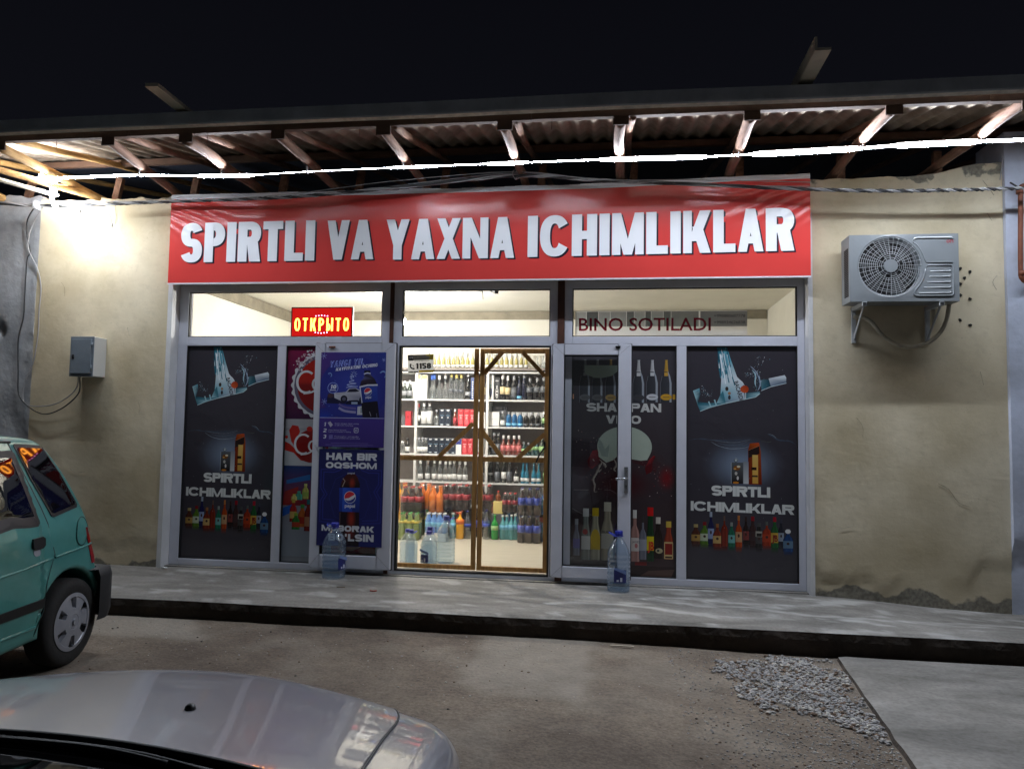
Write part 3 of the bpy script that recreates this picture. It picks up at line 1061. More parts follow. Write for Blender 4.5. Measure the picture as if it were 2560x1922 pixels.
frame_unit([(1.574, 1.647, -.02, T1), (3.652, 3.713, -.02, T1), (1.647, 3.652, T0, T1), (1.647, 3.652, R0, R1), (1.647, 3.652, -.02, B1), (2.597, 2.684, B1, R0)],
           [(1.647, 3.652, R1, T0), (1.647, 2.597, B1, R0), (2.684, 3.652, B1, R0)])
MB().box(-.1005, -.0645, -.045, .05, -.02, 2.74).build('post', 'steel_post', shop)
MB().box(1.5105, 1.5735, -.045, .05, -.02, 2.74).build('post', 'steel_post', shop)
# dark rebate round the open doorway
g = MB()
g.box(.001, .016, -.036, .03, .012, 2.118); g.box(1.436, 1.451, -.036, .03, .012, 2.118); g.box(.001, 1.451, -.037, .031, 2.118, 2.129); g.box(.016, 1.436, -.034, .03, .0125, .026)
g.build('door_gasket', 'gasket_black', shop)

def door_leaf(x0, x1, z0, z1, gx0, gx1, gz0, gz1, y0=-.135, y1=-.075):
    m = MB()
    m.box(x0, gx0, y0, y1, z0, z1); m.box(gx1, x1, y0, y1, z0, z1); m.box(gx0, gx1, y0, y1, z0, gz0); m.box(gx0, gx1, y0, y1, gz1, z1)
    d = m.build('door', 'pvc_white', shop, bevel=.006)
    g = MB(); b = .009
    yy0, yy1 = y0+.008, y1-.01
    g.box(gx0, gx0+b, yy0, yy1, gz0, gz1); g.box(gx1-b, gx1, yy0, yy1, gz0, gz1)
    g.box(gx0+b, gx1-b, yy0+.001, yy1-.001, gz0, gz0+b); g.box(gx0+b, gx1-b, yy0+.001, yy1-.001, gz1-b, gz1)
    # mitre joints in the corners, rubber seal round the leaf
    w = .0012
    for (xa, za), (xb, zb) in (((x0, z0), (gx0, gz0)), ((x1, z0), (gx1, gz0)), ((x0, z1), (gx0, gz1)), ((x1, z1), (gx1, gz1))):
        g.bar((xa, y0-.0003, za), (xb, y0-.0003, zb), .0012, w, up=(0, 1, 0))
    g.box(x0-.008, x0-.0005, y1-.025, y1-.005, z0-.006, z1+.006); g.box(x1+.0005, x1+.008, y1-.025, y1-.005, z0-.006, z1+.006)
    g.box(x0, x1, y1-.024, y1-.006, z1+.0005, z1+.008); g.box(x0, x1, y1-.024, y1-.006, z0-.008, z0-.0005)
    g.build('gasket', 'gasket_black', d)
    ym = (y0+y1)/2
    MB().box(gx0+.002, gx1-.002, ym-.003, ym+.003, gz0+.002, gz1-.002).build('pane', 'glass', d)
    return d
door_a = door_leaf(-.800, -.012, .030, 2.142, -.70, -.138, .153, 2.04)
door_b = door_leaf(1.478, 2.188, .034, 2.135, 1.58, 2.074, .133, 2.035)
h = MB()
h.box(2.131, 2.163, -.147, -.1355, .80, 1.03)
h.tube([(2.147, -.146, .928), (2.147, -.185, .928)], .009)
h.tube(smooth_path([(2.150, -.185, .928), (2.12, -.187, .928), (2.055, -.185, .925)]), .0095)
h.build('handle', 'chrome', door_b, bevel=0)
k = MB()
k.box(2.143, 2.151, -.1485, -.1465, .835, .862); k.tube([(2.147, -.149, .864), (2.147, -.146, .864)], .007); k.tube([(2.147, -.149, .99), (2.147, -.146, .99)], .004)
tag(k.build('keyhole', 'dark_hole', door_b), kind='stuff')
MB().box(2.045, 2.09, -.15, -.1355, 2.105, 2.117).box(2.05, 2.085, -.142, -.1355, 2.095, 2.105).build('latch', 'black_plastic', door_b)
MB().box(-.66, -.60, -.15, -.1355, 2.098, 2.112).build('latch', 'rust_pipe', door_a)

# the room behind the glass
MB().box(-2.45, 4.0, .0405, 3.0, -.05, .0).build('room_floor', 'room_floor', shop)
MB().box(-2.55, 4.1, .04, 3.1, 2.95, 3.05).build('room_ceiling', 'room_cream', shop)
MB().box(-2.45, 4.0, 2.98, 3.08, -.05, 2.949).build('room_wall', 'room_cream', shop)
MB().box(-2.55, -2.451, .041, 3.08, -.05, 2.949).build('room_wall', 'room_cream', shop)
MB().box(4.001, 4.1, .041, 3.08, -.05, 2.949).build('room_wall', 'room_cream', shop)
MB().box(-2.449, 3.99, 2.955, 2.979, 2.835, 2.945).box(-2.448, -2.43, .13, 2.954, 2.80, 2.945).build('cornice', 'room_grey', shop)
MB().box(-2.55, -2.4505, .121, .0405, 0, 2.949)
# side and back shell of the shop
MB().box(-2.75, -2.56, .121, 3.3, -.2, 3.3).box(4.11, 4.3, .121, 3.3, -.2, 3.3).box(-2.56, 4.11, 3.1, 3.3, -.2, 3.3).build('wall', 'grey_cement', shop)

# drill holes and cracks in the right-hand wall
rng = random.Random(5)
hm = MB()
for x, z in ((4.963, 2.782), (5.04, 2.757), (4.996, 2.703), (4.963, 2.652), (4.96, 2.553), (5.036, 2.521), (4.954, 2.34), (5.031, 2.296)):
    r = .013
    pts = [(x+r*(.7+.6*rng.random())*cos(2*pi*k/9), z+r*(.7+.6*rng.random())*sin(2*pi*k/9)) for k in range(9)]
    o = MB().prism(pts, -.1575, -.150)
    o.build('drill_hole', 'dark_hole', shop)
mat('crack_grey', S(120, 110, 92), .95)
def crack(pts, w=.004, y=-.1585):
    m = MB()
    P = smooth_path([(a+.01*rng.uniform(-1, 1), y, b+.01*rng.uniform(-1, 1)) for a, b in pts], 3)
    for a, b in zip(P, P[1:]):
        m.bar(a, b, w*rng.uniform(.3, .8), .002, up=(0, 1, 0))
    m.build('crack', 'crack_grey', shop)
crack([(5.16, 3.54), (5.20, 3.47), (5.24, 3.41)])
crack([(5.19, 3.25), (5.22, 3.19)], .003)
crack([(5.25, 2.72), (5.21, 2.66), (5.24, 2.60)], .003)
crack([(-2.945, 3.58), (-2.95, 3.49), (-2.93, 3.43), (-2.94, 3.33)], .005)

for pts, ww in ((((-3.5, 2.75), (-3.46, 2.70), (-3.44, 2.62)), .003), (((-2.6, 1.6), (-2.56, 1.52), (-2.58, 1.44)), .003), (((-3.3, .9), (-3.22, .86), (-3.12, .87)), .003), (((-2.75, 2.3), (-2.72, 2.2)), .003),
                (((4.1, 1.5), (4.16, 1.42), (4.15, 1.32)), .003), (((4.75, .95), (4.84, .90), (4.9, .80), (4.99, .77)), .004), (((3.95, .55), (4.05, .57)), .003), (((5.1, 1.9), (5.13, 1.78)), .003)):
    crack(pts, ww)
# neighbours either side
nb = tag(plaster_wall('concrete_wall', -9, -3.776, lambda x: 3.66+.035*fbm(x, 0, 2, 5)+.03*nz(x, 0, 0, 9), -.135, .12, 'grey_cement', None, amp=.012, cell=.035,
                      gouge=lambda x, z: -.022*sstep(-3.86, -3.80, x+.05*fbm(x*.3, z, 1, 4))*(.6+.8*fbm(x, z, 0, 9))+.05*sstep(.10, .05, sqrt((x+4.18)**2+((z-2.28)*1.2)**2)+.06*fbm(x, z, 2, 8))),
         'rough grey cement wall adjoining the cream shop wall', 'wall')
pl_ = tag(plaster_wall('wall_pillar', 5.316, 7.6, lambda x: 3.95, -.19, .3, 'blue_white_paint', None, amp=.006, cell=.05, z0=-.3,
                       gouge=lambda x, z: .05*sstep(.46, .34, z+.12*fbm(x, z, 3, 3.5))),
          'pale blue painted wall with a damaged foot beside the cream wall', 'wall')

# ------------------------------------------------------------------ roof overhang
JX = [(-3.27, -3.07), (-2.40, -2.08), (-1.44, -1.40), (-.635, -.62), (.238, .24), (1.196, 1.19), (2.075, 2.06), (3.05, 3.0), (3.95, 3.97), (4.78, 4.86), (5.7, 5.75), (-4.3, -4.05)]
def sheet_z(y):
    return 3.775+.203*(y+1.5)
def roof():
    m = MB()
    lam = .137
    xs = frange(-9, 8, int(17/lam*8))
    ys = [-1.555, -1.2, -.8, -.3, .5, 1.6, 3.4]
    vs = [(x, y, sheet_z(y)+.021*cos(2*pi*x/lam)+.004*nz(x, y, 0, 1)) for y in ys for x in xs]
    n = len(xs)
    m.add(vs, [(j*n+i, j*n+i+1, (j+1)*n+i+1, (j+1)*n+i) for j in range(len(ys)-1) for i in range(n-1)], 0, True)
    r = m.build('roof', 'corrugated', shop)
    MB().add([(-9, -.05, sheet_z(-.05)-.035), (8, -.05, sheet_z(-.05)-.035), (8, 3.4, sheet_z(3.4)-.035), (-9, 3.4, sheet_z(3.4)-.035)], [(0, 1, 2, 3)]).build('dark_underlay', 'attic_dark', r)  # guessed sheet, added dark so its colour carries the attic's darkness
    # purlins
    p = MB()
    x = -9
    for x2 in (-5.2, -1.9, 1.4, 4.6, 8):
        p.box(x+.004, x2, -1.47+.01*nz(x, 0), -1.425, 3.668+.01*nz(x2, 2), 3.728)
        x = x2
    p.build('purlin', 'timber_dark', r)
    MB().box(-9, 8, -.07, -.02, sheet_z(-.05)-.095, sheet_z(-.05)-.037).build('purlin', 'timber_dark', r)
    # folded metal eave strip
    f = MB()
    xs2 = frange(-9, 8, 90)
    prof = [(-1.50, 3.705), (-1.545, 3.712), (-1.553, 3.722), (-1.558, 3.812), (-1.50, 3.826)]
    vs = [(x, y+.006*nz(x, 1, 0, .9), z+.010*nz(x, 3, 0, .7)) for x in xs2 for y, z in prof]
    k = len(prof)
    for i in range(len(xs2)-1):
        for j in range(k-1):
            pass
    f.add(vs, [(i*k+j, i*k+j+1, (i+1)*k+j+1, (i+1)*k+j) for i in range(len(xs2)-1) for j in range(k-1)], 0)
    for t in range(len(f.mi)):
        if t % (k-1) == 0:
            f.mi[t] = 1
    f.build('fascia', ['fascia_metal', 'fascia_lip'], r)
    rng = random.Random(11)
    for i, (xw, xe) in enumerate(JX):
        pale = i in (0, 11)  # end logs take the timber with the LED light painted in
        mt = 'timber_lit' if pale else 'timber'
        rr = .036+.008*rng.random()
        # log joist on the wall head, out to the eave
        pts = [Vector((xw+(xe-xw)*t+.010*rng.uniform(-1, 1), .35-(.35+1.455)*t, 3.645+.036*sstep(3.2, 4.6, xw)+.012*rng.uniform(-1, 1)+.01*(1-t))) for t in (0, .2, .4, .6, .8, 1)]
        MB().tube(smooth_path(pts, 4), [rr*(1.0+.10*nz(i, k)) for k in range(21)], 10).build('joist', [mt], r)
        # rafter
        xo = xe+.07
        pts = [Vector((xo+.03*rng.uniform(-1, 1)+(xw-xe)*t*.3, -1.44+4.6*t, 3.695+.203*4.6*t+.01*rng.uniform(-1, 1))) for t in (0, .12, .25, .5, 1)]
        MB().tube(smooth_path(pts, 4), [.030]*17, 8).build('rafter', [mt], r)
        # dark plate over the log ends, its colour standing in for their shade
        MB().box(xe-.05, xe+.065, -1.468, -1.456, 3.60+.01*rng.random(), 3.70).build('shaded_end', 'timber_dark', r)
        # strut standing on the wall head
        MB().bar((xw+.12, .10, 3.58), (xw+.14, .16, 3.92), .07, .05, up=(0, 1, 0)).build('strut', 'timber', r)
    MB().tube(smooth_path([(-3.62, -1.44, 3.60), (-3.35, -.9, 3.585), (-3.05, -.25, 3.575)]), .03, 8).build('brace', 'timber_lit', r)
    MB().bar((-3.9, -1.40, 3.60), (-3.35, -.45, 3.545), .07, .02).build('brace', 'board_white', r)
    # hanging nails and strips
    for x, w in ((-2.55, .004), (-1.22, .004), (.05, .004), (1.55, .004)):
        MB().box(x, x+w, -1.45, -1.446, 3.60, 3.67).build('nail', 'rust_pipe', r)
roof()
# two boards lying on the roof, their ends poking out past the eave
pm = MB().bar((-1.40, -1.15, 3.845), (-1.40, -1.92, 3.862), .10, .028)
tag(pm.build('board', 'board_white'), 'pale board end poking out over the eave above the left window', 'board')
pm = MB().bar((3.37, -1.15, 3.85), (3.37, -1.95, 3.86), .10, .018).bar((3.325, -1.15, 3.89), (3.325, -1.95, 3.90), .016, .09)
tag(pm.build('angle_board', 'board_white'), 'pale L shaped board end poking out over the eave at the right', 'board')

# ------------------------------------------------------------------ the red banner
def banner():
    X0, X1, Z0, Z1, Y = -2.272, 3.712, 2.715, 3.578, -.262
    root = thing('shop_banner', 'long red vinyl banner over the shop front reading SPIRTLI VA YAXNA ICHIMLIKLAR', 'banner')
    def top(x):
        return Z1-.018+.03*sstep(1.5, 3.7, x)-.010*sin((x-X0)/(X1-X0)*pi)
    def wr(x, z):
        """vinyl pulled tight: folds fan out from the top corners, slack along the top hem"""
        t = (top(x)-z)
        d = 0
        for cx, sg in ((X0, 1), (X1, -1)):
            u = (x-cx)*sg
            a = atan2(t+.02, max(.001, u+.35))
            fade = sstep(1.5, .1, u)*sstep(.55, .0, t)
            d += .007*fade*sin(a*46+3*nz(u, t, 0, 2))
        d += .008*sstep(.16, .0, t)*nz(x, 0, 0, 2.3)+.004*sstep(.3, 0, t)*nz(x, t*2, 3, 5)
        return d+.004*nz(x, z, 5, .8)
    nx, nz_ = 330, 46
    vs = []
    for j in range(nz_+1):
        for i in range(nx+1):
            x = X0+(X1-X0)*i/nx
            z = Z0+(top(x)-Z0)*(j/nz_)
            vs.append((x, Y-wr(x, z), z))
    n = nx+1
    m = MB()
    fs = [(j*n+i, j*n+i+1, (j+1)*n+i+1, (j+1)*n+i) for j in range(nz_) for i in range(nx)]
    m.add(vs, fs, 0, True)
    for t in range(len(fs)):
        j = t//nx
        if j >= nz_-1 or j == 0 and False:
            m.mi[t] = 1
    m.build('vinyl', ['banner_vinyl', 'vinyl_white'], root)
    e = MB()
    e.box(X0, X1, Y-.002, Y+.02, Z0-.014, Z0-.001); 
    for i in range(60):
        a = X0+(X1-X0)*i/60; b = X0+(X1-X0)*(i+1)/60
        za, zb = top(a), top(b)
        w = .028+.012*nz(a, 0, 0, 3)
        e.add([(a, Y-.004, za), (b, Y-.004, zb), (b, Y+.006, zb+w), (a, Y+.006, za+w), (a, Y+.13, za+w), (b, Y+.13, zb+w)], [(0, 1, 2, 3), (3, 2, 5, 4)], 0)
    e.build('hem', 'vinyl_white', root)
    f = MB()
    f.box(X0+.002, X1-.002, Y+.022, Y+.052, Z0, Z0+.03); f.box(X0+.002, X1-.002, Y+.022, Y+.052, Z1-.05, Z1-.02)
    for x in (X0+.004, -1.1, .1, 1.3, 2.5, X1-.034):
        f.box(x, x+.03, Y+.0225, -.129, Z0+.001, Z0+.029); f.box(x, x+.03, Y+.0225, Y+.0515, Z0+.03, Z1-.05)
        f.box(x, x+.03, Y+.0225, -.129, Z1-.049, Z1-.021)
    f.build('frame', 'fascia_metal', root)
    for x in (X0, X1):
        MB().add([(x, Y, Z0), (x, -.13, Z0), (x, -.13, Z1-.02), (x, Y, Z1-.02)], [(0, 1, 2, 3)]).build('side_panel', 'banner_vinyl', root)
    MB().box(X0+.04, X1-.04, Y+.055, -.131, Z0+.012, Z0+.018).build('soffit', 'pvc_dirty', root)
    words = [('SPIRTLI', -2.148, 2.912, -.786, 3.300), ('VA', -.665, 2.917, -.207, 3.293), ('YAXNA', -.087, 2.909, 1.122, 3.289), ('ICHIMLIKLAR', 1.245, 2.925, 3.575, 3.305)]
    ws = dict(Art.WID)
    for pas in (0, 1):
        a = Art()
        for w, x0, z0, x1, z1 in words:
            dx, dz = ((.016, -.013) if pas == 0 else (0, 0))
            sh = .022/2.33 if w[0] == 'I' else 0
            z0_ = z0-(.012 if sh else 0)
            a.text(w, x0+dx, z0_+dz, x1+dx, z0_+(z1-z0)+dz, C3(26, 20, 40) if pas == 0 else C3(244, 245, 250), t=.24, u=.2, gap=.055, shear=sh)
        a.build('lettering', 'print_vinyl', root, (0, Y-.0022-.0030*pas, 0), fold=lambda x, z: -wr(x, z), step=.00003)
Art.WID.update({'C': 1.24, 'S': 1.05, 'R': 1.1, 'K': 1.1, 'H': 1.05, 'N': 1.08})
banner()

# ------------------------------------------------------------------ LED rope under the eave
def led():
    root = thing('led_strip', 'glowing white LED strip light strung along under the eave', 'strip light')
    P = [(-3.223, -.85, 3.586), (-2.98, -.85, 3.576), (-2.741, -.85, 3.576), (-2.259, -.85, 3.578), (-1.629, -.85, 3.552), (-1.138, -.85, 3.544), (-.659, -.85, 3.557), (.168, -.85, 3.569), (1.137, -.85, 3.576),
         (2.051, -.85, 3.580), (2.741, -.85, 3.576), (3.117, -.85, 3.584), (3.94, -.85, 3.604), (4.208, -.85, 3.616), (4.763, -.85, 3.626), (5.135, -.85, 3.628), (6.4, -.85, 3.63)]
    # (from x, to x, material, radius swollen to suggest glare, emitting direction in degrees from straight down towards the street)
    secs = [(-3.3, -2.25, 'led_mid', .011, 55), (-2.25, -1.63, 'led_mid', .0065, 45), (-1.63, -1.14, 'led_hot', .017, 78), (-1.14, -.5, 'led_dim', .0026, 45), (-.5, .10, 'led_dim', .0024, 40), (.10, .55, 'led_mid', .011, 60), (.55, .98, 'led_mid', .0045, 45), (.98, 1.28, 'led_hot', .016, 72), (1.28, 1.92, 'led_mid', .005, 35), (1.92, 2.74, 'led_hot', .019, 76), (2.74, 3.14, 'led_mid', .006, 45), (3.14, 3.92, 'led_hot', .024, 78), (3.92, 4.22, 'led_mid', .011, 50), (4.22, 4.78, 'led_hot', .024, 78), (4.78, 5.2, 'led_mid', .013, 55), (5.2, 6.4, 'led_mid', .008, 40)]
    path = smooth_path(P, 44)
    n = 10
    for a, b, mt, r, ang in secs:
        pts = [p for p in path if a-.03 <= p.x <= b+.03]
        if len(pts) < 2:
            continue
        m = MB()
        L = len(pts)
        m.tube(pts, [r*(.55+.45*min(1, min(i, L-1-i)/5.0)) for i in range(L)], n, 0)
        # the strip shines on one side only; the back of the sleeve is plain plastic
        d = Vector((0, -sin(radians(ang)), -cos(radians(ang))))
        for t, f in enumerate(m.f):
            c = sum((Vector(m.v[i]) for i in f), Vector())/len(f)
            q = min(pts, key=lambda p: (p-c).length)
            v = (c-q); v.x = 0
            if v.length < 1e-6 or v.normalized().dot(d) < .1 or v.normalized().z > .12:
                m.mi[t] = 1
        m.build('light_segment', [mt, 'led_back'], root)
    for xw, xe in JX[:10]:
        x = xw+(xe-xw)*.62
        q = min(path, key=lambda p: abs(p.x-x))
        MB().box(q.x-.006, q.x+.006, -.872, -.828, q.z-.016, q.z+.045).build('clip', 'cable_grey', root)
    # surplus length, bundled and hanging down in front of the wall at the left end
    coil = smooth_path([(-3.20, -.84, 3.60), (-3.22, -.78, 3.655), (-3.30, -.70, 3.66), (-3.31, -.62, 3.64), (-3.31, -.58, 3.69), (-3.32, -.56, 3.66), (-3.325, -.55, 3.58), (-3.32, -.55, 3.49), (-3.29, -.55, 3.42), (-3.24, -.55, 3.365)], 6)
    m = MB().tube(coil, .017, 10)
    m.tube([p+Vector((.022, .012, .012)) for p in coil[4:40]], .015, 8)
    m.build('light_bundle', ['led_coil'], root)
    MB().tube(smooth_path([(-3.24, -.55, 3.365), (-3.16, -.545, 3.335), (-3.08, -.54, 3.338), (-3.04, -.54, 3.352)], 6), .014, 8).build('light_tail', ['led_coil'], root)
    MB().tube([(-3.04, -.54, 3.352), (-3.015, -.54, 3.364)], .012, 8).build('end_cap', 'cable_grey', root)
led()

# ------------------------------------------------------------------ cables
def twisted(name, pts, r, strands, mats, label, pitch=.5, spread=1.6):
    root = thing(name, label, 'cable')
    path = smooth_path(pts, 22)
    s = 0
    acc = [0]
    for a, b in zip(path, path[1:]):
        s += (b-a).length
        acc.append(s)
    for k in range(strands):
        ph = 2*pi*k/strands
        q = []
        for p, t in zip(path, acc):
            a = ph+2*pi*t/pitch*(1+.25*sin(t*.9))
            w = r*spread*(1+.5*nz(t, k, 0, .8))
            q.append(p+Vector((0, cos(a)*w, sin(a)*w)))
        MB().tube(q, r, 6).build('strand', mats[k % len(mats)], root)
    return root
CB = [(-9, -.36, 3.75), (-6, -.36, 3.60), (-4.304, -.36, 3.535), (-3.488, -.36, 3.478), (-2.171, -.40, 3.475), (-1.007, -.44, 3.472), (.018, -.46, 3.525), (1.148, -.48, 3.595), (1.914, -.48, 3.53), (2.711, -.46, 3.48), (3.671, -.44, 3.416), (4.412, -.42, 3.388), (5.347, -.42, 3.386), (6.4, -.42, 3.40), (9, -.42, 3.55)]
tw = twisted('overhead_cable', CB, .0068, 4, ['cable_black', 'cable_grey', 'cable_grey', 'cable_black'], 'bundle of twisted cables slung across the front of the red banner', .55)
MB().tube(smooth_path([(1.155, -.47, 3.56), (1.13, -.52, 3.60), (1.15, -.50, 3.645), (1.175, -.47, 3.61), (1.155, -.47, 3.57), (1.19, -.52, 3.56)], 5), .004, 6).build('tie_wire', 'cable_grey', tw)
for k, (dz, dy) in enumerate(((.035, .02), (.055, -.02))):
    MB().tube(smooth_path([(x, y+dy, z+dz*(.5+.5*cos(i*1.7+k))) for i, (x, y, z) in enumerate(CB[3:11])], 10), .0035, 6).build('strand', 'cable_grey', tw)
# clamp where the service wires leave the bundle
MB().box(-3.66, -3.60, -.40, -.34, 3.46, 3.50).box(-3.645, -3.615, -.41, -.33, 3.44, 3.52).build('clamp', 'cable_grey', tw)
w1 = [(-3.64, -.36, 3.48), (-3.749, -.25, 3.521), (-3.884, -.19, 3.402), (-3.893, -.18, 3.246), (-3.844, -.18, 3.072), (-3.875, -.18, 2.969), (-3.876, -.18, 2.624), (-3.877, -.18, 2.401), (-3.919, -.18, 2.179), (-3.90, -.18, 1.85), (-3.884, -.18, 1.637), (-3.803, -.19, 1.536), (-3.648, -.2, 1.446), (-3.5, -.22, 1.431), (-3.32, -.23, 1.508), (-3.182, -.23, 1.643), (-3.19, -.22, 1.80)]
w2 = [(-3.62, -.36, 3.48), (-3.645, -.28, 3.501), (-3.806, -.2, 3.366), (-3.862, -.19, 3.211), (-3.844, -.195, 3.072), (-3.747, -.18, 2.881), (-3.704, -.175, 2.691), (-3.711, -.175, 2.452), (-3.707, -.175, 2.23), (-3.744, -.175, 1.942), (-3.817, -.18, 1.755), (-3.835, -.18, 1.603), (-3.783, -.19, 1.52), (-3.596, -.2, 1.505), (-3.414, -.21, 1.54), (-3.272, -.22, 1.625), (-3.21, -.22, 1.71), (-3.205, -.22, 1.80)]
tag(MB().tube(smooth_path(w1, 8), .006, 6).build('service_wire', 'cable_black'), 'dark wire looping down the left wall, lowest under the grey meter box', 'wire')
tag(MB().tube(smooth_path(w2, 8), .0055, 6).build('service_wire', 'cable_grey'), 'pale grey wire crossing the dark one on the left wall', 'wire')
tag(MB().tube(smooth_path([(-2.95, -.33, 3.50), (-2.955, -.30, 3.45), (-2.93, -.25, 3.40), (-2.928, -.22, 3.32)], 5), .004, 6).tube([(-2.928, -.22, 3.33), (-2.928, -.215, 3.295)], .010, 8).build('loose_wire', 'cable_grey'),
    'short loose wire end dangling in front of the brightly lit left wall', 'wire')
tag(MB().tube(smooth_path([(5.25, -.3, 3.70), (5.24, -.3, 3.60), (5.225, -.3, 3.50)], 5), .004, 6).build('loose_wire', 'cable_grey'), 'thin pale wire hanging under the roof by the blue wall', 'wire')
# ------------------------------------------------------------------ meter box, pipe, air conditioner
def meter_box():
    root = thing('meter_box', 'small grey metal meter cabinet on the left cream wall', 'cabinet')
    MB().box(-3.215, -2.968, -.325, -.146, 1.797, 2.182).build('cabinet', 'box_side', root, bevel=.006)
    MB().box(-3.217, -2.966, -.3335, -.3265, 1.795, 2.184).build('front_rim', 'grey_box', root, bevel=.003)
    d = MB().box(-3.197, -2.984, -.345, -.335, 1.822, 2.158).build('door', 'grey_box', root, bevel=.004)
    MB().tube([(-3.172, -.352, 1.985), (-3.172, -.344, 1.985)], .011, 10).box(-3.183, -3.16, -.349, -.3455, 1.965, 2.005).build('lock', 'black_plastic', d)
    for z in (1.88, 2.10):
        MB().tube([(-2.977, -.345, z-.025), (-2.977, -.345, z+.025)], .005, 8).build('hinge', 'grey_box', root)
meter_box()

def gas_pipe():
    root = thing('gas_pipe', 'rusty brown pipe with elbows on the pale blue wall', 'pipe')
    MB().tube(smooth_path([(5.47, -.20, 3.48), (5.42, -.24, 3.455), (5.405, -.255, 3.40), (5.40, -.255, 3.2), (5.392, -.255, 2.9), (5.39, -.255, 2.72), (5.40, -.255, 2.67), (5.45, -.24, 2.645), (5.6, -.23, 2.64)], 6), .019, 12).build('tube', 'rust_pipe', root)
    for z in (3.41, 2.715):
        MB().tube([(5.398, -.255, z-.02), (5.398, -.255, z+.02)], .027, 12).build('collar', 'rust_pipe', root)
    MB().tube(smooth_path([(5.40, -.25, 3.44), (5.36, -.24, 3.475), (5.345, -.22, 3.50)], 4), .008, 8).build('valve', 'black_plastic', root)
gas_pipe()

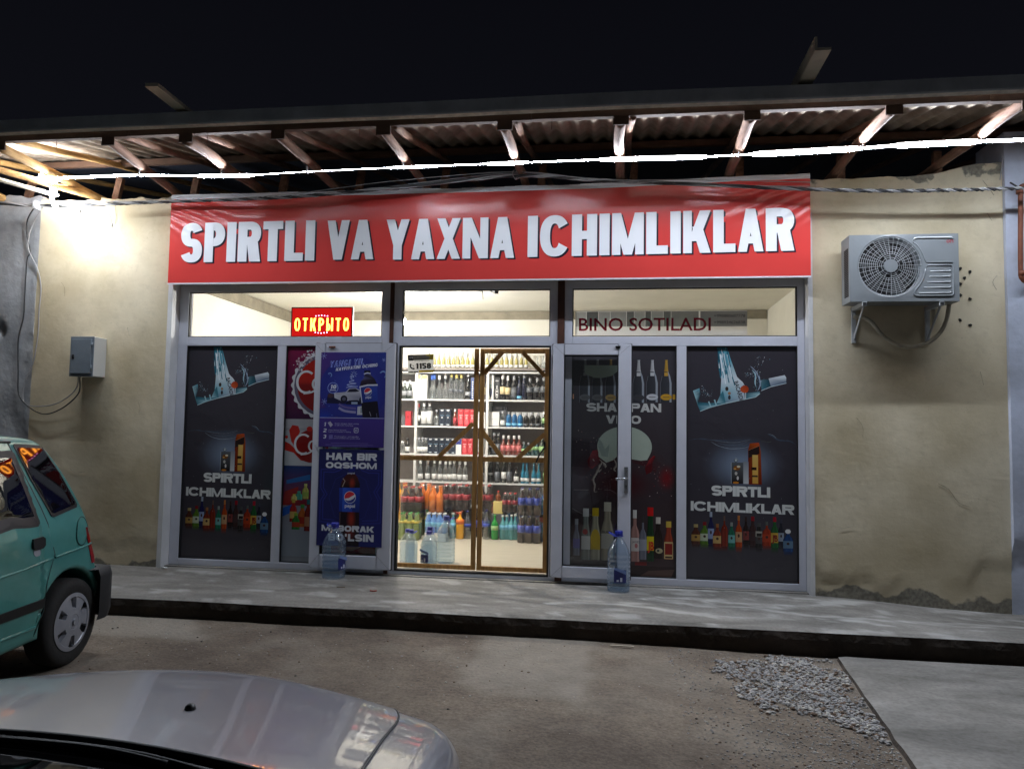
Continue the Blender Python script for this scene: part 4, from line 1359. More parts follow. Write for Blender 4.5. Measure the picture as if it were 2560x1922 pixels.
def air_conditioner():
    root = thing('air_conditioner', 'grey outdoor air conditioner unit on brackets on the right wall', 'air conditioner', (3.972, -.45, 2.452))
    W, H, D = .852, .560, .215
    cx, cz, R = .315, .292, .243
    m = MB()
    # casing: back, sides, top, bottom; front with a round opening
    m.box(0, W, D-.012, D, 0, H); m.box(0, W, 0, D-.013, H-.012, H+.0); m.box(0, W, 0, D-.013, 0, .012); m.box(W-.012, W, 0, D-.013, .0125, H-.0125)
    m.box(0, .012, 0, .03, .0125, H-.0125); m.box(0, .012, D-.07, D-.013, .0125, H-.0125); m.box(0, .012, .0305, D-.0705, .0125, .05); m.box(0, .012, .0305, D-.0705, H-.10, H-.0125)
    n = 48
    ring = [(cx+R*cos(2*pi*k/n), cz+R*sin(2*pi*k/n)) for k in range(n)]
    def hit(a):
        ca, sa = cos(a), sin(a)
        t = min((W-cx)/ca if ca > 1e-9 else (0-cx)/ca if ca < -1e-9 else 1e9, (H-cz)/sa if sa > 1e-9 else (0-cz)/sa if sa < -1e-9 else 1e9)
        return (cx+t*ca, cz+t*sa)
    corners = [atan2(H-cz, W-cx), atan2(H-cz, -cx), atan2(-cz, -cx)+2*pi, atan2(-cz, W-cx)+2*pi]
    angs = sorted([2*pi*k/n for k in range(n)]+[c % (2*pi) for c in corners])
    vs = []
    for a in angs:
        ox, oz = hit(a)
        vs += [(cx+R*cos(a), 0, cz+R*sin(a)), (cx+(R+.012)*cos(a), -.006, cz+(R+.012)*sin(a)), (ox, -.001, oz)]
    k = len(angs)
    fs = []
    for i in range(k):
        j = (i+1) % k
        fs += [(3*i, 3*i+1, 3*j+1, 3*j), (3*i+1, 3*i+2, 3*j+2, 3*j+1)]
    m.add([(a, b, c) for a, b, c in vs], [f[::-1] for f in fs], 0)
    m.add([(cx+R*cos(2*pi*q/n), y, cz+R*sin(2*pi*q/n)) for y in (0, .05) for q in range(n)], [(q, (q+1) % n, n+(q+1) % n, n+q) for q in range(n)], 0)
    m.build('casing', ['metal_ac'], root)
    MB().box(-.0, .006, .032, D-.072, .055, H-.105).build('coil', 'ac_dark', root)
    f = MB()
    for i in range(26):
        z = .06+i*.0152
        f.box(-.002, -.0005, .034, D-.074, z, z+.004)
    tag(f.build('coil_fin', 'ac_fin', root), kind='stuff')
    fan = MB()
    for b in range(3):
        a0 = b*2*pi/3+.4
        for t in range(6):
            a = a0+t*.22; a2 = a+.22
            fan.add([(cx+.06*cos(a), .05+.01*t/6, cz+.06*sin(a)), (cx+.225*cos(a), .04+.05*t/6, cz+.225*sin(a)), (cx+.225*cos(a2), .04+.05*(t+1)/6, cz+.225*sin(a2)), (cx+.06*cos(a2), .05+.01*(t+1)/6, cz+.06*sin(a2))], [(0, 1, 2, 3)])
    fan.tube([(cx, .03, cz), (cx, .1, cz)], .06, 16)
    fan.build('fan', 'ac_dark', root)
    MB().tube([(cx, .12, cz), (cx, .125, cz)], R, 32).build('fan_shroud', 'ac_dark', root)
    g = MB()
    def wire(pts, r=.0026):
        g.tube(pts, r, 4, 0, False)
    dome = lambda r: -.004-.022*(1-(r/R)**2)
    for i in range(12):
        r = .055+(R-.055)*(i+1)/12
        # concentric wires, broken into staggered arcs like the real guard
        for s_ in range(12):
            if i % 3 == 1 and s_ % 2 == 0 and i < 11:
                continue
            a0 = 2*pi*s_/12
            wire([(cx+r*cos(a0+2*pi/12*q/4), dome(r), cz+r*sin(a0+2*pi/12*q/4)) for q in range(5)], .0013)
    for s_ in range(36):
        a = 2*pi*s_/36+.04
        r0 = .052 if s_ % 3 == 0 else (.10 if s_ % 3 == 1 else .10)
        wire([(cx+r*cos(a), dome(r)-.002, cz+r*sin(a)) for r in (r0, (r0+R)/2, R+.004)], .0014)
    tag(g.build('fan_guard', 'metal_white', root), kind='stuff')
    MB().tube([(cx, -.034, cz), (cx, -.022, cz)], .055, 28).build('hub_cap', 'metal_ac', root)
    # pressed panel at the right
    def ridge(pts, w=.0075, y=-.0035):
        r = MB()
        r.tube([(a, y, b) for a, b in pts], w, 6, 0, True)
        return r
    arc = [(cx+(R+.035)*cos(radians(a)), cz+(R+.035)*sin(radians(a))) for a in range(42, 6, -6)]
    ridge([(.50, .50), (.515, .525), (.54, .528), (W-.055, .528), (W-.045, .515)]).build('ridge', 'metal_white', root)
    ridge([(.50, .50), (.505, .485)]+arc+[(.60, .322), (W-.05, .322)], .006).build('ridge', 'metal_ac', root)
    ridge([(.605, .285), (.615, .298), (W-.06, .298), (W-.05, .288), (W-.045, .06), (W-.06, .045), (.52, .045), (.50, .055)]+[(cx+(R+.035)*cos(radians(a)), cz+(R+.035)*sin(radians(a))) for a in range(-44, 2, 8)], .006).build('ridge', 'metal_ac', root)
    for i, z in enumerate((.258, .213, .168, .123, .078)):
        x0 = .630-.0*i if i == 0 else (.622, .622, .604, .580, .540)[i]
        MB().prism([(x0+.01, z-.008), (W-.075, z-.008), (W-.07, z), (W-.075, z+.010), (x0+.02, z+.010), (x0+.004, z)], -.0012, .0005).build('slot', 'ac_dark', root)
        ridge([(x0, z-.010), (W-.075, z-.010), (W-.068, z-.002)], .0042, -.004).build('lip', 'metal_white', root)
    a = Art()
    a.text('ROISOn', .66, .482, .812, .508, C3(150, 28, 40), t=.24, u=.22, gap=.2)
    a.build('lettering', 'print_vinyl', root, (0, -.0025, 0))
    # wall brackets
    for x in (.115, .715):
        b = MB()
        b.box(x-.017, x+.017, D+.062, D+.068+.02, -.31, .0)
        b.box(x-.017, x+.017, -.005, D+.08, -.036, -.002)
        b.bar((x, .03, -.036), (x, D+.07, -.275), .026, .006, up=(1, 0, 0))
        br = b.build('bracket', 'metal_white', root)
        MB().box(x-.014, x+.014, -.008, -.0055, -.033, -.006).build('bracket_end', 'ac_dark', br)
    MB().tube(smooth_path([(.10, .24, -.09), (.17, .22, -.10), (.237, .2, -.147), (.326, .2, -.261), (.448, .2, -.34), (.57, .2, -.352), (.69, .2, -.313), (.775, .19, -.235), (.815, .16, -.13), (.822, .12, -.01)], 6), .017, 10).build('hose', 'hose_tape', root)
    MB().tube([(.73, .2, -.15), (.73, .2, -.005)], .016, 8).build('hose', 'hose_tape', root)
air_conditioner()
# ------------------------------------------------------------------ printed window films and posters
WHITE = C3(205, 207, 205)
def bar_poster(name, label, x0, W, lean=0):
    H = 2.084
    a = Art()
    k = W/.967
    X = lambda u: (u-65)*.000797*k
    Z = lambda v: H-(v-28)*.000818
    X2 = lambda u: (u-85)*.00063*k
    Z2 = lambda v: .967-.000646*v
    bk, bk2 = C3(33, 31, 36), C3(42, 40, 46)
    a.rect(0, 0, W, H, C3(58, 55, 62))
    # pouring water
    tq, tl, wh = C3(40, 108, 128), C3(96, 160, 180), C3(196, 208, 215)
    rng = random.Random(4)
    a.poly([(X(400), Z(38)), (X(515), Z(38)), (X(560), Z(180)), (X(625), Z(360)), (X(690), Z(430)), (X(715), Z(605)), (X(500), Z(660)), (X(405), Z(650)), (X(440), Z(570)), (X(450), Z(400)), (X(440), Z(220))], wh,
           [tq, tq, tl, wh, wh, C3(170, 182, 195), C3(150, 165, 180), tq, tl, wh, tl])
    for i in range(46):
        t0 = rng.random()
        u0 = 405+110*t0; u1 = 448+t0*175
        f0 = rng.random()*.6; f1 = f0+.2+.25*rng.random()
        A = lambda f: (X(u0+(u1-u0)*f**1.3), Z(40+430*f))
        a.line([A(f0), A((f0+f1)/2), A(min(1, f1))], .004+.006*rng.random(), rng.choice((tq, C3(28, 80, 100), tl, wh, C3(225, 235, 240))))
    # bottle lying on its side
    gl, gd, ge = C3(58, 112, 128), C3(30, 62, 76), C3(150, 190, 200)
    a.poly([(X(132), Z(520)), (X(205), Z(490)), (X(215), Z(560)), (X(190), Z(640)), (X(310), Z(655)), (X(400), Z(650)), (X(440), Z(560)), (X(470), Z(515)), (X(500), Z(655)), (X(330), Z(700)), (X(215), Z(745)), (X(185), Z(680)), (X(160), Z(600))], gl,
           [ge, tl, gd, gd, gl, ge, gl, gl, gl, ge, gl, gl, ge])
    a.poly([(X(720), Z(540)), (X(880), Z(520)), (X(870), Z(550)), (X(830), Z(580)), (X(720), Z(605))], gl, [gd, gl, ge, gl, gl])
    a.line([(X(215), Z(745)), (X(330), Z(700)), (X(500), Z(655)), (X(720), Z(607)), (X(830), Z(582)), (X(878), Z(545))], .0055, C3(190, 215, 222))
    a.curve([(X(640), Z(385)), (X(690), Z(430)), (X(718), Z(500)), (X(720), Z(600))], .006, C3(215, 222, 226))
    a.line([(X(310), Z(640)), (X(335), Z(700))], .012, ge); a.line([(X(375), Z(620)), (X(395), Z(680))], .012, ge)
    a.poly([(X(885), Z(395)), (X(980), Z(385)), (X(1000), Z(455)), (X(900), Z(512))], gd, [C3(90, 120, 128), gd, gd, gl])
    a.poly([(X(975), Z(378)), (X(1150), Z(340)), (X(1168), Z(365)), (X(1168), Z(425)), (X(1000), Z(465))], wh, [C3(190, 198, 206), C3(205, 212, 218), wh, C3(72, 92, 116), C3(100, 120, 142)])
    a.line([(X(895), Z(512)), (X(1000), Z(468)), (X(1168), Z(428))], .005, C3(196, 212, 220))
    # label on the bottle
    a.ell(X(512), Z(495), .014, .02, C3(52, 44, 40)); a.ell(X(540), Z(545), .013, .014, C3(150, 112, 84)); a.ell(X(540), Z(590), .012, .02, C3(56, 50, 56))
    b = Art()
    b.font('BACARDI', 0, 0, .036, C3(48, 40, 44), width=.175, bold=.02)
    ang = radians(-74)
    a.one()
    for pts, cs in b.p:
        a.poly([(X(592)+p[0]*cos(ang)-p[1]*sin(ang), Z(418)+p[0]*sin(ang)+p[1]*cos(ang)) for p in pts], None, cs)
    a.end()
    a.ell(X(708), Z(497), .036, .034, C3(150, 52, 24), 22, C3(196, 84, 44))
    # splashes
    for u, v, sx, sy, nn in ((820, 340, 60, 60, 60), (880, 200, 80, 60, 26), (740, 330, 30, 30, 14), (290, 540, 80, 40, 34), (850, 460, 40, 60, 26), (240, 500, 30, 30, 16)):
        for i in range(nn):
            x, y = rng.gauss(u, sx*.6), rng.gauss(v, sy*.6)
            r = rng.choice((.001, .0015, .002, .003))
            cc = rng.choice((wh, tl, C3(120, 140, 160), C3(225, 232, 238)))
            a.poly([(X(x)-r, Z(y)), (X(x), Z(y)-r*1.4), (X(x)+r, Z(y)+r*.5), (X(x), Z(y)+r*1.6)], cc)
    a.swoosh([(X(770), Z(240)), (X(830), Z(300)), (X(870), Z(380)), (X(880), Z(450)), (X(850), Z(520))], .026, C3(166, 182, 204), 8, C3(80, 96, 116))
    a.swoosh([(X(790), Z(280)), (X(830), Z(340)), (X(825), Z(420)), (X(835), Z(470))], .018, wh, 8, tl)
    a.swoosh([(X(840), Z(330)), (X(860), Z(400)), (X(850), Z(480))], .014, C3(40, 56, 70))
    # blue glow under the surface, the wave
    a.glow(X(690), Z(1330), .37, .27, C3(116, 130, 152), C3(58, 55, 62))
    nv, lt = C3(74, 86, 104), C3(150, 162, 174)
    for pts, w, c in (([(75, 1070), (200, 1050), (350, 1062), (520, 1065), (650, 1060), (780, 1045)], .010, nv), ([(330, 1075), (420, 1125), (560, 1155), (700, 1140), (760, 1120)], .008, lt),
                      ([(400, 1090), (500, 1110), (640, 1108), (760, 1060)], .006, C3(104, 118, 134)), ([(340, 1060), (480, 1080), (620, 1082), (780, 1045)], .004, lt), ([(950, 985), (1010, 1010), (1080, 1050), (1200, 1060), (1268, 1095)], .012, nv),
                      ([(960, 980), (1020, 1000), (1060, 1035)], .005, lt), ([(620, 1120), (700, 1125), (750, 1100)], .012, C3(88, 104, 122)), ([(880, 1060), (980, 1075), (1000, 1060)], .006, C3(98, 98, 84))):
        a.swoosh([(X(u), Z(v)) for u, v in pts], w*1.5, c, 8, C3(52, 58, 70))
    # box and glass
    am, ad, yl = C3(150, 66, 22), C3(104, 34, 18), C3(188, 144, 62)
    a.poly([(X(745), Z(1535)), (X(745), Z(1165)), (X(765), Z(1090)), (X(865), Z(1080)), (X(885), Z(1180)), (X(895), Z(1535))], am, [ad, ad, am, C3(186, 72, 36), am, ad])
    a.poly([(X(750), Z(1165)), (X(870), Z(1115)), (X(870), Z(1200)), (X(750), Z(1250))], C3(42, 30, 28)); a.line([(X(750), Z(1165)), (X(870), Z(1115))], .003, C3(170, 120, 80))
    a.rect(X(792), Z(1525), X(855), Z(1215), yl, C3(204, 168, 90)); a.rect(X(780), Z(1380), X(838), Z(1348), C3(46, 30, 22)); a.rect(X(790), Z(1455), X(850), Z(1435), C3(60, 50, 40))
    a.rect(X(693), Z(1530), X(750), Z(1290), C3(186, 188, 190), C3(120, 126, 134))
    a.rect(X(560), Z(1530), X(690), Z(1300), C3(34, 28, 28), C3(84, 88, 92)); a.rect(X(556), Z(1530), X(562), Z(1300), C3(150, 160, 168)); a.rect(X(688), Z(1530), X(693), Z(1300), C3(90, 96, 104))
    for u, v, rx, rz, c in ((620, 1360, .030, .022, C3(120, 74, 32)), (640, 1345, .016, .010, C3(206, 196, 170)), (600, 1370, .012, .007, C3(206, 150, 80)), (612, 1420, .012, .016, C3(176, 172, 166)), (630, 1470, .009, .018, C3(196, 192, 190)), (610, 1520, .026, .010, C3(186, 116, 34))):
        a.ell(X(u), Z(v), rx, rz, c, 12)
    a.poly([(X(585), Z(1270)), (X(612), Z(1250)), (X(642), Z(1275)), (X(605), Z(1308))], C3(108, 118, 124), [C3(60, 66, 72), C3(150, 160, 164), C3(108, 118, 124), C3(70, 76, 84)])
    a.ell(X(610), Z(1278), .009, .008, C3(178, 186, 190), 8)
    # lettering
    a.text('SPIRTLI', X2(432), Z2(345), X2(1250), Z2(204), WHITE, t=.31, u=.25, gap=.02, shear=-.012)
    a.text('ICHIMLIKLAR', X2(140), Z2(560), X2(1578), Z2(428), WHITE, t=.30, u=.25, gap=.025, shear=-.013)
    # row of bottles with their faint reflections
    B = [(212, 745, 130, 1020, (94, 46, 30), (190, 170, 110), (178, 140, 74), .5), (335, 710, 128, 1020, (96, 138, 38), (140, 30, 34), (196, 206, 176), .42), (424, 570, 88, 1010, (32, 34, 92), (176, 186, 206), (148, 164, 200), .45), (514, 730, 128, 1050, (138, 48, 26), (160, 104, 60), (206, 168, 104), .35),
         (612, 620, 96, 1035, (140, 44, 24), (110, 84, 74), None, .3), (712, 705, 96, 1040, (28, 118, 88), (150, 156, 150), (112, 176, 172), .4), (812, 610, 92, 1040, (196, 74, 26), (198, 122, 60), (196, 152, 108), .36), (912, 625, 84, 1000, (46, 30, 30), (60, 40, 38), (130, 60, 56), .4),
         (1006, 615, 100, 1010, (70, 44, 44), (156, 26, 40), (66, 48, 50), .5), (1092, 700, 100, 1040, (46, 42, 42), (80, 80, 80), (74, 72, 72), .6), (1200, 680, 128, 1010, (172, 54, 24), (96, 100, 96), (180, 62, 28), .3), (1308, 615, 108, 1030, (40, 108, 54), (178, 36, 52), (206, 168, 62), .45),
         (1396, 640, 80, 1000, (44, 44, 58), (70, 70, 84), (150, 160, 176), .5), (1490, 775, 138, 1080, (36, 78, 142), (196, 196, 198), (100, 134, 160), .4)]
    for u, v0, w, v1, body, cap, lab, nk in B:
        x, z, ww, hh = X2(u), Z2(v1), w*.00063*k, (v1-v0)*.000646
        a.bottle(x, z, ww, hh, C3(*[int(v*.8) for v in body]), C3(*[int(v*.85) for v in cap]), C3(*[int(v*.9) for v in lab]) if lab else None, neck=nk*.8, lab=(.16, .48), shoulder=.52)
        if lab:
            a.ell(x, z+hh*.36, ww*.16, hh*.06, C3(60, 40, 36), 8)
        a.rect(x-ww*.42, z-hh*.18, x+ww*.42, z-.002, C3(56, 53, 58), tuple(c*.35 for c in C3(*body)))
    a.font('JB', X2(1270), Z2(945), .055, C3(120, 34, 26), width=.05, bold=.04)
    a.ell(X2(1490), Z2(805), .024, .020, C3(214, 214, 214), 12)
    a.rect(X2(1045), Z2(890), X2(1135), Z2(815), C3(150, 146, 134)); a.rect(X2(1058), Z2(886), X2(1130), Z2(842), C3(40, 36, 34))
    # creases and flecks
    for i in range(26):
        x, z = rng.uniform(.03, W-.03), rng.uniform(.05, H-.05)
        r = rng.choice((.0015, .002, .003))
        a.poly([(x-r, z), (x, z-r), (x+r, z), (x, z+r*2)], C3(120, 120, 126))
    a.clip(W, H)
    return tag(a.build(name, 'print_film', None, (x0, -.0045, .0435)), label, 'poster')
bar_poster('window_poster', 'black window film with a pouring bottle, its sheet beside the cola panel on the left', -2.176, .940)
bar_poster('window_poster', 'black window film with a pouring bottle, its sheet beside the wine panel on the right', 2.692, .953)

def wine_poster():
    W, H = .934, 2.072
    a = Art()
    X = lambda u: (u-247)*.000695
    Z = lambda v: H-(v-34)*.000689
    bk = C3(40, 40, 45)
    rng = random.Random(9)
    a.rect(0, 0, W, H, C3(58, 42, 44), C3(64, 62, 68))
    # red splash
    rd, rl = C3(84, 26, 30), C3(138, 40, 44)
    for cx, cz, rx, rz, c in ((660, 1720, .28, .24, C3(74, 32, 36)), (1180, 1700, .24, .22, C3(74, 28, 32)), (900, 1850, .36, .2, C3(72, 24, 28)), (1480, 1760, .10, .14, C3(110, 30, 34))):
        a.glow(X(cx), Z(cz), rx, rz, c, C3(60, 50, 54))
    a.poly([(X(450), Z(1560)), (X(520), Z(1420)), (X(610), Z(1400)), (X(620), Z(1560)), (X(520), Z(1660)), (X(470), Z(1640))], rl, [rd, rl, rd, rd, rl, rd])
    a.poly([(X(1200), Z(1640)), (X(1250), Z(1540)), (X(1310), Z(1470)), (X(1340), Z(1480)), (X(1300), Z(1560)), (X(1290), Z(1680)), (X(1220), Z(1720))], rl, [rd, rl, rl, rd, rd, rd, rd])
    for i in range(160):
        u, v = rng.choice(((rng.gauss(640, 140), rng.gauss(1780, 120)), (rng.gauss(1180, 110), rng.gauss(1650, 90)), (rng.gauss(1450, 90), rng.gauss(1840, 120)), (rng.gauss(430, 90), rng.gauss(1250, 120))))
        if not 252 < u < 1580 or not 1100 < v < 2060: continue
        r = rng.choice((.001, .0016, .0025, .004))
        a.poly([(X(u)-r, Z(v)), (X(u)+r*.4, Z(v)-r), (X(u)+r*1.5, Z(v)+r*.5), (X(u), Z(v)+r*1.3)], rng.choice((rl, C3(150, 110, 108), C3(96, 40, 42), C3(180, 160, 156))))
    # champagne bottles
    for u, v0, w, v1, lab, foil in ((200, 300, 130, 760, (196, 140, 110), (120, 110, 100)), (410, 200, 140, 780, (96, 96, 98), (150, 150, 150)), (575, 200, 140, 780, (92, 92, 94), (150, 150, 150)), (750, 200, 140, 780, (170, 140, 84), (180, 150, 90)), (925, 200, 140, 780, (170, 160, 150), (170, 170, 170)),
                                    (1115, 205, 150, 775, (66, 66, 72), (190, 190, 192)), (1292, 205, 150, 765, (196, 198, 204), (190, 190, 194)), (1472, 205, 146, 765, (196, 150, 48), (186, 146, 62)), (1625, 205, 140, 760, (196, 150, 48), (186, 146, 62))):
        if u-w/2 < 247: u0 = 255
        x, z, ww, hh = X(u), Z(v1), w*.000695, (v1-v0)*.000689
        if x+ww/2 > W: 
            a.poly([(x-ww*.5, z), (W-.001, z), (W-.001, z+hh*.5), (x-ww*.38, z+hh*.38)], C3(64, 66, 72)); a.rect(x-ww*.5, z+hh*.06, W-.001, z+hh*.18, C3(*lab)); continue
        if x-ww/2 < 0:
            a.poly([(.001, z), (x+ww*.5, z), (x+ww*.5, z+hh*.4), (.004, z+hh*.9), (.001, z+hh*.9)], C3(60, 58, 58)); a.rect(.001, z+hh*.06, x+ww*.5, z+hh*.2, C3(*lab)); continue
        c0, c1, c2 = C3(50, 51, 56), C3(62, 64, 70), C3(150, 156, 166)
        pr = [(0, .5), (.45, .5), (.62, .36), (.72, .2), (.78, .15), (.97, .10), (1, .12)]
        a.one()
        for (p, ra), (q, rb) in zip(pr, pr[1:]):
            cs = (c0, c1) if q <= .75 else (C3(*[v*.75 for v in foil]), C3(*foil))
            a.poly([(x-ra*ww, z+p*hh), (x+ra*ww, z+p*hh), (x+rb*ww, z+q*hh), (x-rb*ww, z+q*hh)], None, [cs[0], cs[1], cs[1], cs[0]])
        a.end()
        a.one()
        for (p, ra), (q, rb) in zip(pr[:4], pr[1:4]):
            a.poly([(x+ra*ww*.58, z+p*hh), (x+ra*ww*.94, z+p*hh), (x+rb*ww*.94, z+q*hh), (x+rb*ww*.58, z+q*hh)], c2)
        a.end()
        a.line([(x-.5*ww, z), (x-.5*ww, z+.45*hh), (x-.36*ww, z+.62*hh)], .003, C3(110, 114, 122))
        a.ell(x, z+hh*.12, ww*.5, hh*.075, C3(*lab), 16)
        a.rect(x-ww*.28, z+hh*.11, x+ww*.28, z+hh*.125, C3(70, 66, 62))
        a.rect(x-ww*.17, z+hh*.62, x+ww*.17, z+hh*.70, C3(*foil))
    a.poly([(X(402), Z(278)), (X(850), Z(278)), (X(850), Z(350)), (X(760), Z(420)), (X(640), Z(448)), (X(540), Z(446)), (X(450), Z(415)), (X(404), Z(385))], C3(168, 184, 166))
    a.text('SHAMPAN', X(432), Z(898), X(1408), Z(784), C3(200, 200, 198), t=.30, u=.24, gap=.04)
    a.text('VINO', X(692), Z(1056), X(1148), Z(946), C3(200, 200, 198), t=.30, u=.24, gap=.10)
    # pale torn disc with a glass in front of the splash
    dc = C3(172, 184, 170)
    pts = [(X(935+355*cos(radians(t))), Z(1360-268*sin(radians(t)))) for t in range(-20, 201, 8)]
    pts += [(X(600), Z(1500)), (X(700), Z(1575)), (X(790), Z(1540)), (X(850), Z(1480)), (X(1040), Z(1525)), (X(1150), Z(1540)), (X(1230), Z(1530))]
    a.poly(pts, dc)
    a.poly([(X(600), Z(1250)), (X(640), Z(1300)), (X(680), Z(1400)), (X(740), Z(1330)), (X(720), Z(1500)), (X(640), Z(1490)), (X(590), Z(1370))], C3(146, 160, 152))
    for pts, w in (([(600, 1530), (640, 1570), (600, 1650), (570, 1720), (530, 1800), (550, 1880), (545, 1960), (590, 1960)], .014), ([(640, 1560), (690, 1620), (680, 1640)], .016), ([(790, 1510), (830, 1600), (800, 1660), (830, 1690)], .014), ([(520, 1530), (545, 1560)], .006), ([(610, 1590), (600, 1700), (640, 1660)], .010)):
        a.swoosh([(X(u), Z(v)) for u, v in pts], w*1.9, C3(196, 190, 176), 8, C3(120, 100, 96))
    a.line([(X(280), Z(1943)), (X(470), Z(1940))], .003, C3(160, 150, 148)); a.curve([(X(680), Z(1935)), (X(760), Z(1938)), (X(840), Z(1985))], .003, C3(150, 130, 128))
    a.curve([(X(260), Z(2190)), (X(330), Z(2230)), (X(420), Z(2262)), (X(560), Z(2268))], .005, C3(110, 106, 106))
    # bottles along the foot
    q = 1557
    for u, v0, w, v1, body, cap, lab, nk in ((318, 770, 90, 1250, (120, 124, 140), (150, 154, 160), (110, 110, 168), .5), (440, 628, 118, 1300, (130, 136, 130), (196, 198, 196), (206, 206, 202), .66), (565, 618, 130, 1300, (168, 164, 140), (206, 178, 32), (206, 176, 52), .66), (722, 538, 165, 1300, (170, 162, 140), (212, 206, 186), (196, 192, 178), .58),
                                             (870, 780, 100, 1300, (120, 40, 40), (160, 50, 50), (170, 150, 140), .4), (1075, 630, 130, 1300, (160, 120, 112), (206, 204, 200), (206, 196, 190), .38), (1180, 700, 100, 1270, (110, 112, 124), (60, 56, 56), (150, 154, 164), .3), (1275, 590, 96, 1290, (24, 58, 34), (186, 26, 26), (214, 196, 24), .8), (1375, 715, 110, 1250, (38, 28, 26), (196, 190, 180), None, .55), (1508, 765, 112, 1255, (150, 60, 40), (206, 176, 74), (206, 176, 120), .6)):
        x, z, ww, hh = X(u), Z(v1+q), w*.000695, (v1-v0)*.000689
        a.bottle(x, z, ww, hh, C3(*body), C3(*cap), C3(*lab) if lab else None, neck=nk*.85, lab=(.2, .46), shoulder=.5)
    a.ell(X(565), Z(1020+q), .042, .085, C3(208, 176, 40), 18); a.ell(X(432), Z(935+q), .024, .026, C3(150, 60, 60), 14)
    a.font('FINLANDIA', X(650), Z(945+q), .022, C3(60, 60, 70), width=.095, bold=.02)
    a.font('JB', X(1242), Z(1140+q), .07, C3(196, 40, 26), width=.055, bold=.05)
    a.rect(X(1452), Z(1250+q), X(1565), Z(1040+q), C3(206, 176, 120)); a.rect(X(1462), Z(1195+q), X(1556), Z(1052+q), C3(140, 36, 28)); a.rect(X(1465), Z(1240+q), X(1552), Z(1218+q), C3(60, 34, 24))
    a.ell(X(1388), Z(1150+q), .032, .024, C3(176, 166, 130), 14); a.ell(X(1375), Z(1148+q), .012, .012, C3(60, 70, 60), 10)
    a.ell(X(1095), Z(1095+q), .014, .022, C3(176, 110, 110), 12)
    a.font('JAMES', X(1042), Z(1060+q), .02, C3(80, 70, 80), width=.07)
    a.rect(X(1080), Z(1345+q), X(1230), Z(1300+q), C3(126, 34, 34), C3(90, 26, 28))
    a.rect(0, 0, W, .09, C3(48, 34, 34), C3(44, 28, 28)); a.poly([(.62, .0), (.9, .0), (.93, .07), (.7, .05)], C3(86, 62, 56))
    a.clip(W, H)
    return tag(a.build('window_poster', 'print_film', None, (1.655, -.0045, .050)), 'dark window film with champagne bottles and a red wine splash behind the right door', 'poster')
wine_poster()

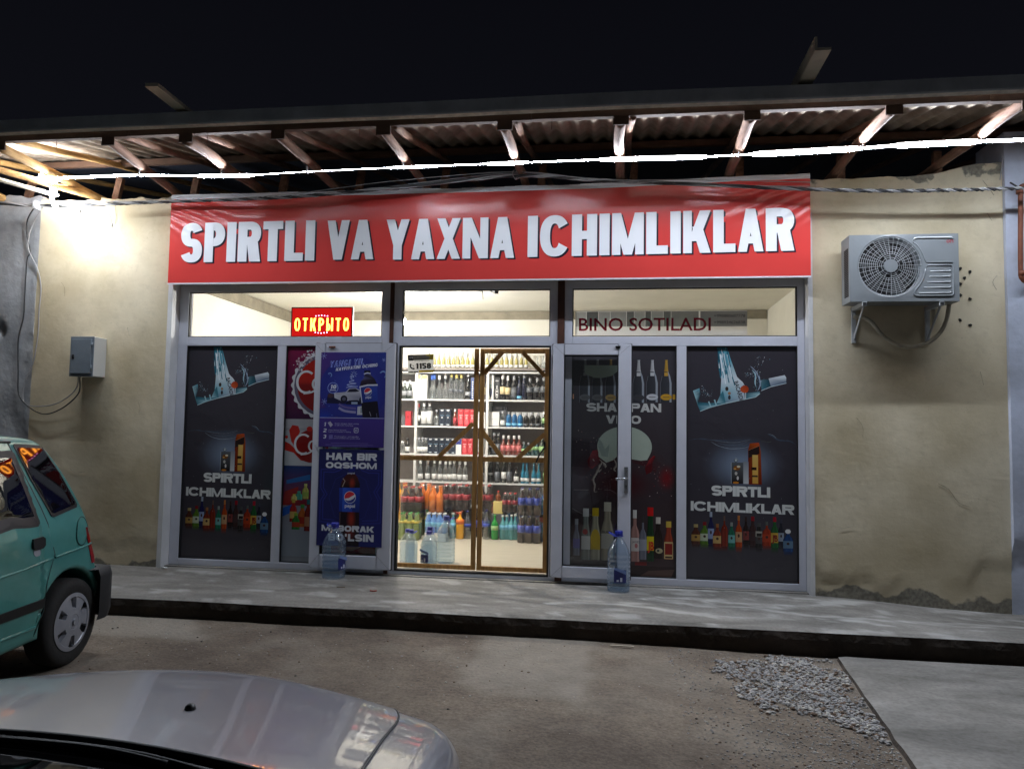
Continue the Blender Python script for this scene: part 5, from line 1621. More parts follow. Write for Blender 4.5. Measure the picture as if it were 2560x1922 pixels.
def cola_poster():
    W, H = .944, 2.072
    a = Art()
    X = lambda u, v=0: (u-115+60*(v-15)/1600)*.001206
    Z = lambda v: H-(v-15)*.001206
    a.rect(0, 0, W, H, C3(130, 140, 150), C3(96, 26, 62))
    a.rect(0, Z(598), W, H, C3(60, 26, 60), C3(120, 26, 66))
    red, rdk, wt = C3(176, 36, 28), C3(128, 24, 24), C3(204, 206, 212)
    cx, cz, R = X(415, 330), Z(326), .335
    n = 26
    pts = []
    for k in range(n*6):
        t = 2*pi*k/(n*6)
        r = R*(1+.032*cos(t*n))
        pts.append((cx+r*cos(t)*.97, cz+r*sin(t)*.97))
    a.poly([(min(W-.002, max(.002, p[0])), p[1]) for p in pts], wt)
    a.ell(cx, cz, R*.9, R*.9, C3(96, 90, 110)); 
    pts = [(min(W-.002, cx+R*.80*cos(2*pi*k/40)), cz+R*.80*sin(2*pi*k/40)) for k in range(40)]
    a.poly(pts, red, [red if p[1] > cz else rdk for p in pts])
    def script(x, z, s):
        a.ring(x, z, .11*s, .12*s, .026*s, .022*s, 50, 300, C3(214, 216, 220), 22)
        a.curve([(x-.02*s, z-.118*s), (x+.07*s, z-.10*s), (x+.17*s, z-.03*s)], .018*s, C3(214, 216, 220), 5)
        a.ring(x+.115*s, z-.02*s, .055*s, .065*s, .022*s, .018*s, 0, 360, C3(214, 216, 220), 18)
        a.ring(x+.27*s, z-.02*s, .05*s, .065*s, .022*s, .018*s, 40, 320, C3(214, 216, 220), 16)
    script(X(268, 300), Z(300), .95)
    rng = random.Random(2)
    for i in range(70):
        t = rng.uniform(100, 150)
        r = R*rng.uniform(.80, 1.12)
        q = rng.uniform(.004, .012)
        a.ell(cx+r*cos(radians(t)), cz+r*sin(radians(t)), q, q, rng.choice((wt, C3(190, 160, 170), C3(150, 120, 130))), 6)
    # white panel with red swirl
    a.rect(0, Z(972), W, Z(600), C3(176, 180, 186), C3(160, 160, 166))
    a.rect(0, Z(690), W, Z(672), C3(150, 150, 156))
    a.poly([(X(85, 845), Z(780)), (X(130, 800), Z(800)), (X(180, 830), Z(845)), (X(300, 850), Z(840)), (X(300, 950), Z(945)), (X(220, 920), Z(930)), (X(160, 880), Z(870)), (X(85, 850), Z(850))], red)
    a.poly([(X(150, 650), Z(648)), (X(200, 660), Z(655)), (X(215, 700), Z(700)), (X(180, 760), Z(770)), (X(180, 840), Z(838)), (X(140, 780), Z(780)), (X(122, 700), Z(690))], red)
    a.ell(X(310, 830), Z(815), .17, .16, rdk, 26); a.ell(X(295, 680), Z(678), .03, .026, red, 12); a.ell(X(100, 745), Z(745), .016, .016, red, 10)
    script(X(240, 800), Z(800), .85)
    # photo of colourful bottles
    a.rect(0, Z(1290), W, Z(975), C3(120, 30, 34), C3(30, 52, 110))
    a.poly([(X(100, 1080), Z(1090)), (X(300, 1040), Z(1040)), (X(300, 1080), Z(1085)), (X(100, 1120), Z(1120))], C3(46, 92, 156)); a.poly([(X(85, 1180), Z(1180)), (X(200, 1130), Z(1140)), (X(200, 1260), Z(1260)), (X(70, 1290), Z(1290))], C3(140, 34, 34))
    a.poly([(X(70, 1300), Z(1310)), (X(150, 1280), Z(1280)), (X(140, 1340), Z(1345)), (X(66, 1370), Z(1380))], C3(36, 80, 160))
    for u, v0, w, v1, body, cap, lab in ((262, 1115, 56, 1235, (180, 176, 90), (196, 196, 120), (150, 170, 80)), (205, 1175, 62, 1245, (70, 150, 130), (80, 160, 140), None), (165, 1200, 50, 1250, (200, 190, 110), (210, 200, 60), None), (160, 1240, 60, 1420, (150, 34, 30), (170, 150, 60), (190, 160, 90)), (235, 1280, 70, 1460, (170, 90, 40), (60, 130, 60), (150, 44, 34)), (180, 1350, 66, 1480, (46, 110, 50), (120, 160, 60), (160, 60, 40)), (285, 1240, 60, 1490, (120, 40, 36), (40, 100, 110), (170, 120, 90)), (330, 1200, 60, 1480, (60, 90, 140), (180, 180, 180), None)):
        a.bottle(X(u, v0), Z(v1), w*.001206, (v1-v0)*.001206, C3(*body), C3(*cap), C3(*lab) if lab else None, neck=.4)
    a.rect(0, 0, W, .05, C3(140, 144, 150), C3(120, 126, 134))
    # lower red part, seen through the open door
    a.rect(.50, 0, W, .32, C3(150, 54, 44), C3(128, 40, 38)); a.poly([(.56, .15), (.80, .20), (.92, .27), (.92, .22), (.70, .12)], C3(196, 150, 130)); a.curve([(.55, .22), (.7, .25), (.9, .18)], .008, C3(190, 120, 100))
    a.clip(W, H)
    return tag(a.build('window_poster', 'print_film', None, (-1.134, -.0045, .050)), 'red and white cola window film partly hidden by the open left door', 'poster')
cola_poster()

def promo_top():
    W, H = .640, .898
    a = Art()
    X = lambda u: (u-165)*.000671
    Z = lambda v: H-(v-130)*.000647
    bl, bd, pu = C3(40, 46, 132), C3(30, 34, 110), C3(70, 46, 128)
    a.poly([(0, 0), (W, 0), (W, H), (0, H)], bl, [C3(64, 46, 120), C3(60, 50, 124), C3(40, 58, 140), C3(72, 44, 122)])
    a.glow(W*.52, H*.62, .34, .30, C3(54, 66, 160), bl)
    a.glow(.05, .25, .12, .12, C3(30, 60, 170), bl)
    lb = C3(120, 130, 206); w = C3(210, 212, 226)
    a.text('YANGI YIL', X(292), Z(355), X(795), Z(262), C3(150, 166, 236), t=.28, u=.22, gap=.09, slant=.16, shear=.09)
    a.text('YANGI YIL', X(298), Z(349), X(790), Z(268), C3(52, 56, 150), t=.12, u=.12, gap=.19, slant=.16, shear=.09)
    a.text('KAYFIYATINI OCHING', X(385), Z(408), X(995), Z(360), w, t=.27, u=.22, gap=.10, slant=.16, shear=.115)
    for u, v, r in ((300, 465, .022), (1080, 455, .036)):
        a.ring(X(u), Z(v), r, r, r*.35, r*.35, -60, 150, C3(120, 150, 200), 18)
    rng = random.Random(1)
    for i in range(22):
        u, v = rng.uniform(180, 1100), rng.uniform(160, 1060)
        r = rng.uniform(.002, .005)
        a.ell(X(u), Z(v), r, r, C3(108, 126, 200), 6)
    for u, v, r in ((230, 855, .028), (205, 185, .03), (1085, 240, .018)):
        for k in range(3):
            t = pi*k/3+.3
            a.line([(X(u)-r*cos(t), Z(v)-r*sin(t)), (X(u)+r*cos(t), Z(v)+r*sin(t))], .0035, C3(150, 160, 214))
    a.curve([(X(550), Z(648)), (X(640), Z(632)), (X(715), Z(632)), (X(600), Z(622)), (X(565), Z(605)), (X(690), Z(588)), (X(610), Z(578)), (X(595), Z(560)), (X(660), Z(545)), (X(615), Z(520)), (X(625), Z(490))], .006, C3(176, 190, 232), 5)
    for k in range(8):
        t = 2*pi*k/8
        a.line([(X(655)+.012*cos(t), Z(450)+.012*sin(t)), (X(655)+.032*cos(t), Z(450)+.032*sin(t))], .0035, C3(170, 186, 230))
    a.curve([(X(600), Z(495)), (X(625), Z(465)), (X(650), Z(490)), (X(620), Z(500))], .005, C3(170, 186, 230), 5)
    a.ring(X(352), Z(655), .053, .053, .006, .006, 0, 360, C3(140, 156, 220), 26)
    a.text('10', X(310), Z(668), X(400), Z(608), w, t=.34, u=.26, gap=.1, slant=.12)
    a.font('dona', X(305), Z(695), .014, w, width=.062, bold=.03)
    # cars: dark one behind, white one in front
    a.poly([(X(270), Z(800)), (X(285), Z(745)), (X(350), Z(735)), (X(400), Z(770)), (X(470), Z(800)), (X(560), Z(890)), (X(270), Z(880))], C3(28, 26, 60))
    a.ell(X(320), Z(768), .030, .022, C3(70, 50, 60), 12)
    wc, wg = C3(188, 188, 200), C3(128, 128, 148)
    a.poly([(X(372), Z(730)), (X(545), Z(712)), (X(590), Z(660)), (X(690), Z(652)), (X(760), Z(690)), (X(790), Z(790)), (X(770), Z(850)), (X(600), Z(840)), (X(475), Z(845)), (X(380), Z(800))], wc, [wc, wc, wc, wc, wc, wg, wg, wc, wg, wc])
    a.poly([(X(560), Z(715)), (X(600), Z(668)), (X(690), Z(662)), (X(745), Z(700)), (X(690), Z(712))], C3(34, 32, 54)); a.line([(X(400), Z(745)), (X(540), Z(725))], .003, wg)
    a.ell(X(520), Z(815), .034, .034, C3(26, 24, 40), 18); a.ell(X(520), Z(815), .018, .018, C3(90, 88, 110), 14); a.ell(X(772), Z(830), .020, .034, C3(26, 24, 40), 14)
    a.poly([(X(540), Z(865)), (X(600), Z(835)), (X(720), Z(830)), (X(770), Z(860)), (X(770), Z(900)), (X(560), Z(895))], C3(20, 20, 48)); a.rect(X(630), Z(890), X(720), Z(858), C3(150, 166, 190))
    for k, (v0, c) in enumerate(((895, C3(100, 90, 150)), (950, C3(150, 146, 186)))):
        a.curve([(X(455), Z(v0)), (X(540), Z(v0+40)), (X(690), Z(v0+58))], .022, c, 6)
    a.poly([(X(722), Z(925)), (X(842), Z(910)), (X(832), Z(1040)), (X(718), Z(1046))], C3(196, 198, 206)); a.rect(X(765), Z(1018), X(800), Z(940), C3(140, 150, 160))
    # bottle of dark drink
    dk = C3(24, 18, 34)
    a.poly([(X(800), Z(1080)), (X(775), Z(870)), (X(745), Z(640)), (X(760), Z(560)), (X(805), Z(500)), (X(812), Z(455)), (X(895), Z(450)), (X(960), Z(520)), (X(1000), Z(600)), (X(1010), Z(840)), (X(1045), Z(1080))], dk, [dk, dk, dk, C3(50, 40, 60), C3(90, 90, 130), dk, C3(80, 80, 120), C3(40, 34, 50), dk, dk, dk])
    a.rect(X(805), Z(440), X(893), Z(395), C3(24, 24, 40)); a.curve([(X(806), Z(448)), (X(850), Z(432)), (X(895), Z(440))], .010, C3(206, 208, 220))
    a.poly([(X(748), Z(640)), (X(1000), Z(598)), (X(1012), Z(840)), (X(778), Z(868))], C3(34, 58, 146), [C3(34, 50, 130), C3(46, 74, 170), C3(40, 60, 150), C3(30, 44, 120)])
    a.line([(X(748), Z(638)), (X(860), Z(610)), (X(1000), Z(606))], .014, C3(206, 208, 222)); a.line([(X(752), Z(650)), (X(785), Z(866))], .010, C3(196, 200, 220))
    a.emblem(X(868), Z(707), .038)
    a.font('pepsi', X(835), Z(802), .022, w, width=.055, bold=.02)
    a.line([(X(900), Z(1000)), (X(920), Z(1060))], .004, C3(170, 170, 190)); a.line([(X(1000), Z(1020)), (X(1010), Z(1080))], .004, C3(120, 120, 150))
    # lower strip: three steps
    a.rect(0, 0, W, Z(1092), C3(60, 44, 120), C3(66, 50, 132))
    a.rect(0, Z(1095), W, Z(1088), C3(186, 190, 220))
    for s_, v, x1 in (('1', 1215, 270), ('2', 1305, 275), ('3', 1395, 272)):
        a.text(s_, X(228), Z(v), X(x1), Z(v-55), w, t=.28, u=.22, slant=.14)
    for u, v, txt, wd in ((395, 1182, 'Sotib olingan idish uning', 250), (395, 1208, 'va QR kodni skanerlang', 190), (305, 1278, 'Ulkan Market ilovasida', 190), (305, 1302, 'kuponni ro`yxatdan o`tkazing', 235), (388, 1370, 'Yutuqlar orasida', 260), (385, 1396, 'avtomobildan biri yutib oling', 275)):
        a.font(txt, X(u), Z(v), .010, C3(186, 184, 216), width=wd*.000671*1.4)
    for v, u0, u1 in ((1458, 345, 890), (1484, 270, 965), (1502, 365, 880)):
        a.rect(X(u0), Z(v+4), X(u1), Z(v-2), C3(112, 100, 168))
    a.poly([(X(290), Z(1165)), (X(330), Z(1145)), (X(370), Z(1195)), (X(335), Z(1230))], C3(176, 172, 190)); a.poly([(X(315), Z(1345)), (X(370), Z(1340)), (X(372), Z(1400)), (X(315), Z(1405))], C3(110, 104, 170))
    a.ring(X(712), Z(1270), .022, .024, .004, .004, 0, 360, w, 20, 5); a.ring(X(712), Z(1270), .010, .010, .003, .003, 0, 360, w, 14)
    return a.clip(W, H)
a = promo_top()
cr = lambda x, z: .0025*nz(x, z, 0, 7)
tag(a.build('promo_poster', 'print_paper', None, (-.737, -.1385, 1.157)), 'blue poster with a bottle, a white car and numbered steps on the left door', 'poster')

def promo_low():
    W, H = .636, .902
    a = Art()
    X = lambda u: (u-130)*.000776
    Z = lambda v: H-(v-75)*.000752
    nv = C3(34, 36, 100)
    a.poly([(0, 0), (W, 0), (W, H), (0, H)], nv, [C3(34, 36, 96), C3(36, 40, 110), C3(32, 34, 92), C3(30, 32, 88)])
    lt = C3(46, 50, 134)
    for k in (0, 1):
        o = 34*k
        a.line([(X(165+o), Z(330+o)), (X(330), Z(330+o)), (X(410), Z(300+o)), (X(440+o), Z(260)), (X(640-o), Z(260)), (X(680), Z(300+o)), (X(760), Z(330+o)), (X(925-o), Z(330+o)), (X(925-o), Z(500)), (X(870-o), Z(600)), (X(925-o), Z(700)), (X(925-o), Z(980-o)), (X(700), Z(990-o))], .010, lt)
        a.line([(X(165+o), Z(330+o)), (X(165+o), Z(560)), (X(215+o), Z(640)), (X(165+o), Z(720)), (X(165+o), Z(980-o)), (X(350), Z(990-o))], .010, lt)
    a.ring(X(540), Z(680), .21, .25, .006, .006, 0, 360, C3(42, 46, 122), 8, 2)
    # bottle
    br, bd, rd = C3(70, 26, 24), C3(30, 14, 22), C3(150, 46, 30)
    a.poly([(X(410), Z(1270)), (X(408), Z(560)), (X(425), Z(480)), (X(470), Z(410)), (X(510), Z(370)), (X(590), Z(370)), (X(630), Z(430)), (X(658), Z(500)), (X(665), Z(1270))], br, [bd, bd, br, br, br, br, br, bd, bd])
    a.glow(X(560), Z(490), .035, .06, rd, br); a.glow(X(560), Z(940), .045, .11, rd, br); a.glow(X(550), Z(1110), .05, .07, C3(110, 34, 28), br)
    a.line([(X(440), Z(540)), (X(470), Z(470)), (X(445), Z(440))], .008, C3(170, 150, 140)); a.line([(X(420), Z(860)), (X(420), Z(1000))], .006, C3(110, 90, 100))
    a.rect(X(510), Z(345), X(592), Z(292), C3(30, 38, 120)); a.font('pepsi', X(500), Z(380), .016, C3(196, 200, 220), width=.07, bold=.02)
    a.poly([(X(405), Z(850)), (X(402), Z(555)), (X(660), Z(550)), (X(662), Z(850))], C3(40, 76, 180), [C3(30, 50, 140), C3(34, 60, 160), C3(36, 66, 170), C3(26, 44, 120)])
    a.rect(X(445), Z(850), X(570), Z(552), C3(44, 84, 190), C3(48, 92, 200), C3(36, 66, 170))
    a.emblem(X(538), Z(670), .057)
    a.font('pepsi', X(476), Z(795), .032, C3(214, 216, 226), width=.10, bold=.025)
    w = C3(214, 216, 222)
    a.text('HAR BIR', X(224), Z(212), X(862), Z(122), w, t=.34, u=.26, gap=.06)
    a.text('OQSHOM', X(220), Z(314), X(862), Z(238), w, t=.36, u=.28, gap=.06)
    a.text('MUBORAK', X(192), Z(1092), X(850), Z(1018), w, t=.36, u=.28, gap=.06, shear=-.006)
    a.text("BO'LSIN", X(280), Z(1210), X(848), Z(1122), w, t=.34, u=.27, gap=.07)
    return a.clip(W, H)
a = promo_low()
tag(a.build('promo_poster', 'print_paper', None, (-.728, -.1385, .236)), 'navy poster with one cola bottle reading HAR BIR OQSHOM on the left door', 'poster')
# strips of clear tape
for i, (x, z, L, an) in enumerate(((-.745, 1.13, .10, -1.0), (-.40, 1.14, .12, .06), (-.12, 1.12, .08, -.9), (-.70, 1.145, .10, 0))):
    tp = MB().bar((x-L/2*cos(an), -.1425, z-L/2*sin(an)), (x+L/2*cos(an), -.1425, z+L/2*sin(an)), .016, .0008, up=(0, 1, 0))
    tag(tp.build('adhesive_tape', 'shrink'), ('slanting strip of clear tape at the left edge between the two door posters', 'clear tape along the middle seam between the two door posters', 'slanting strip of clear tape at the right edge between the two door posters', 'clear tape along the left end of the seam between the two door posters')[i], 'tape')

# ------------------------------------------------------------------ lit OPEN sign, paper notice, taxi sticker
def open_sign():
    root = thing('open_sign', 'lit red LED sign reading OTKRYTO standing behind the left transom glass', 'sign', (-1.150, .075, 2.221))
    W, H = .636, .306
    MB().box(0, W, .0, .03, 0, H).build('case', 'red_dark', root)
    MB().box(.012, W-.012, -.003, -.0005, .012, H-.012).build('panel', 'sign_red', root)
    a = Art()
    a.text('ОТКРЫТО'.replace('О', 'O').replace('Т', 'T').replace('К', 'K').replace('Р', 'P'), .040, .068, W-.036, .196, (1, 1, 1), t=.135, u=.13, gap=.22)
    me = a.build('letter_lights', 'print_paper', root, (0, -.0045, 0))
    me.data.materials.clear(); me.data.materials.append(M['sign_letters'])
    d = MB()
    for i in range(5):
        for z, s in ((.222, -1), (.046, 1)):
            x = W/2-.06+i*.03
            c = abs(i-2)*1.5
            d.tube([(x, -.006, z+s*c*.002), (x, -.0035, z+s*c*.002)], .0055, 8)
    d.build('dot_lights', 'sign_dots', root)
open_sign()

def notice():
    W, H = 1.556, .225
    a = Art()
    a.rect(0, 0, W, H, C3(232, 232, 236), C3(226, 226, 230))
    for x, w, c in ((.0, .105, 188), (.105, .11, 122), (.215, .11, 182), (.325, .15, 174), (.475, .07, 134), (.545, .10, 182), (.645, .055, 124), (.70, .11, 178), (.81, .07, 136), (.88, .25, 156)):  # grey stripes painted on the paper for shadows across its upper part
        a.rect(x, H*.36, x+w-.004, H-.004, C3(c, c+2, c+4), C3(c-16, c-14, c-14))
    a.rect(1.14, H*.36, W, H-.004, C3(150, 150, 154), C3(142, 142, 146))
    a.font('BINO SOTILADI', .034, .043, .118, C3(138, 30, 52), width=1.20, bold=.012)
    a.font('+998880687778', 1.262, .165, .026, C3(52, 52, 58), width=.276)
    a.font('+998934626838', 1.262, .105, .026, C3(52, 52, 58), width=.276)
    tag(a.build('paper_notice', 'print_notice', None, (1.672, .02, 2.236)), 'long white paper notice reading BINO SOTILADI taped inside the right transom', 'notice')
notice()

def sticker():
    W, H = .258, .178
    a = Art()
    X = lambda u: (u-175)*.000717
    Z = lambda v: H-(v-152)*.0007
    a.rect(0, 0, W, H, C3(206, 206, 204))
    a.rect(0, Z(230), W, H, C3(128, 126, 118), C3(120, 118, 110)); a.poly([(X(410), H), (X(530), Z(215)), (X(530), H)], C3(190, 172, 60)); a.poly([(X(460), Z(220)), (X(530), Z(175)), (X(530), Z(225))], C3(196, 176, 60))
    a.rect(X(190), Z(235), X(255), Z(165), C3(56, 56, 58)); a.text('TPO', X(195), Z(205), X(250), Z(178), C3(200, 200, 200), t=.24, u=.2)
    a.text('VIP TAXI', X(270), Z(195), X(380), Z(178), C3(60, 60, 62), t=.22, u=.2); a.rect(X(270), Z(214), X(430), Z(208), C3(70, 70, 72)); a.font('BUYURTMA TAXISI', X(270), Z(246), .007, C3(60, 60, 60), width=.148, bold=.03)
    a.text('1158', X(282), Z(352), X(500), Z(272), C3(22, 22, 24), t=.33, u=.24, gap=.04)
    a.curve([(X(215), Z(285)), (X(212), Z(310)), (X(225), Z(335)), (X(262), Z(350))], .014, C3(30, 30, 32), 5)
    a.ell(X(217), Z(290), .009, .010, C3(30, 30, 32), 10); a.ell(X(258), Z(346), .010, .009, C3(30, 30, 32), 10)
    for r in (.010, .017): a.ring(X(240), Z(318), r, r, .0035, .0035, 0, 80, C3(30, 30, 32), 8)
    a.rect(X(330), Z(402), W, Z(372), C3(206, 180, 44)); a.rect(X(185), Z(402), X(250), Z(385), C3(40, 40, 42)); a.rect(X(255), Z(402), X(320), Z(385), C3(44, 44, 46))
    tag(a.build('taxi_sticker', 'print_sticker', None, (.048, .105, 1.879), rot=(0, radians(-2), 0)), 'yellow and white taxi sticker with the number 1158 on the doorway film', 'sticker')
sticker()
# ------------------------------------------------------------------ shelving along the back wall
def shelving(x0, x1, label):
    root = thing('shelving_unit', label, 'shelf', (0, 0, 0), group='white shelving units along the back wall')
    t = .014
    for x in (x0, x1-.016):
        MB().box(x+.001, x+.0155, 2.602, 2.93, .0, 2.118).build('side_panel', 'shelf_white', root)
    MB().box(x0+.017, x1-.017, 2.932, 2.945, 0, 2.11).build('back_panel', 'shelf_back', root)
    for z in (.08, .35, .662, 1.020, 1.384, 1.735, 2.096):
        MB().box(x0+.0165, x1-.0165, 2.60, 2.931, z-.018, z).build('shelf_board', 'shelf_white', root)
    MB().box(x0, x1-.001, 2.598, 2.945, 2.1185, 2.148).build('top_band', 'shelf_back', root)  # grey band, darker than the white boards below
shelving(-1.49, -.535, 'white shelving unit furthest left through the doorway, mostly hidden by the frame')
shelving(-.535, .415, 'white shelving unit behind the left doorway leaf, holding dark boxes and red boxes')
shelving(.415, 1.365, 'white shelving unit behind the right wooden door leaf, holding blue and brown bottles')
shelving(1.365, 2.315, 'white shelving unit just hidden behind the right edge of the doorway')

KIND = {}
def prof(h, r, nk, sh, top=.97):
    return [(r*.86, 0), (r, h*.02), (r, h*sh), (r*.93, h*(sh+.05)), (r*.62, h*(sh+.13)), (nk*1.15, h*(sh+.2)), (nk, h*(sh+.24)), (nk, h*top)]
def kind(key, name, h, r, nk, sh, body, cap=None, label=None, pw=2, capz=.84, lab=(.18, .5), lmat=None, fill=None):
    b = MB().lathe(prof(h, r, nk, sh), 12, 0, pw=pw)
    K = dict(name=name, body=b.mesh(name, body))
    if cap:
        K['cap'] = MB().lathe([(nk*1.25, h*capz), (nk*1.3, h*capz+.004), (nk*1.3, h-.004), (nk*1.0, h)], 10).mesh('cap', cap)
    if label:
        r2 = r+.0012
        K['label'] = MB().lathe([(r2, h*lab[0]), (r2, h*lab[1])], 12, pw=pw, smooth=True).mesh('label', label)
    if fill:
        K['fill'] = MB().lathe([(r*.8, h*.03), (r*.93, h*.04), (r*.93, h*sh*.98), (r*.5, h*(sh+.12)), (nk*.8, h*(sh+.2))], 10, pw=pw).mesh('drink', fill)
    KIND[key] = K
def put(key, x, y, z, label, group=None, parent=None, name=None, rot=None):
    K = KIND[key]
    o = link(name or K['name'], K['body'], parent, (x, y, z), (0, 0, random.uniform(0, 6.28) if rot is None else rot))
    if not parent:
        k = random.uniform(.97, 1.03)
        o.scale = (k, k, random.uniform(.965, 1.035))
    if not parent:
        tag(o, label, 'bottle', group)
    for part in ('fill', 'cap', 'label'):
        if part in K:
            link({'fill': 'drink', 'cap': 'cap', 'label': 'label'}[part], K[part], o)
    return o
for nm, rgb in dict(g_green=(24, 40, 30), g_dark=(22, 22, 24), g_black=(14, 14, 16), g_navy=(18, 24, 48), g_brown=(112, 44, 34), g_blue=(28, 92, 140), g_teal=(30, 112, 140), g_dteal=(22, 62, 66), g_fgreen=(40, 128, 60), g_amber=(120, 60, 30),
                     c_white=(226, 226, 224), c_black=(24, 24, 26), c_blue=(46, 96, 190), c_yellow=(214, 196, 110), c_red=(180, 40, 40), c_gold=(190, 160, 80), c_navy=(30, 36, 110), c_green=(60, 150, 60), c_orange=(220, 110, 40),
                     l_cream=(222, 204, 158), l_white=(222, 222, 220), l_silver=(150, 152, 156), l_yellow=(214, 190, 80), l_red=(170, 50, 60), l_green=(150, 190, 130), l_blue=(60, 80, 180), l_lblue=(120, 190, 226), l_pink=(196, 110, 110), l_grey=(96, 100, 106)).items():
    solid(nm, rgb, .1 if nm[0] == 'g' else .4, **({'coat': .6} if nm[0] == 'g' else {}))
for nm, rgb in dict(j_yellow=(226, 202, 96), j_orange=(236, 126, 34), j_mango=(240, 176, 40), j_cola=(44, 20, 18), j_lime=(128, 150, 78), j_teal=(88, 160, 170), j_green=(34, 150, 62), j_water=(176, 200, 222), j_blue=(110, 160, 226), j_cognac=(120, 60, 24)).items():
    solid(nm, rgb, .12, coat=.5)
kind('sparkle', 'drink_bottle', .235, .026, .011, .42, 'bottle_clear', 'c_white', 'l_white', lab=(.06, .20), capz=.88, fill='j_yellow')
kind('carafe', 'carafe', .17, .03, .012, .30, 'bottle_clear', None, None)
kind('green', 'beer_bottle', .25, .034, .013, .52, 'g_green', 'c_white', 'l_silver', lab=(.18, .45))
kind('bluecap', 'vodka_bottle', .335, .042, .014, .35, 'bottle_clear', 'c_blue', None, capz=.78)
kind('whitecap', 'vodka_bottle', .335, .042, .014, .35, 'bottle_clear', 'c_white', None, capz=.8)
kind('yelcap', 'vodka_bottle', .34, .035, .014, .68, 'bottle_clear', 'c_yellow', 'l_grey', pw=3, capz=.84, lab=(.28, .4))
kind('blackwine', 'wine_bottle', .33, .037, .014, .52, 'g_black', 'c_white', 'l_silver', lab=(.15, .3), capz=.9)
kind('cream', 'wine_bottle', .335, .036, .015, .56, 'g_dark', 'c_white', 'l_cream', lab=(.22, .5), capz=.78)
kind('darkgrey', 'gin_bottle', .33, .04, .016, .6, 'g_dark', 'l_silver', 'l_grey', lab=(.1, .5), capz=.8)
kind('navy', 'rum_bottle', .335, .033, .013, .5, 'g_navy', 'c_black', 'l_lblue', lab=(.06, .16))
kind('navytall', 'rum_bottle', .33, .035, .014, .62, 'g_navy', 'l_silver')
kind('blackflat', 'cognac_bottle', .29, .046, .014, .58, 'g_black', 'l_silver', 'l_grey', lab=(.35, .58), pw=2.6)
kind('redcap', 'vodka_bottle', .30, .034, .013, .58, 'g_dark', 'c_red', 'l_white', lab=(.22, .48))
kind('eleven', 'vodka_bottle', .30, .037, .014, .66, 'bottle_clear', 'c_white', 'l_white', lab=(.10, .62), pw=3)
kind('decanter', 'brandy_decanter', .22, .042, .012, .5, 'bottle_clear', 'l_silver')
kind('redslim', 'liqueur_bottle', .22, .026, .012, .6, 'g_brown', 'c_white', 'l_red')
kind('blue', 'gin_bottle', .195, .036, .014, .66, 'g_blue', 'l_silver', 'l_lblue', lab=(.12, .26), capz=.8)
kind('blackround', 'vodka_bottle', .195, .036, .014, .62, 'g_black', 'l_silver', 'l_grey', lab=(.12, .26), capz=.8)
kind('clear', 'vodka_bottle', .205, .034, .015, .66, 'bottle_clear', 'l_silver', 'l_white', lab=(.12, .42))
kind('greenlab', 'herb_liqueur_bottle', .215, .026, .011, .55, 'g_green', 'c_white', 'l_green', lab=(.25, .6))
kind('clearshort', 'water_glass_bottle', .16, .03, .015, .66, 'bottle_clear', 'c_white')
kind('blackwhite', 'whisky_bottle', .205, .032, .012, .52, 'g_black', 'c_black', 'l_white', lab=(.12, .42))
kind('brown', 'brandy_bottle', .255, .037, .013, .5, 'g_brown', 'c_white', 'l_pink', lab=(.22, .5), capz=.82)
kind('greenshort', 'herb_liqueur_bottle', .17, .035, .013, .56, 'g_dteal', 'l_silver', 'l_green', lab=(.3, .5))
kind('dteal', 'absinthe_bottle', .19, .032, .013, .6, 'g_dteal', 'c_black', 'l_green', lab=(.4, .62))
kind('leafy', 'wine_bottle', .24, .035, .013, .5, 'g_green', 'c_white', 'l_green', lab=(.2, .5))
kind('darktall', 'wine_bottle', .30, .033, .013, .55, 'g_black', 'c_white', 'l_silver', lab=(.32, .42), capz=.86)
kind('silvery', 'gin_bottle', .29, .033, .014, .6, 'g_dark', 'l_silver', 'l_grey', lab=(.1, .5), capz=.85)
kind('whitelab', 'whisky_bottle', .30, .035, .014, .56, 'g_dark', 'c_white', 'l_white', lab=(.18, .46), capz=.86)
kind('teal', 'sparkling_bottle', .30, .032, .012, .4, 'g_teal', 'l_silver', 'l_white', lab=(.1, .24), capz=.9)
kind('fgreen', 'mineral_bottle', .28, .032, .013, .55, 'g_fgreen', 'c_white', 'l_green', lab=(.3, .5), capz=.84)
kind('greyclear', 'vodka_bottle', .27, .033, .014, .6, 'bottle_clear', 'c_white', 'l_white', lab=(.12, .35))

Y = 2.745
AX = lambda u: -.771+(u-90)*.001
BX = lambda u: .386+(u-165)*.00096
CX = lambda u: -.889+.001034*u
DX = lambda u: .1916+.001034*u
def row(key, xs, z, label, group, y=Y, dy=.012):
    for x in xs:
        put(key, x, y-.05+random.uniform(-dy, dy), z+.0008, label, group if len(xs) > 1 else None)
row('sparkle', [-.39+.0648*i for i in range(21)], 2.148, 'bottle of yellow sparkling drink standing in the row on top of the shelving', 'yellow drink bottles on top of the shelving')
row('carafe', [1.05, 1.128], 2.148, 'empty clear carafe on top of the shelving at the right end of the row', 'empty carafes on top of the shelving')
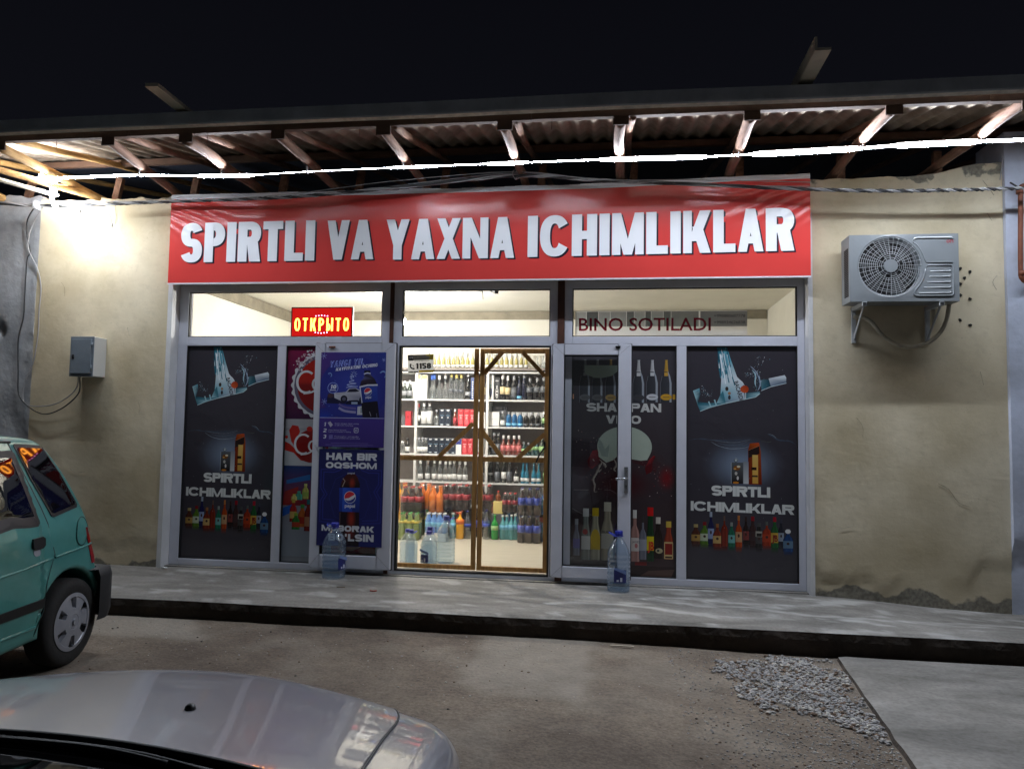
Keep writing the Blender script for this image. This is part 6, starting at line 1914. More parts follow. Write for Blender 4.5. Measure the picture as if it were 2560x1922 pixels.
# first shelf
z = 1.735
row('green', [AX(u) for u in (92, 143, 213)], z, 'dark green beer bottle at the far left of the top shelf', 'green beer bottles on the top shelf')
row('bluecap', [AX(u) for u in (512, 545)], z, 'clear vodka bottle with a blue cap on the top shelf', 'blue capped vodka bottles')
row('whitecap', [AX(u) for u in (610, 690)], z, 'clear vodka bottle with a white cap on the top shelf', 'white capped vodka bottles')
row('yelcap', [AX(u) for u in (775, 845, 910)], z, 'clear squarish vodka bottle with a yellow cap on the top shelf', 'yellow capped vodka bottles')
row('blackwine', [AX(1000)], z, 'black wine bottle beside the navy blue carton on the top shelf', None)
row('cream', [.333], z, 'dark bottle with a cream label glimpsed between the two wooden door leaves', None)
row('cream', [BX(u) for u in (390, 460)], z, 'dark wine bottle with a cream label on the top shelf at the right', 'cream labelled wine bottles')
row('darkgrey', [BX(545)], z, 'dark grey gin bottle next to the cream labelled wine bottles', None)
row('navy', [BX(618)], z, 'slim navy bottle with a small pale blue label on the top shelf', None)
row('navytall', [BX(682)], z, 'plain tall navy bottle without a label on the top shelf', None)
row('blackflat', [BX(u) for u in (760, 862, 948, 1040)], z, 'broad black cognac bottle at the right end of the top shelf', 'black cognac bottles')
# second shelf
z = 1.384
row('redcap', [AX(338)], z, 'dark bottle with a red cap and white label on the second shelf', None)
row('eleven', [AX(u) for u in (415, 485)], z, 'square clear bottle with a tall white label bearing a black 1', 'white labelled bottles with a black 1')
row('decanter', [AX(580)], z, 'round clear decanter beside the dark cartons on the second shelf', None)
row('redslim', [AX(835)], z, 'slim red bottle between the dark cartons and the red cartons', None)
row('clear', [BX(395)], z, 'clear bottle with a white label between the white carton and the blue bottles', None)
row('blue', [BX(u) for u in (480, 555, 637)], z, 'bright blue gin bottle on the second shelf at the right', 'blue gin bottles')
row('blackround', [BX(u) for u in (718, 800, 880)], z, 'black round bottle beside the blue bottles on the second shelf', 'black round bottles')
row('greenlab', [BX(955)], z, 'green bottle with a pale green label at the right end of the second shelf', None)
# third shelf
z = 1.020
row('clearshort', [AX(u) for u in (78, 132)], z, 'short clear bottle at the far left of the third shelf', 'short clear bottles on the third shelf')
row('blackwhite', [AX(200)], z, 'black bottle with a large white label at the left of the third shelf', None)
row('clear', [AX(u) for u in (355, 402, 450)], z, 'clear bottle on the third shelf left of the dark cartons', 'clear bottles on the third shelf')
row('darktall', [BX(215)], z, 'tall black bottle with a white cap at the left of the lower right shelf', None)
row('silvery', [BX(u) for u in (285, 340)], z, 'dark bottle with a silver cap on the third shelf left of the brown bottles', 'silver capped dark bottles')
row('brown', [BX(u) for u in (410, 482, 556, 625)], z, 'reddish brown brandy bottle with a pale pink mark on the third shelf', 'reddish brown brandy bottles')
row('greenshort', [BX(u) for u in (692, 755)], z, 'short green bottle right of the brown brandy bottles', 'short green bottles')
row('dteal', [BX(u) for u in (815, 870)], z, 'dark teal bottle on the third shelf behind the wooden diagonal', 'dark teal bottles')
row('leafy', [BX(935)], z, 'green bottle with a leafy label by the wooden door handle', None)
# fourth shelf
z = .662
row('greyclear', [CX(u) for u in (400, 490, 580, 655, 725, 780, 835, 905, 980)], z, 'clear bottle with a white label on the fourth shelf above the drink packs', 'clear bottles above the drink packs')
row('darktall', [DX(u) for u in (150, 255)], z, 'black bottle on the fourth shelf left of the white labelled bottle', 'black bottles on the fourth shelf')
row('silvery', [DX(u) for u in (345, 500)], z, 'silvery dark bottle on the fourth shelf at the right', 'silvery dark bottles on the fourth shelf')
row('whitelab', [DX(430)], z, 'dark bottle with a big white label and white cap on the fourth shelf', None)
row('blackwhite', [DX(585)], z, 'dark bottle with a slanting white label left of the teal bottles', None)
row('teal', [DX(u) for u in (672, 718, 805, 868)], z, 'teal sparkling wine bottle with a white label on the fourth shelf', 'teal sparkling wine bottles')
row('fgreen', [DX(955)], z, 'bright green bottle right of the teal bottles on the fourth shelf', None)

def carton(x, z, w, h, matn, label, group=None, d=.09, band=None, dot=None, y=Y-.09):
    o = MB().box(-w/2, w/2, 0, d, 0, h).build('carton', matn, None, (x, y+random.uniform(0, .02), z+.0008), bevel=.003)
    tag(o, label, 'box', group)
    a = Art()
    if band:
        a.rect(-w*.46, h*band[0], w*.46, h*band[1], C3(*band[2]))
    if dot:
        for dx, dz, rx, rz, c in dot:
            a.ell(dx*w, dz*h, rx*w, rz*h, C3(*c), 10)
    if a.p:
        a.build('print', 'print_paper', o, (0, -.0008, 0))
    return o
solid('b_white', (222, 222, 220), .5); solid('b_dark', (30, 40, 54), .35); solid('b_red', (186, 46, 56), .4); solid('b_blue', (34, 58, 110), .4); solid('b_black', (30, 30, 32), .4); solid('b_grey', (90, 90, 94), .5)
for u in (330, 415):
    carton(AX(u), 1.735, .08, .325, 'b_white', 'tall white bottle carton at the left of the top shelf', 'tall white cartons', band=(.82, .97, (206, 190, 120)), dot=[(0, .45, .28, .006, (120, 116, 100)), (0, .66, .12, .03, (170, 160, 120)), (0, .03, .2, .006, (120, 120, 120))])
carton(AX(1064), 1.735, .05, .29, 'b_blue', 'narrow navy blue carton with white marks on the top shelf', dot=[(0, .1+.1*i, .2, .035, (214, 214, 214)) for i in range(8)])
carton(BX(230), 1.735, .074, .325, 'b_white', 'white carton showing a blue bottle, at the left of the right top shelf', dot=[(0, .3, .22, .22, (44, 50, 84)), (0, .54, .10, .07, (50, 130, 110)), (0, .60, .12, .03, (60, 150, 130)), (0, .82, .25, .008, (120, 120, 120))])
carton(BX(312), 1.735, .075, .29, 'b_black', 'black carton with a white bottle outline on the top shelf', dot=[(0, .32, .26, .24, (206, 206, 204)), (0, .32, .19, .2, (30, 30, 32)), (0, .24, .14, .05, (206, 206, 204)), (0, .38, .14, .05, (206, 206, 204)), (0, .6, .1, .06, (200, 200, 200)), (0, .86, .36, .03, (150, 150, 150))])
carton(AX(120), 1.384, .08, .13, 'b_grey', 'small grey carton at the left of the second shelf')
carton(AX(205), 1.384, .074, .19, 'b_red', 'tall red tin at the left of the second shelf', dot=[(0, .6, .3, .12, (150, 30, 40))])
dk = [(0, .92, .3, .05, (196, 198, 200)), (0, .62, .4, .02, (110, 140, 160)), (0, .5, .14, .045, (206, 206, 206)), (0, .09, .28, .035, (190, 200, 206))]
for i, u in enumerate((662, 745)):
    carton(AX(u), 1.384, .079, .225, 'b_dark', 'dark slate carton with silver emblem on the second shelf', 'dark cartons on the second shelf', dot=dk)
rdt = [(0, .9, .3, .035, (226, 120, 120)), (0, .64, .36, .03, (232, 180, 180)), (0, .30, .36, .2, (206, 90, 96)), (0, .5, .2, .08, (226, 150, 150))]
for u in (914, 992, 1066):
    carton(AX(u), 1.384, .075, .225, 'b_red', 'bright red patterned carton on the second shelf', 'red cartons on the second shelf', dot=rdt)
carton(.332, 1.384, .09, .19, 'b_white', 'white carton on the second shelf glimpsed beside the middle upright')
carton(BX(265), 1.384, .162, .195, 'b_white', 'wide white carton at the left of the right second shelf', band=(.02, .07, (110, 110, 112)), dot=[(0, .52, .34, .012, (180, 180, 184))])
carton(BX(330), 1.384, .20, .275, 'b_grey', 'grey carton standing behind the wide white carton', y=Y+.03)
for u in (515, 592, 670, 748, 822):
    carton(AX(u), 1.020, .075, .205, 'b_dark', 'dark slate carton with silver emblem on the third shelf', 'dark cartons on the third shelf', dot=dk)
carton(AX(896), 1.020, .074, .205, 'b_white', 'white carton with a blue top between dark and red cartons', band=(.62, .98, (50, 56, 130)), dot=[(0, .88, .2, .05, (200, 204, 214))])
for u in (972, 1047):
    carton(AX(u), 1.020, .072, .205, 'b_red', 'bright red patterned carton on the third shelf', 'red cartons on the third shelf', dot=rdt)
carton(.33, 1.020, .07, .205, 'b_white', 'white carton with a red foot by the middle upright on the third shelf', band=(.04, .16, (180, 40, 50)))
for x in (-.73, -.63):
    carton(x, 1.735, .11, .24, 'b_white', 'white card standing behind the green beer bottles', 'white cards behind the beer bottles', y=Y+.05)
carton(.95, 1.384, .5, .20, 'b_white', 'long white card behind the blue and black bottles', y=Y+.06, d=.02)

# ------------------------------------------------------------------ drink packs and bottles on the floor
kind('p_cola', 'bottle', .325, .046, .014, .56, 'j_cola', 'c_red', 'l_red', lab=(.4, .62), capz=.93)
kind('p_colablue', 'bottle', .325, .046, .014, .56, 'j_cola', 'c_navy', 'l_blue', lab=(.38, .64), capz=.93)
kind('p_orange', 'bottle', .325, .046, .014, .58, 'j_orange', 'c_orange', None, capz=.93)
kind('p_mango', 'bottle', .325, .046, .014, .58, 'j_mango', 'c_orange', None, capz=.93)
kind('p_lime', 'bottle', .325, .044, .014, .58, 'j_lime', 'c_green', 'l_yellow', lab=(.62, .70), capz=.93)
kind('p_water', 'bottle', .235, .033, .013, .62, 'j_blue', 'c_white', 'l_lblue', lab=(.3, .55), capz=.93)
kind('p_big', 'bottle', .325, .046, .014, .58, 'j_blue', 'c_white', 'l_lblue', lab=(.35, .6), capz=.93)
kind('p_small', 'bottle', .24, .032, .012, .56, 'j_cola', 'c_red', 'l_red', lab=(.4, .62), capz=.93)
def pack(key, x, y, z, nx, ny, label, group=None, name='drink_pack', yaw=0):
    root = thing(name, label, 'drink pack', (x, y, z+.001), (0, 0, yaw), group)
    me = KIND[key]['body']
    r = max(v.co.x for v in me.vertices)
    h = max(v.co.z for v in me.vertices)/.97
    for i in range(nx):
        for j in range(ny):
            put(key, (i-(nx-1)/2)*2.02*r, (j-(ny-1)/2)*2.02*r, 0, None, parent=root)
    W, D = nx*r*1.01+.003, ny*r*1.01+.003
    m = MB()
    nn = 28
    prof_ = [(1.0, .002), (1.01, h*.2), (.99, h*.5), (1.0, h*.66), (.90, h*.82), (.84, h*.965), (.62, h*1.005), (.30, h*.99)]
    vs = []
    rg = random.Random(int(x*977+z*131))
    for f, zz in prof_:
        for k in range(nn):
            a = 2*pi*k/nn
            ca, sa = cos(a), sin(a)
            q = (abs(ca)**7+abs(sa)**7)**(-1/7)
            g = f*(1+.012*rg.uniform(-1, 1))
            vs.append((W*q*ca*g, D*q*sa*g, zz+.004*rg.uniform(-1, 1)*(1 if zz > .02 else 0)))
    m.add(vs, [(i*nn+k, i*nn+(k+1) % nn, (i+1)*nn+(k+1) % nn, (i+1)*nn+k) for i in range(len(prof_)-1) for k in range(nn)], 0, True)
    m.build('shrink_film', 'shrink', root)
    return root
PX = lambda u, y=2.3: 2.016+(CX(u)-2.016)*(y+6.868)/9.668
QX = lambda u, y=2.3: 2.016+(DX(u)-2.016)*(y+6.868)/9.668
# back layer, stacked two high
low = 'wrapped cola pack at the bottom of the stack'
for x, k in ((PX(110, 2.4), 'p_mango'), (PX(390, 2.4), 'p_lime'), (PX(640, 2.4), 'p_colablue'), (PX(880, 2.4), 'p_cola')):
    pack(k, x, 2.42, 0, 3 if x < 0.05 else 2, 2, 'shrink wrapped drink pack at the bottom of the left stack, mostly hidden', 'hidden bottom packs of the left stack')
pack('p_mango', PX(120, 2.40), 2.42, .327, 2, 2, 'shrink wrapped pack of yellow mango drink at the left edge of the doorway')
pack('p_cola', PX(265, 2.2), 2.24, .30, 3, 2, 'shrink wrapped cola pack in front of the yellow and orange packs')
pack('p_small', PX(265, 2.2), 2.24, .055, 3, 2, 'small cola pack under the left cola pack, hidden by the green pack')
pack('p_orange', PX(435, 2.4), 2.44, .327, 2, 2, 'shrink wrapped pack of orange drink, left one of the two')
pack('p_orange', PX(590, 2.3), 2.33, .31, 2, 2, 'shrink wrapped pack of orange drink, right one of the two')
pack('p_cola', PX(760, 2.4), 2.42, .327, 2, 2, 'shrink wrapped cola pack right beside the orange packs')
pack('p_cola', PX(935, 2.4), 2.42, .327, 2, 2, 'shrink wrapped cola pack by the middle wooden post')
pack('p_lime', PX(250, 2.0), 2.0, .0, 3, 2, 'shrink wrapped pack of green lime drink, lower of the pair', 'green lime drink packs')
pack('p_water', PX(600, 1.95), 1.95, .10, 4, 2, 'shrink wrapped pack of small pale blue water bottles, on top')
MB_ = MB().box(-.13, .13, -.07, .07, 0, .098)
pack('p_water', PX(585, 2.1), 2.14, .0, 4, 2, 'pack of small water bottles beneath the upper water pack')
c = MB_.build('carton', 'b_white', None, (PX(600, 1.95), 1.95, .001), bevel=.003); tag(c, 'low white carton under the pack of small water bottles', 'box')
pack('p_lime', PX(250, 2.0)-.02, 2.21, .0, 3, 2, 'lime drink pack hidden behind the front lime pack') if False else None
# right-hand stack
pack('p_cola', QX(185, 2.45), 2.45, .327, 2, 2, 'shrink wrapped cola pack leaning at the left of the right door leaf')
pack('p_colablue', QX(150, 2.45), 2.45, .0, 2, 2, 'cola pack with blue labels beneath the leaning cola pack')
pack('p_small', QX(500, 2.35), 2.36, .327, 3, 2, 'small torn cola pack on top of the teal drink bottles')
pack('p_big', QX(480, 2.45), 2.46, .0, 3, 2, 'pack of pale water bottles behind the teal bottles')
pack('p_colablue', QX(750, 2.1), 2.12, .326, 3, 2, 'upper shrink wrapped cola pack with blue labels at the right')
pack('p_colablue', QX(748, 2.1), 2.10, .0, 3, 2, 'lower shrink wrapped cola pack with blue labels at the right')
pack('p_big', QX(985, 2.2), 2.25, .0, 2, 2, 'lower pack of pale blue water bottles at the right edge of the doorway')
pack('p_big', QX(985, 2.2), 2.25, .327, 2, 2, 'upper pack of pale blue water bottles at the right edge of the doorway')
kind('s_teal', 'drink_bottle', .30, .042, .014, .58, 'j_teal', 'c_white', 'l_lblue', lab=(.4, .6), capz=.93)
kind('s_orange', 'drink_bottle', .335, .05, .015, .62, 'j_mango', 'c_orange', 'c_orange', lab=(.55, .72), capz=.92)
kind('s_water', 'drink_bottle', .35, .045, .014, .6, 'bottle_clear', 'c_navy', 'l_blue', lab=(.42, .52), capz=.94)
kind('s_green', 'drink_bottle', .315, .047, .014, .6, 'j_green', 'c_green', 'l_green', lab=(.38, .55), capz=.93)
kind('s_brown', 'drink_bottle', .13, .036, .012, .5, 'g_amber', 'c_red', None, capz=.88)
kind('s_cola', 'drink_bottle', .30, .042, .014, .58, 'j_cola', 'c_red', 'l_red', lab=(.4, .6), capz=.93)
put('s_teal', PX(815, 2.25), 2.24, .001, 'teal drink bottle standing left of the big orange bottle')
put('s_orange', PX(905, 2.2), 2.2, .001, 'large orange juice bottle on the floor by the middle post')
put('s_water', PX(1000, 2.25), 2.25, .001, 'clear water bottle on the floor right of the orange bottle')
put('s_cola', PX(870, 2.34), 2.33, .001, 'cola bottle on the floor behind the orange juice bottle')
put('s_water', QX(200, 2.25), 2.26, .001, 'clear water bottle with a blue label left of the green bottle')
put('s_green', QX(305, 2.22), 2.24, .001, 'bright green soda bottle on the floor in the doorway')
for u in (408, 455, 520, 565):
    put('s_teal', QX(u, 2.25), 2.27+.02*(u % 2), .001, 'pale teal drink bottle on the floor right of the green soda bottle', 'pale teal drink bottles on the floor')
put('s_cola', QX(905, 2.2), 2.22, .12, 'single cola bottle squeezed in right of the lower blue labelled pack')
c = MB().box(-.06, .06, -.05, .05, 0, .15).build('carton', solid('b_yellow', (226, 206, 130), .5), None, (QX(352, 2.4), 2.40, .302), bevel=.003)
tag(c, 'small yellow carton standing on a stack behind the green soda bottle', 'box')
c = MB().box(-.08, .08, -.06, .06, 0, .30).build('carton', 'b_grey', None, (QX(345, 2.42), 2.41, .001), bevel=.003)
tag(c, 'grey carton carrying the small yellow carton', 'box')
put('s_brown', QX(282, 2.35), 2.40, .302, 'small brown bottle with a red cap beside the yellow carton')
put('s_brown', QX(345, 2.42), 2.43, .4525, 'small dark bottle standing on the yellow carton')

# ------------------------------------------------------------------ large water bottles
def water_bottle(x, y, z, h, r, label, handle=0.0, lab_ang=None, level=.55):
    root = thing('water_bottle', label, 'water bottle', (x, y, z))
    p = [(r*.80, 0), (r*.96, .006), (r, .03)]
    zz = .03
    body_h = h*.60
    k = 7
    for i in range(k):
        a = .03+(body_h-.03)*i/k; b = (body_h-.03)/k
        p += [(r, a+b*.25), (r*.93, a+b*.5), (r*.93, a+b*.62), (r, a+b*.9)]
    p += [(r*.99, h*.62), (r*.88, h*.70), (r*.60, h*.80), (r*.30, h*.875), (r*.25, h*.89), (r*.25, h*.935)]
    b = MB().lathe(p, 20, pw=2.6)
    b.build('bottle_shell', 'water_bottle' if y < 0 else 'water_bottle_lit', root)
    w = [(r*.78, .004), (r*.93, .01), (r*.94, h*level), (0, h*level)]
    MB().lathe(w, 16, pw=2.6).build('water', 'water_inside', root)
    c = MB().lathe([(r*.33, h*.92), (r*.35, h*.925), (r*.35, h*.99), (r*.30, h)], 18)
    c.lathe([(r*.40, h*.905), (r*.40, h*.918)], 18)
    c.build('cap', solid('cap_blue', (36, 46, 150), .35), root)
    hp = [(r*.38*cos(handle), r*.38*sin(handle), h*.90)]
    d = Vector((cos(handle), sin(handle), 0)); q = Vector((-sin(handle), cos(handle), 0))
    pts = []
    for i in range(11):
        t = pi*i/10
        pts.append(d*(.25*r+sin(t)*r*.62)+q*(cos(t)*r*.36)+Vector((0, 0, h*.905+sin(t)*h*.06)))
    MB().tube(pts, .0045, 6).build('handle', solid('handle_blue', (60, 76, 190), .4), root)
    if lab_ang is not None:
        m = MB()
        n = 8
        R = r*1.012
        vs = []
        for zz in (h*.17, h*.38):
            for i in range(n+1):
                a = lab_ang+(-.5+i/n)*1.05
                qq = (abs(cos(a))**2.6+abs(sin(a))**2.6)**(-1/2.6)
                vs.append((R*qq*cos(a), R*qq*sin(a), zz))
        m.add(vs, [(i, i+1, n+2+i, n+1+i) for i in range(n)], 0, True)
        lb = m.build('label', solid('lab_navy', (34, 42, 110), .4), root)
        a = Art()
        a.rect(.0, .0, .018, .034, C3(196, 200, 214)); a.rect(-.03, .0, -.012, .016, C3(190, 196, 214)); a.poly([(-.05, .10), (.05, .06), (.05, .09), (-.05, .12)], C3(110, 130, 180))
        lx, ly = cos(lab_ang), sin(lab_ang)
        a.build('label_print', 'print_paper', lb, (R*1.06*lx, R*1.06*ly, h*.19), (0, 0, lab_ang+pi/2))
    return root
FL = .0015
water_bottle(2.085, -.30, pave_z(2.085, -.30), .515, .098, 'big clear water bottle with a navy label standing by the right door', pi*.97, -1.45, .12)
water_bottle(-.497, -.27, pave_z(-.497, -.27), .50, .102, 'big clear water bottle standing below the navy poster at the left door', pi*.9, -.35, .30)
water_bottle(.085, .25, FL, .355, .062, 'narrow ribbed water bottle at the left inside the doorway', .5, None, .6)
water_bottle(.262, .25, FL, .350, .080, 'water bottle with a navy label, front middle one inside the doorway', 1.2, -1.9, .58)
water_bottle(.372, .52, FL, .47, .090, 'tallest water bottle inside the doorway, behind the front ones', .2, None, .62)
water_bottle(-.03+.03, .42, FL, .34, .075, 'water bottle half hidden by the left edge of the doorway', .9, None, .6)
water_bottle(.215, .47, FL, .36, .075, 'water bottle with a raised handle behind the labelled one', 1.4, None, .6)

# ------------------------------------------------------------------ inner wooden door leaves with clear film
def wooden_leaf(x0, x1, diags, label, handle=False, top=True):
    root = thing('wooden_door_leaf', label, 'door')
    y0, y1 = .108, .142
    w = .042
    z0, z1 = .018, 2.121
    m = MB
    m().box(x0, x0+w, y0, y1, z0, z1).build('stile', 'door_timber', root, bevel=.002)
    m().box(x1-w, x1, y0, y1, z0, z1).build('stile', 'door_timber', root, bevel=.002)
    for a, b in ((z0, z0+.040), (1.040, 1.084)) + (((z1-.046, z1),) if top else ()):
        m().box(x0+w+.001, x1-w-.001, y0+.002, y1-.002, a, b).build('rail', 'door_timber', root, bevel=.002)
    for (xa, za), (xb, zb) in diags:
        m().bar((xa, .121, za), (xb, .121, zb), .022, .040, up=(0, 0, 1) if abs(xb-xa) > abs(zb-za) else (1, 0, 0)).build('brace', 'door_timber', root)
    f = MB()
    nx, nz_ = 16, 40
    vs = [(x0+.01+(x1-x0-.02)*i/nx, y1+.002+.004*fbm(i*.3+x0, j*.2, 0, 1.0), z0+.01+(z1-z0-.02)*j/nz_) for j in range(nz_+1) for i in range(nx+1)]
    n = nx+1
    f.add(vs, [(j*n+i, j*n+i+1, (j+1)*n+i+1, (j+1)*n+i) for j in range(nz_) for i in range(nx)], 0, True)
    f.build('clear_film', 'door_film', root)
    if handle:
        MB().tube([(1.395, .095, 1.19), (1.345, .085, 1.115), (1.315, .085, 1.045)], .008, 8).box(1.385, 1.40, .09, .106, 1.17, 1.24).build('handle', 'black_plastic', root)
    return root
wooden_leaf(-.058, .745, [((.70, 1.40), (.37, 1.075))], 'wooden inner door leaf with clear film, the left one with a single brace', top=False)
wooden_leaf(.760, 1.428, [((.80, 1.88), (.97, 2.085)), ((1.385, 1.86), (1.17, 2.085)), ((.79, 1.33), (.99, 1.075)), ((1.39, 1.31), (1.13, 1.075))],
            'wooden inner door leaf with clear film and four corner braces, the right one', handle=True)

# ------------------------------------------------------------------ bulb, small fittings under the ceiling
def bulb():
    root = thing('ceiling_bulb', 'bare bright bulb hanging inside near the top of the doorway', 'lamp', (-.335, 1.2, 2.575))
    MB().lathe([(.0, -.062), (.022, -.055), (.034, -.035), (.036, -.015), (.026, .006), (.018, .016)], 16).build('glass_bulb', 'bulb_glow', root)
    MB().lathe([(.018, .0165), (.018, .06), (.008, .07)], 12).build('socket', 'black_plastic', root)
    MB().tube([(0, 0, .07), (0, 0, .374)], .003, 6).build('cord', 'cable_black', root)
bulb()
def fitting():
    root = thing('security_camera', 'small dark camera hanging from the shop ceiling seen through the middle transom', 'camera', (.76, .9, 2.85))
    MB().tube([(0, 0, .10), (0, 0, .045), (.02, -.03, .02)], .008, 8).build('bracket', 'cable_grey', root)
    MB().bar((-.035, .03, .005), (.035, -.08, -.04), .045, .05).build('casing', 'ac_fin', root)
    MB().tube([(.035, -.08, -.04), (.038, -.086, -.042)], .018, 12).build('lens', 'black_plastic', root)
    MB().bar((.05, .02, .085), (.12, -.02, .10), .03, .02).build('mount_plate', 'ac_fin', root)
fitting()
tag(MB().tube(smooth_path([(.615, .9, 2.95), (.615, .9, 2.86), (.63, .9, 2.84), (.625, .9, 2.815), (.60, .9, 2.825), (.61, .9, 2.845), (.63, .9, 2.80), (.635, .9, 2.74)], 5), .0035, 6).build('hook_wire', 'black_plastic'), 'curled dark wire hanging from the ceiling left of the small camera', 'wire')
tag(MB().tube(smooth_path([(2.30, .6, 2.949), (2.31, .6, 2.90), (2.30, .6, 2.84), (2.305, .6, 2.78)], 4), .004, 6).build('loose_wire', 'cable_grey'), 'short grey wire hanging from the ceiling above the paper notice', 'wire')
# litter on the pavement and the ground
tag(MB().tube(smooth_path([(.02, -.78, pave_z(.02, -.78)+.006), (.05, -.79, pave_z(0, -.8)+.005), (.075, -.775, pave_z(0, -.8)+.006)], 4), .006, 6).build('plastic_scrap', solid('scrap_red', (150, 44, 34), .5)), 'small curved red scrap lying on the pavement', 'scrap')
tag(MB().tube([(-.31, -.68, pave_z(-.3, -.7)+.004), (-.24, -.67, pave_z(-.3, -.7)+.004)], .003, 6).build('twig', 'timber_dark'), 'thin dark twig lying on the pavement near the left water bottle', 'twig')
tag(MB().bar((2.02, -1.60, GZ+.008), (2.18, -1.60, GZ+.008), .012, .006).build('stick', 'board_white'), 'thin white stick lying at the foot of the kerb', 'stick')
tag(MB().bar((-2.23, -.21, -.018), (-2.17, -.24, -.016), .03, .012).build('plaster_chip', 'white_reveal'), 'white chip of plaster at the foot of the left reveal', 'debris')
# ------------------------------------------------------------------ cars
def arc_pts(cx, cz, r, a0, a1, n):
    return [(cx+r*cos(radians(a0+(a1-a0)*i/n)), cz+r*sin(radians(a0+(a1-a0)*i/n))) for i in range(n+1)]
def spl(pts, n=4):
    return [(p.x, p.y) for p in smooth_path([(a, b, 0) for a, b in pts], n)]

class CarShell:
    """body from a side profile: u along the car, z up, v across; w(u,z) half width; warp bends nose and tail in plan"""
    def __init__(s, prof, w, r=.045, crown=None, warp=None):
        s.prof, s.w, s.r, s.crown, s.warp = prof, w, r, crown or (lambda u, z: 0), warp or (lambda u, z, t: (u, z))
        n = len(prof)
        area = sum(prof[i][0]*prof[(i+1) % n][1]-prof[(i+1) % n][0]*prof[i][1] for i in range(n))
        if area < 0:
            s.prof = prof = prof[::-1]
        s.nrm = []
        for i in range(n):
            a, b = Vector(prof[i-1]), Vector(prof[(i+1) % n])
            d = b-a
            d = d.normalized() if d.length else Vector((1, 0))
            s.nrm.append(Vector((d.y, -d.x)))      # outward for a CCW polygon
    def P(s, u, z, v):
        W = max(.05, s.w(u, z))
        u2, z2 = s.warp(u, z, v/W)
        return (u2, v, z2)
    def side_pt(s, u, z, sg, off=0.0):
        W = s.w(u, z)
        p = s.P(u, z, sg*W)
        return (p[0], p[1]+sg*off, p[2])
    def build_body(s, name, mats, parent, skip=None, N=12):
        m = MB()
        n = len(s.prof)
        K = 8
        # across
        ring = []
        for i, (u, z) in enumerate(s.prof):
            nn = s.nrm[i]
            W = s.w(u, z)
            row_ = []
            for sg in (-1, 1):
                seq = []
                for k in range(K+1):
                    a = pi/2*k/K
                    q = Vector((u, z))-nn*s.r*(1-sin(a))
                    Wk = s.w(q.x, q.y)
                    seq.append(s.P(q.x, q.y, sg*(Wk-s.r*(1-cos(a)))))
                row_.append(seq)
            inner = []
            wi = W-s.r
            for k in range(1, N):
                t = -1+2*k/N
                c = s.crown(u, z)*(1-t*t)
                inner.append(s.P(u+nn.x*c, z+nn.y*c, t*wi))
            ring.append(row_[0]+inner+row_[1][::-1])
        L = len(ring[0])
        vs = [p for r_ in ring for p in r_]
        fs = [(i*L+k, ((i+1) % n)*L+k, ((i+1) % n)*L+k+1, i*L+k+1) for i in range(n) for k in range(L-1)]
        m.add(vs, fs, 0, True)
        # flanks
        ins = [Vector(p)-s.nrm[i]*s.r for i, p in enumerate(s.prof)]
        for sg in (-1, 1):
            s.patch(m, ins, sg, 0.0, .045)
        bm = bmesh.new()
        me = m.mesh(name, mats)
        bm.from_mesh(me)
        bmesh.ops.remove_doubles(bm, verts=bm.verts, dist=.0008)
        bmesh.ops.recalc_face_normals(bm, faces=bm.faces)
        bm.to_mesh(me); bm.free()
        return link(name, me, parent)
    def patch(s, m, poly, sg, off, cell=.08, mi=0, smooth=True):
        """polygon in (u,z) wrapped onto the flank, sg = +1 / -1"""
        poly = [Vector((p[0], p[1])) for p in poly]
        n = len(poly)
        pts = list(poly)
        u0, u1 = min(p.x for p in poly), max(p.x for p in poly)
        z0, z1 = min(p.y for p in poly), max(p.y for p in poly)
        nu, nz2 = int((u1-u0)/cell), int((z1-z0)/cell)
        lst = [(p.x, p.y) for p in poly]
        for i in range(1, nu+1):
            for j in range(1, nz2+1):
                q = (u0+(i-.5*(j % 2))*cell, z0+j*cell*.9)
                if inside(q, lst) and min((Vector(q)-p).length for p in poly) > cell*.3:
                    pts.append(Vector(q))
        r = delaunay_2d_cdt(pts, [], [list(range(n))], 1, 1e-6)
        V, F = r[0], r[2]
        vs = [s.side_pt(p.x, p.y, sg, off) for p in V]
        fs = []
        for f in F:
            ar = sum(V[f[k]].x*V[f[(k+1) % len(f)]].y-V[f[(k+1) % len(f)]].x*V[f[k]].y for k in range(len(f)))
            ccw = ar > 0
            # u,z counter-clockwise looks along +v from -v side
            good = ccw if sg < 0 else not ccw
            fs.append(tuple(f) if good else tuple(f)[::-1])
        m.add(vs, fs, mi, smooth)
        return m
    def panel(s, name, poly, sg, off, mats, parent, cell=.08, thick=.004):
        m = MB()
        s.patch(m, poly, sg, off, cell)
        P = [(p[0], p[1]) for p in poly]
        n = len(P)
        a = [s.side_pt(u, z, sg, off) for u, z in P]
        b = [s.side_pt(u, z, sg, off-thick) for u, z in P]
        m.add(a+b, [(i, (i+1) % n, n+(i+1) % n, n+i) for i in range(n)])
        return m.build(name, mats, parent)
    def strip(s, name, pts, w, sg, off, mats, parent):
        """narrow line along the flank"""
        m = MB()
        P = [Vector(s.side_pt(u, z, sg, off)) for u, z in pts]
        for i in range(len(P)-1):
            d = (P[i+1]-P[i])
            up = Vector((0, sg, 0))
            q = d.cross(up).normalized()*w/2
            e = d.normalized()*w*.3
            m.add([P[i]-q-e, P[i]+q-e, P[i+1]+q+e, P[i+1]-q+e], [(0, 1, 2, 3)])
        return m.build(name, mats, parent)
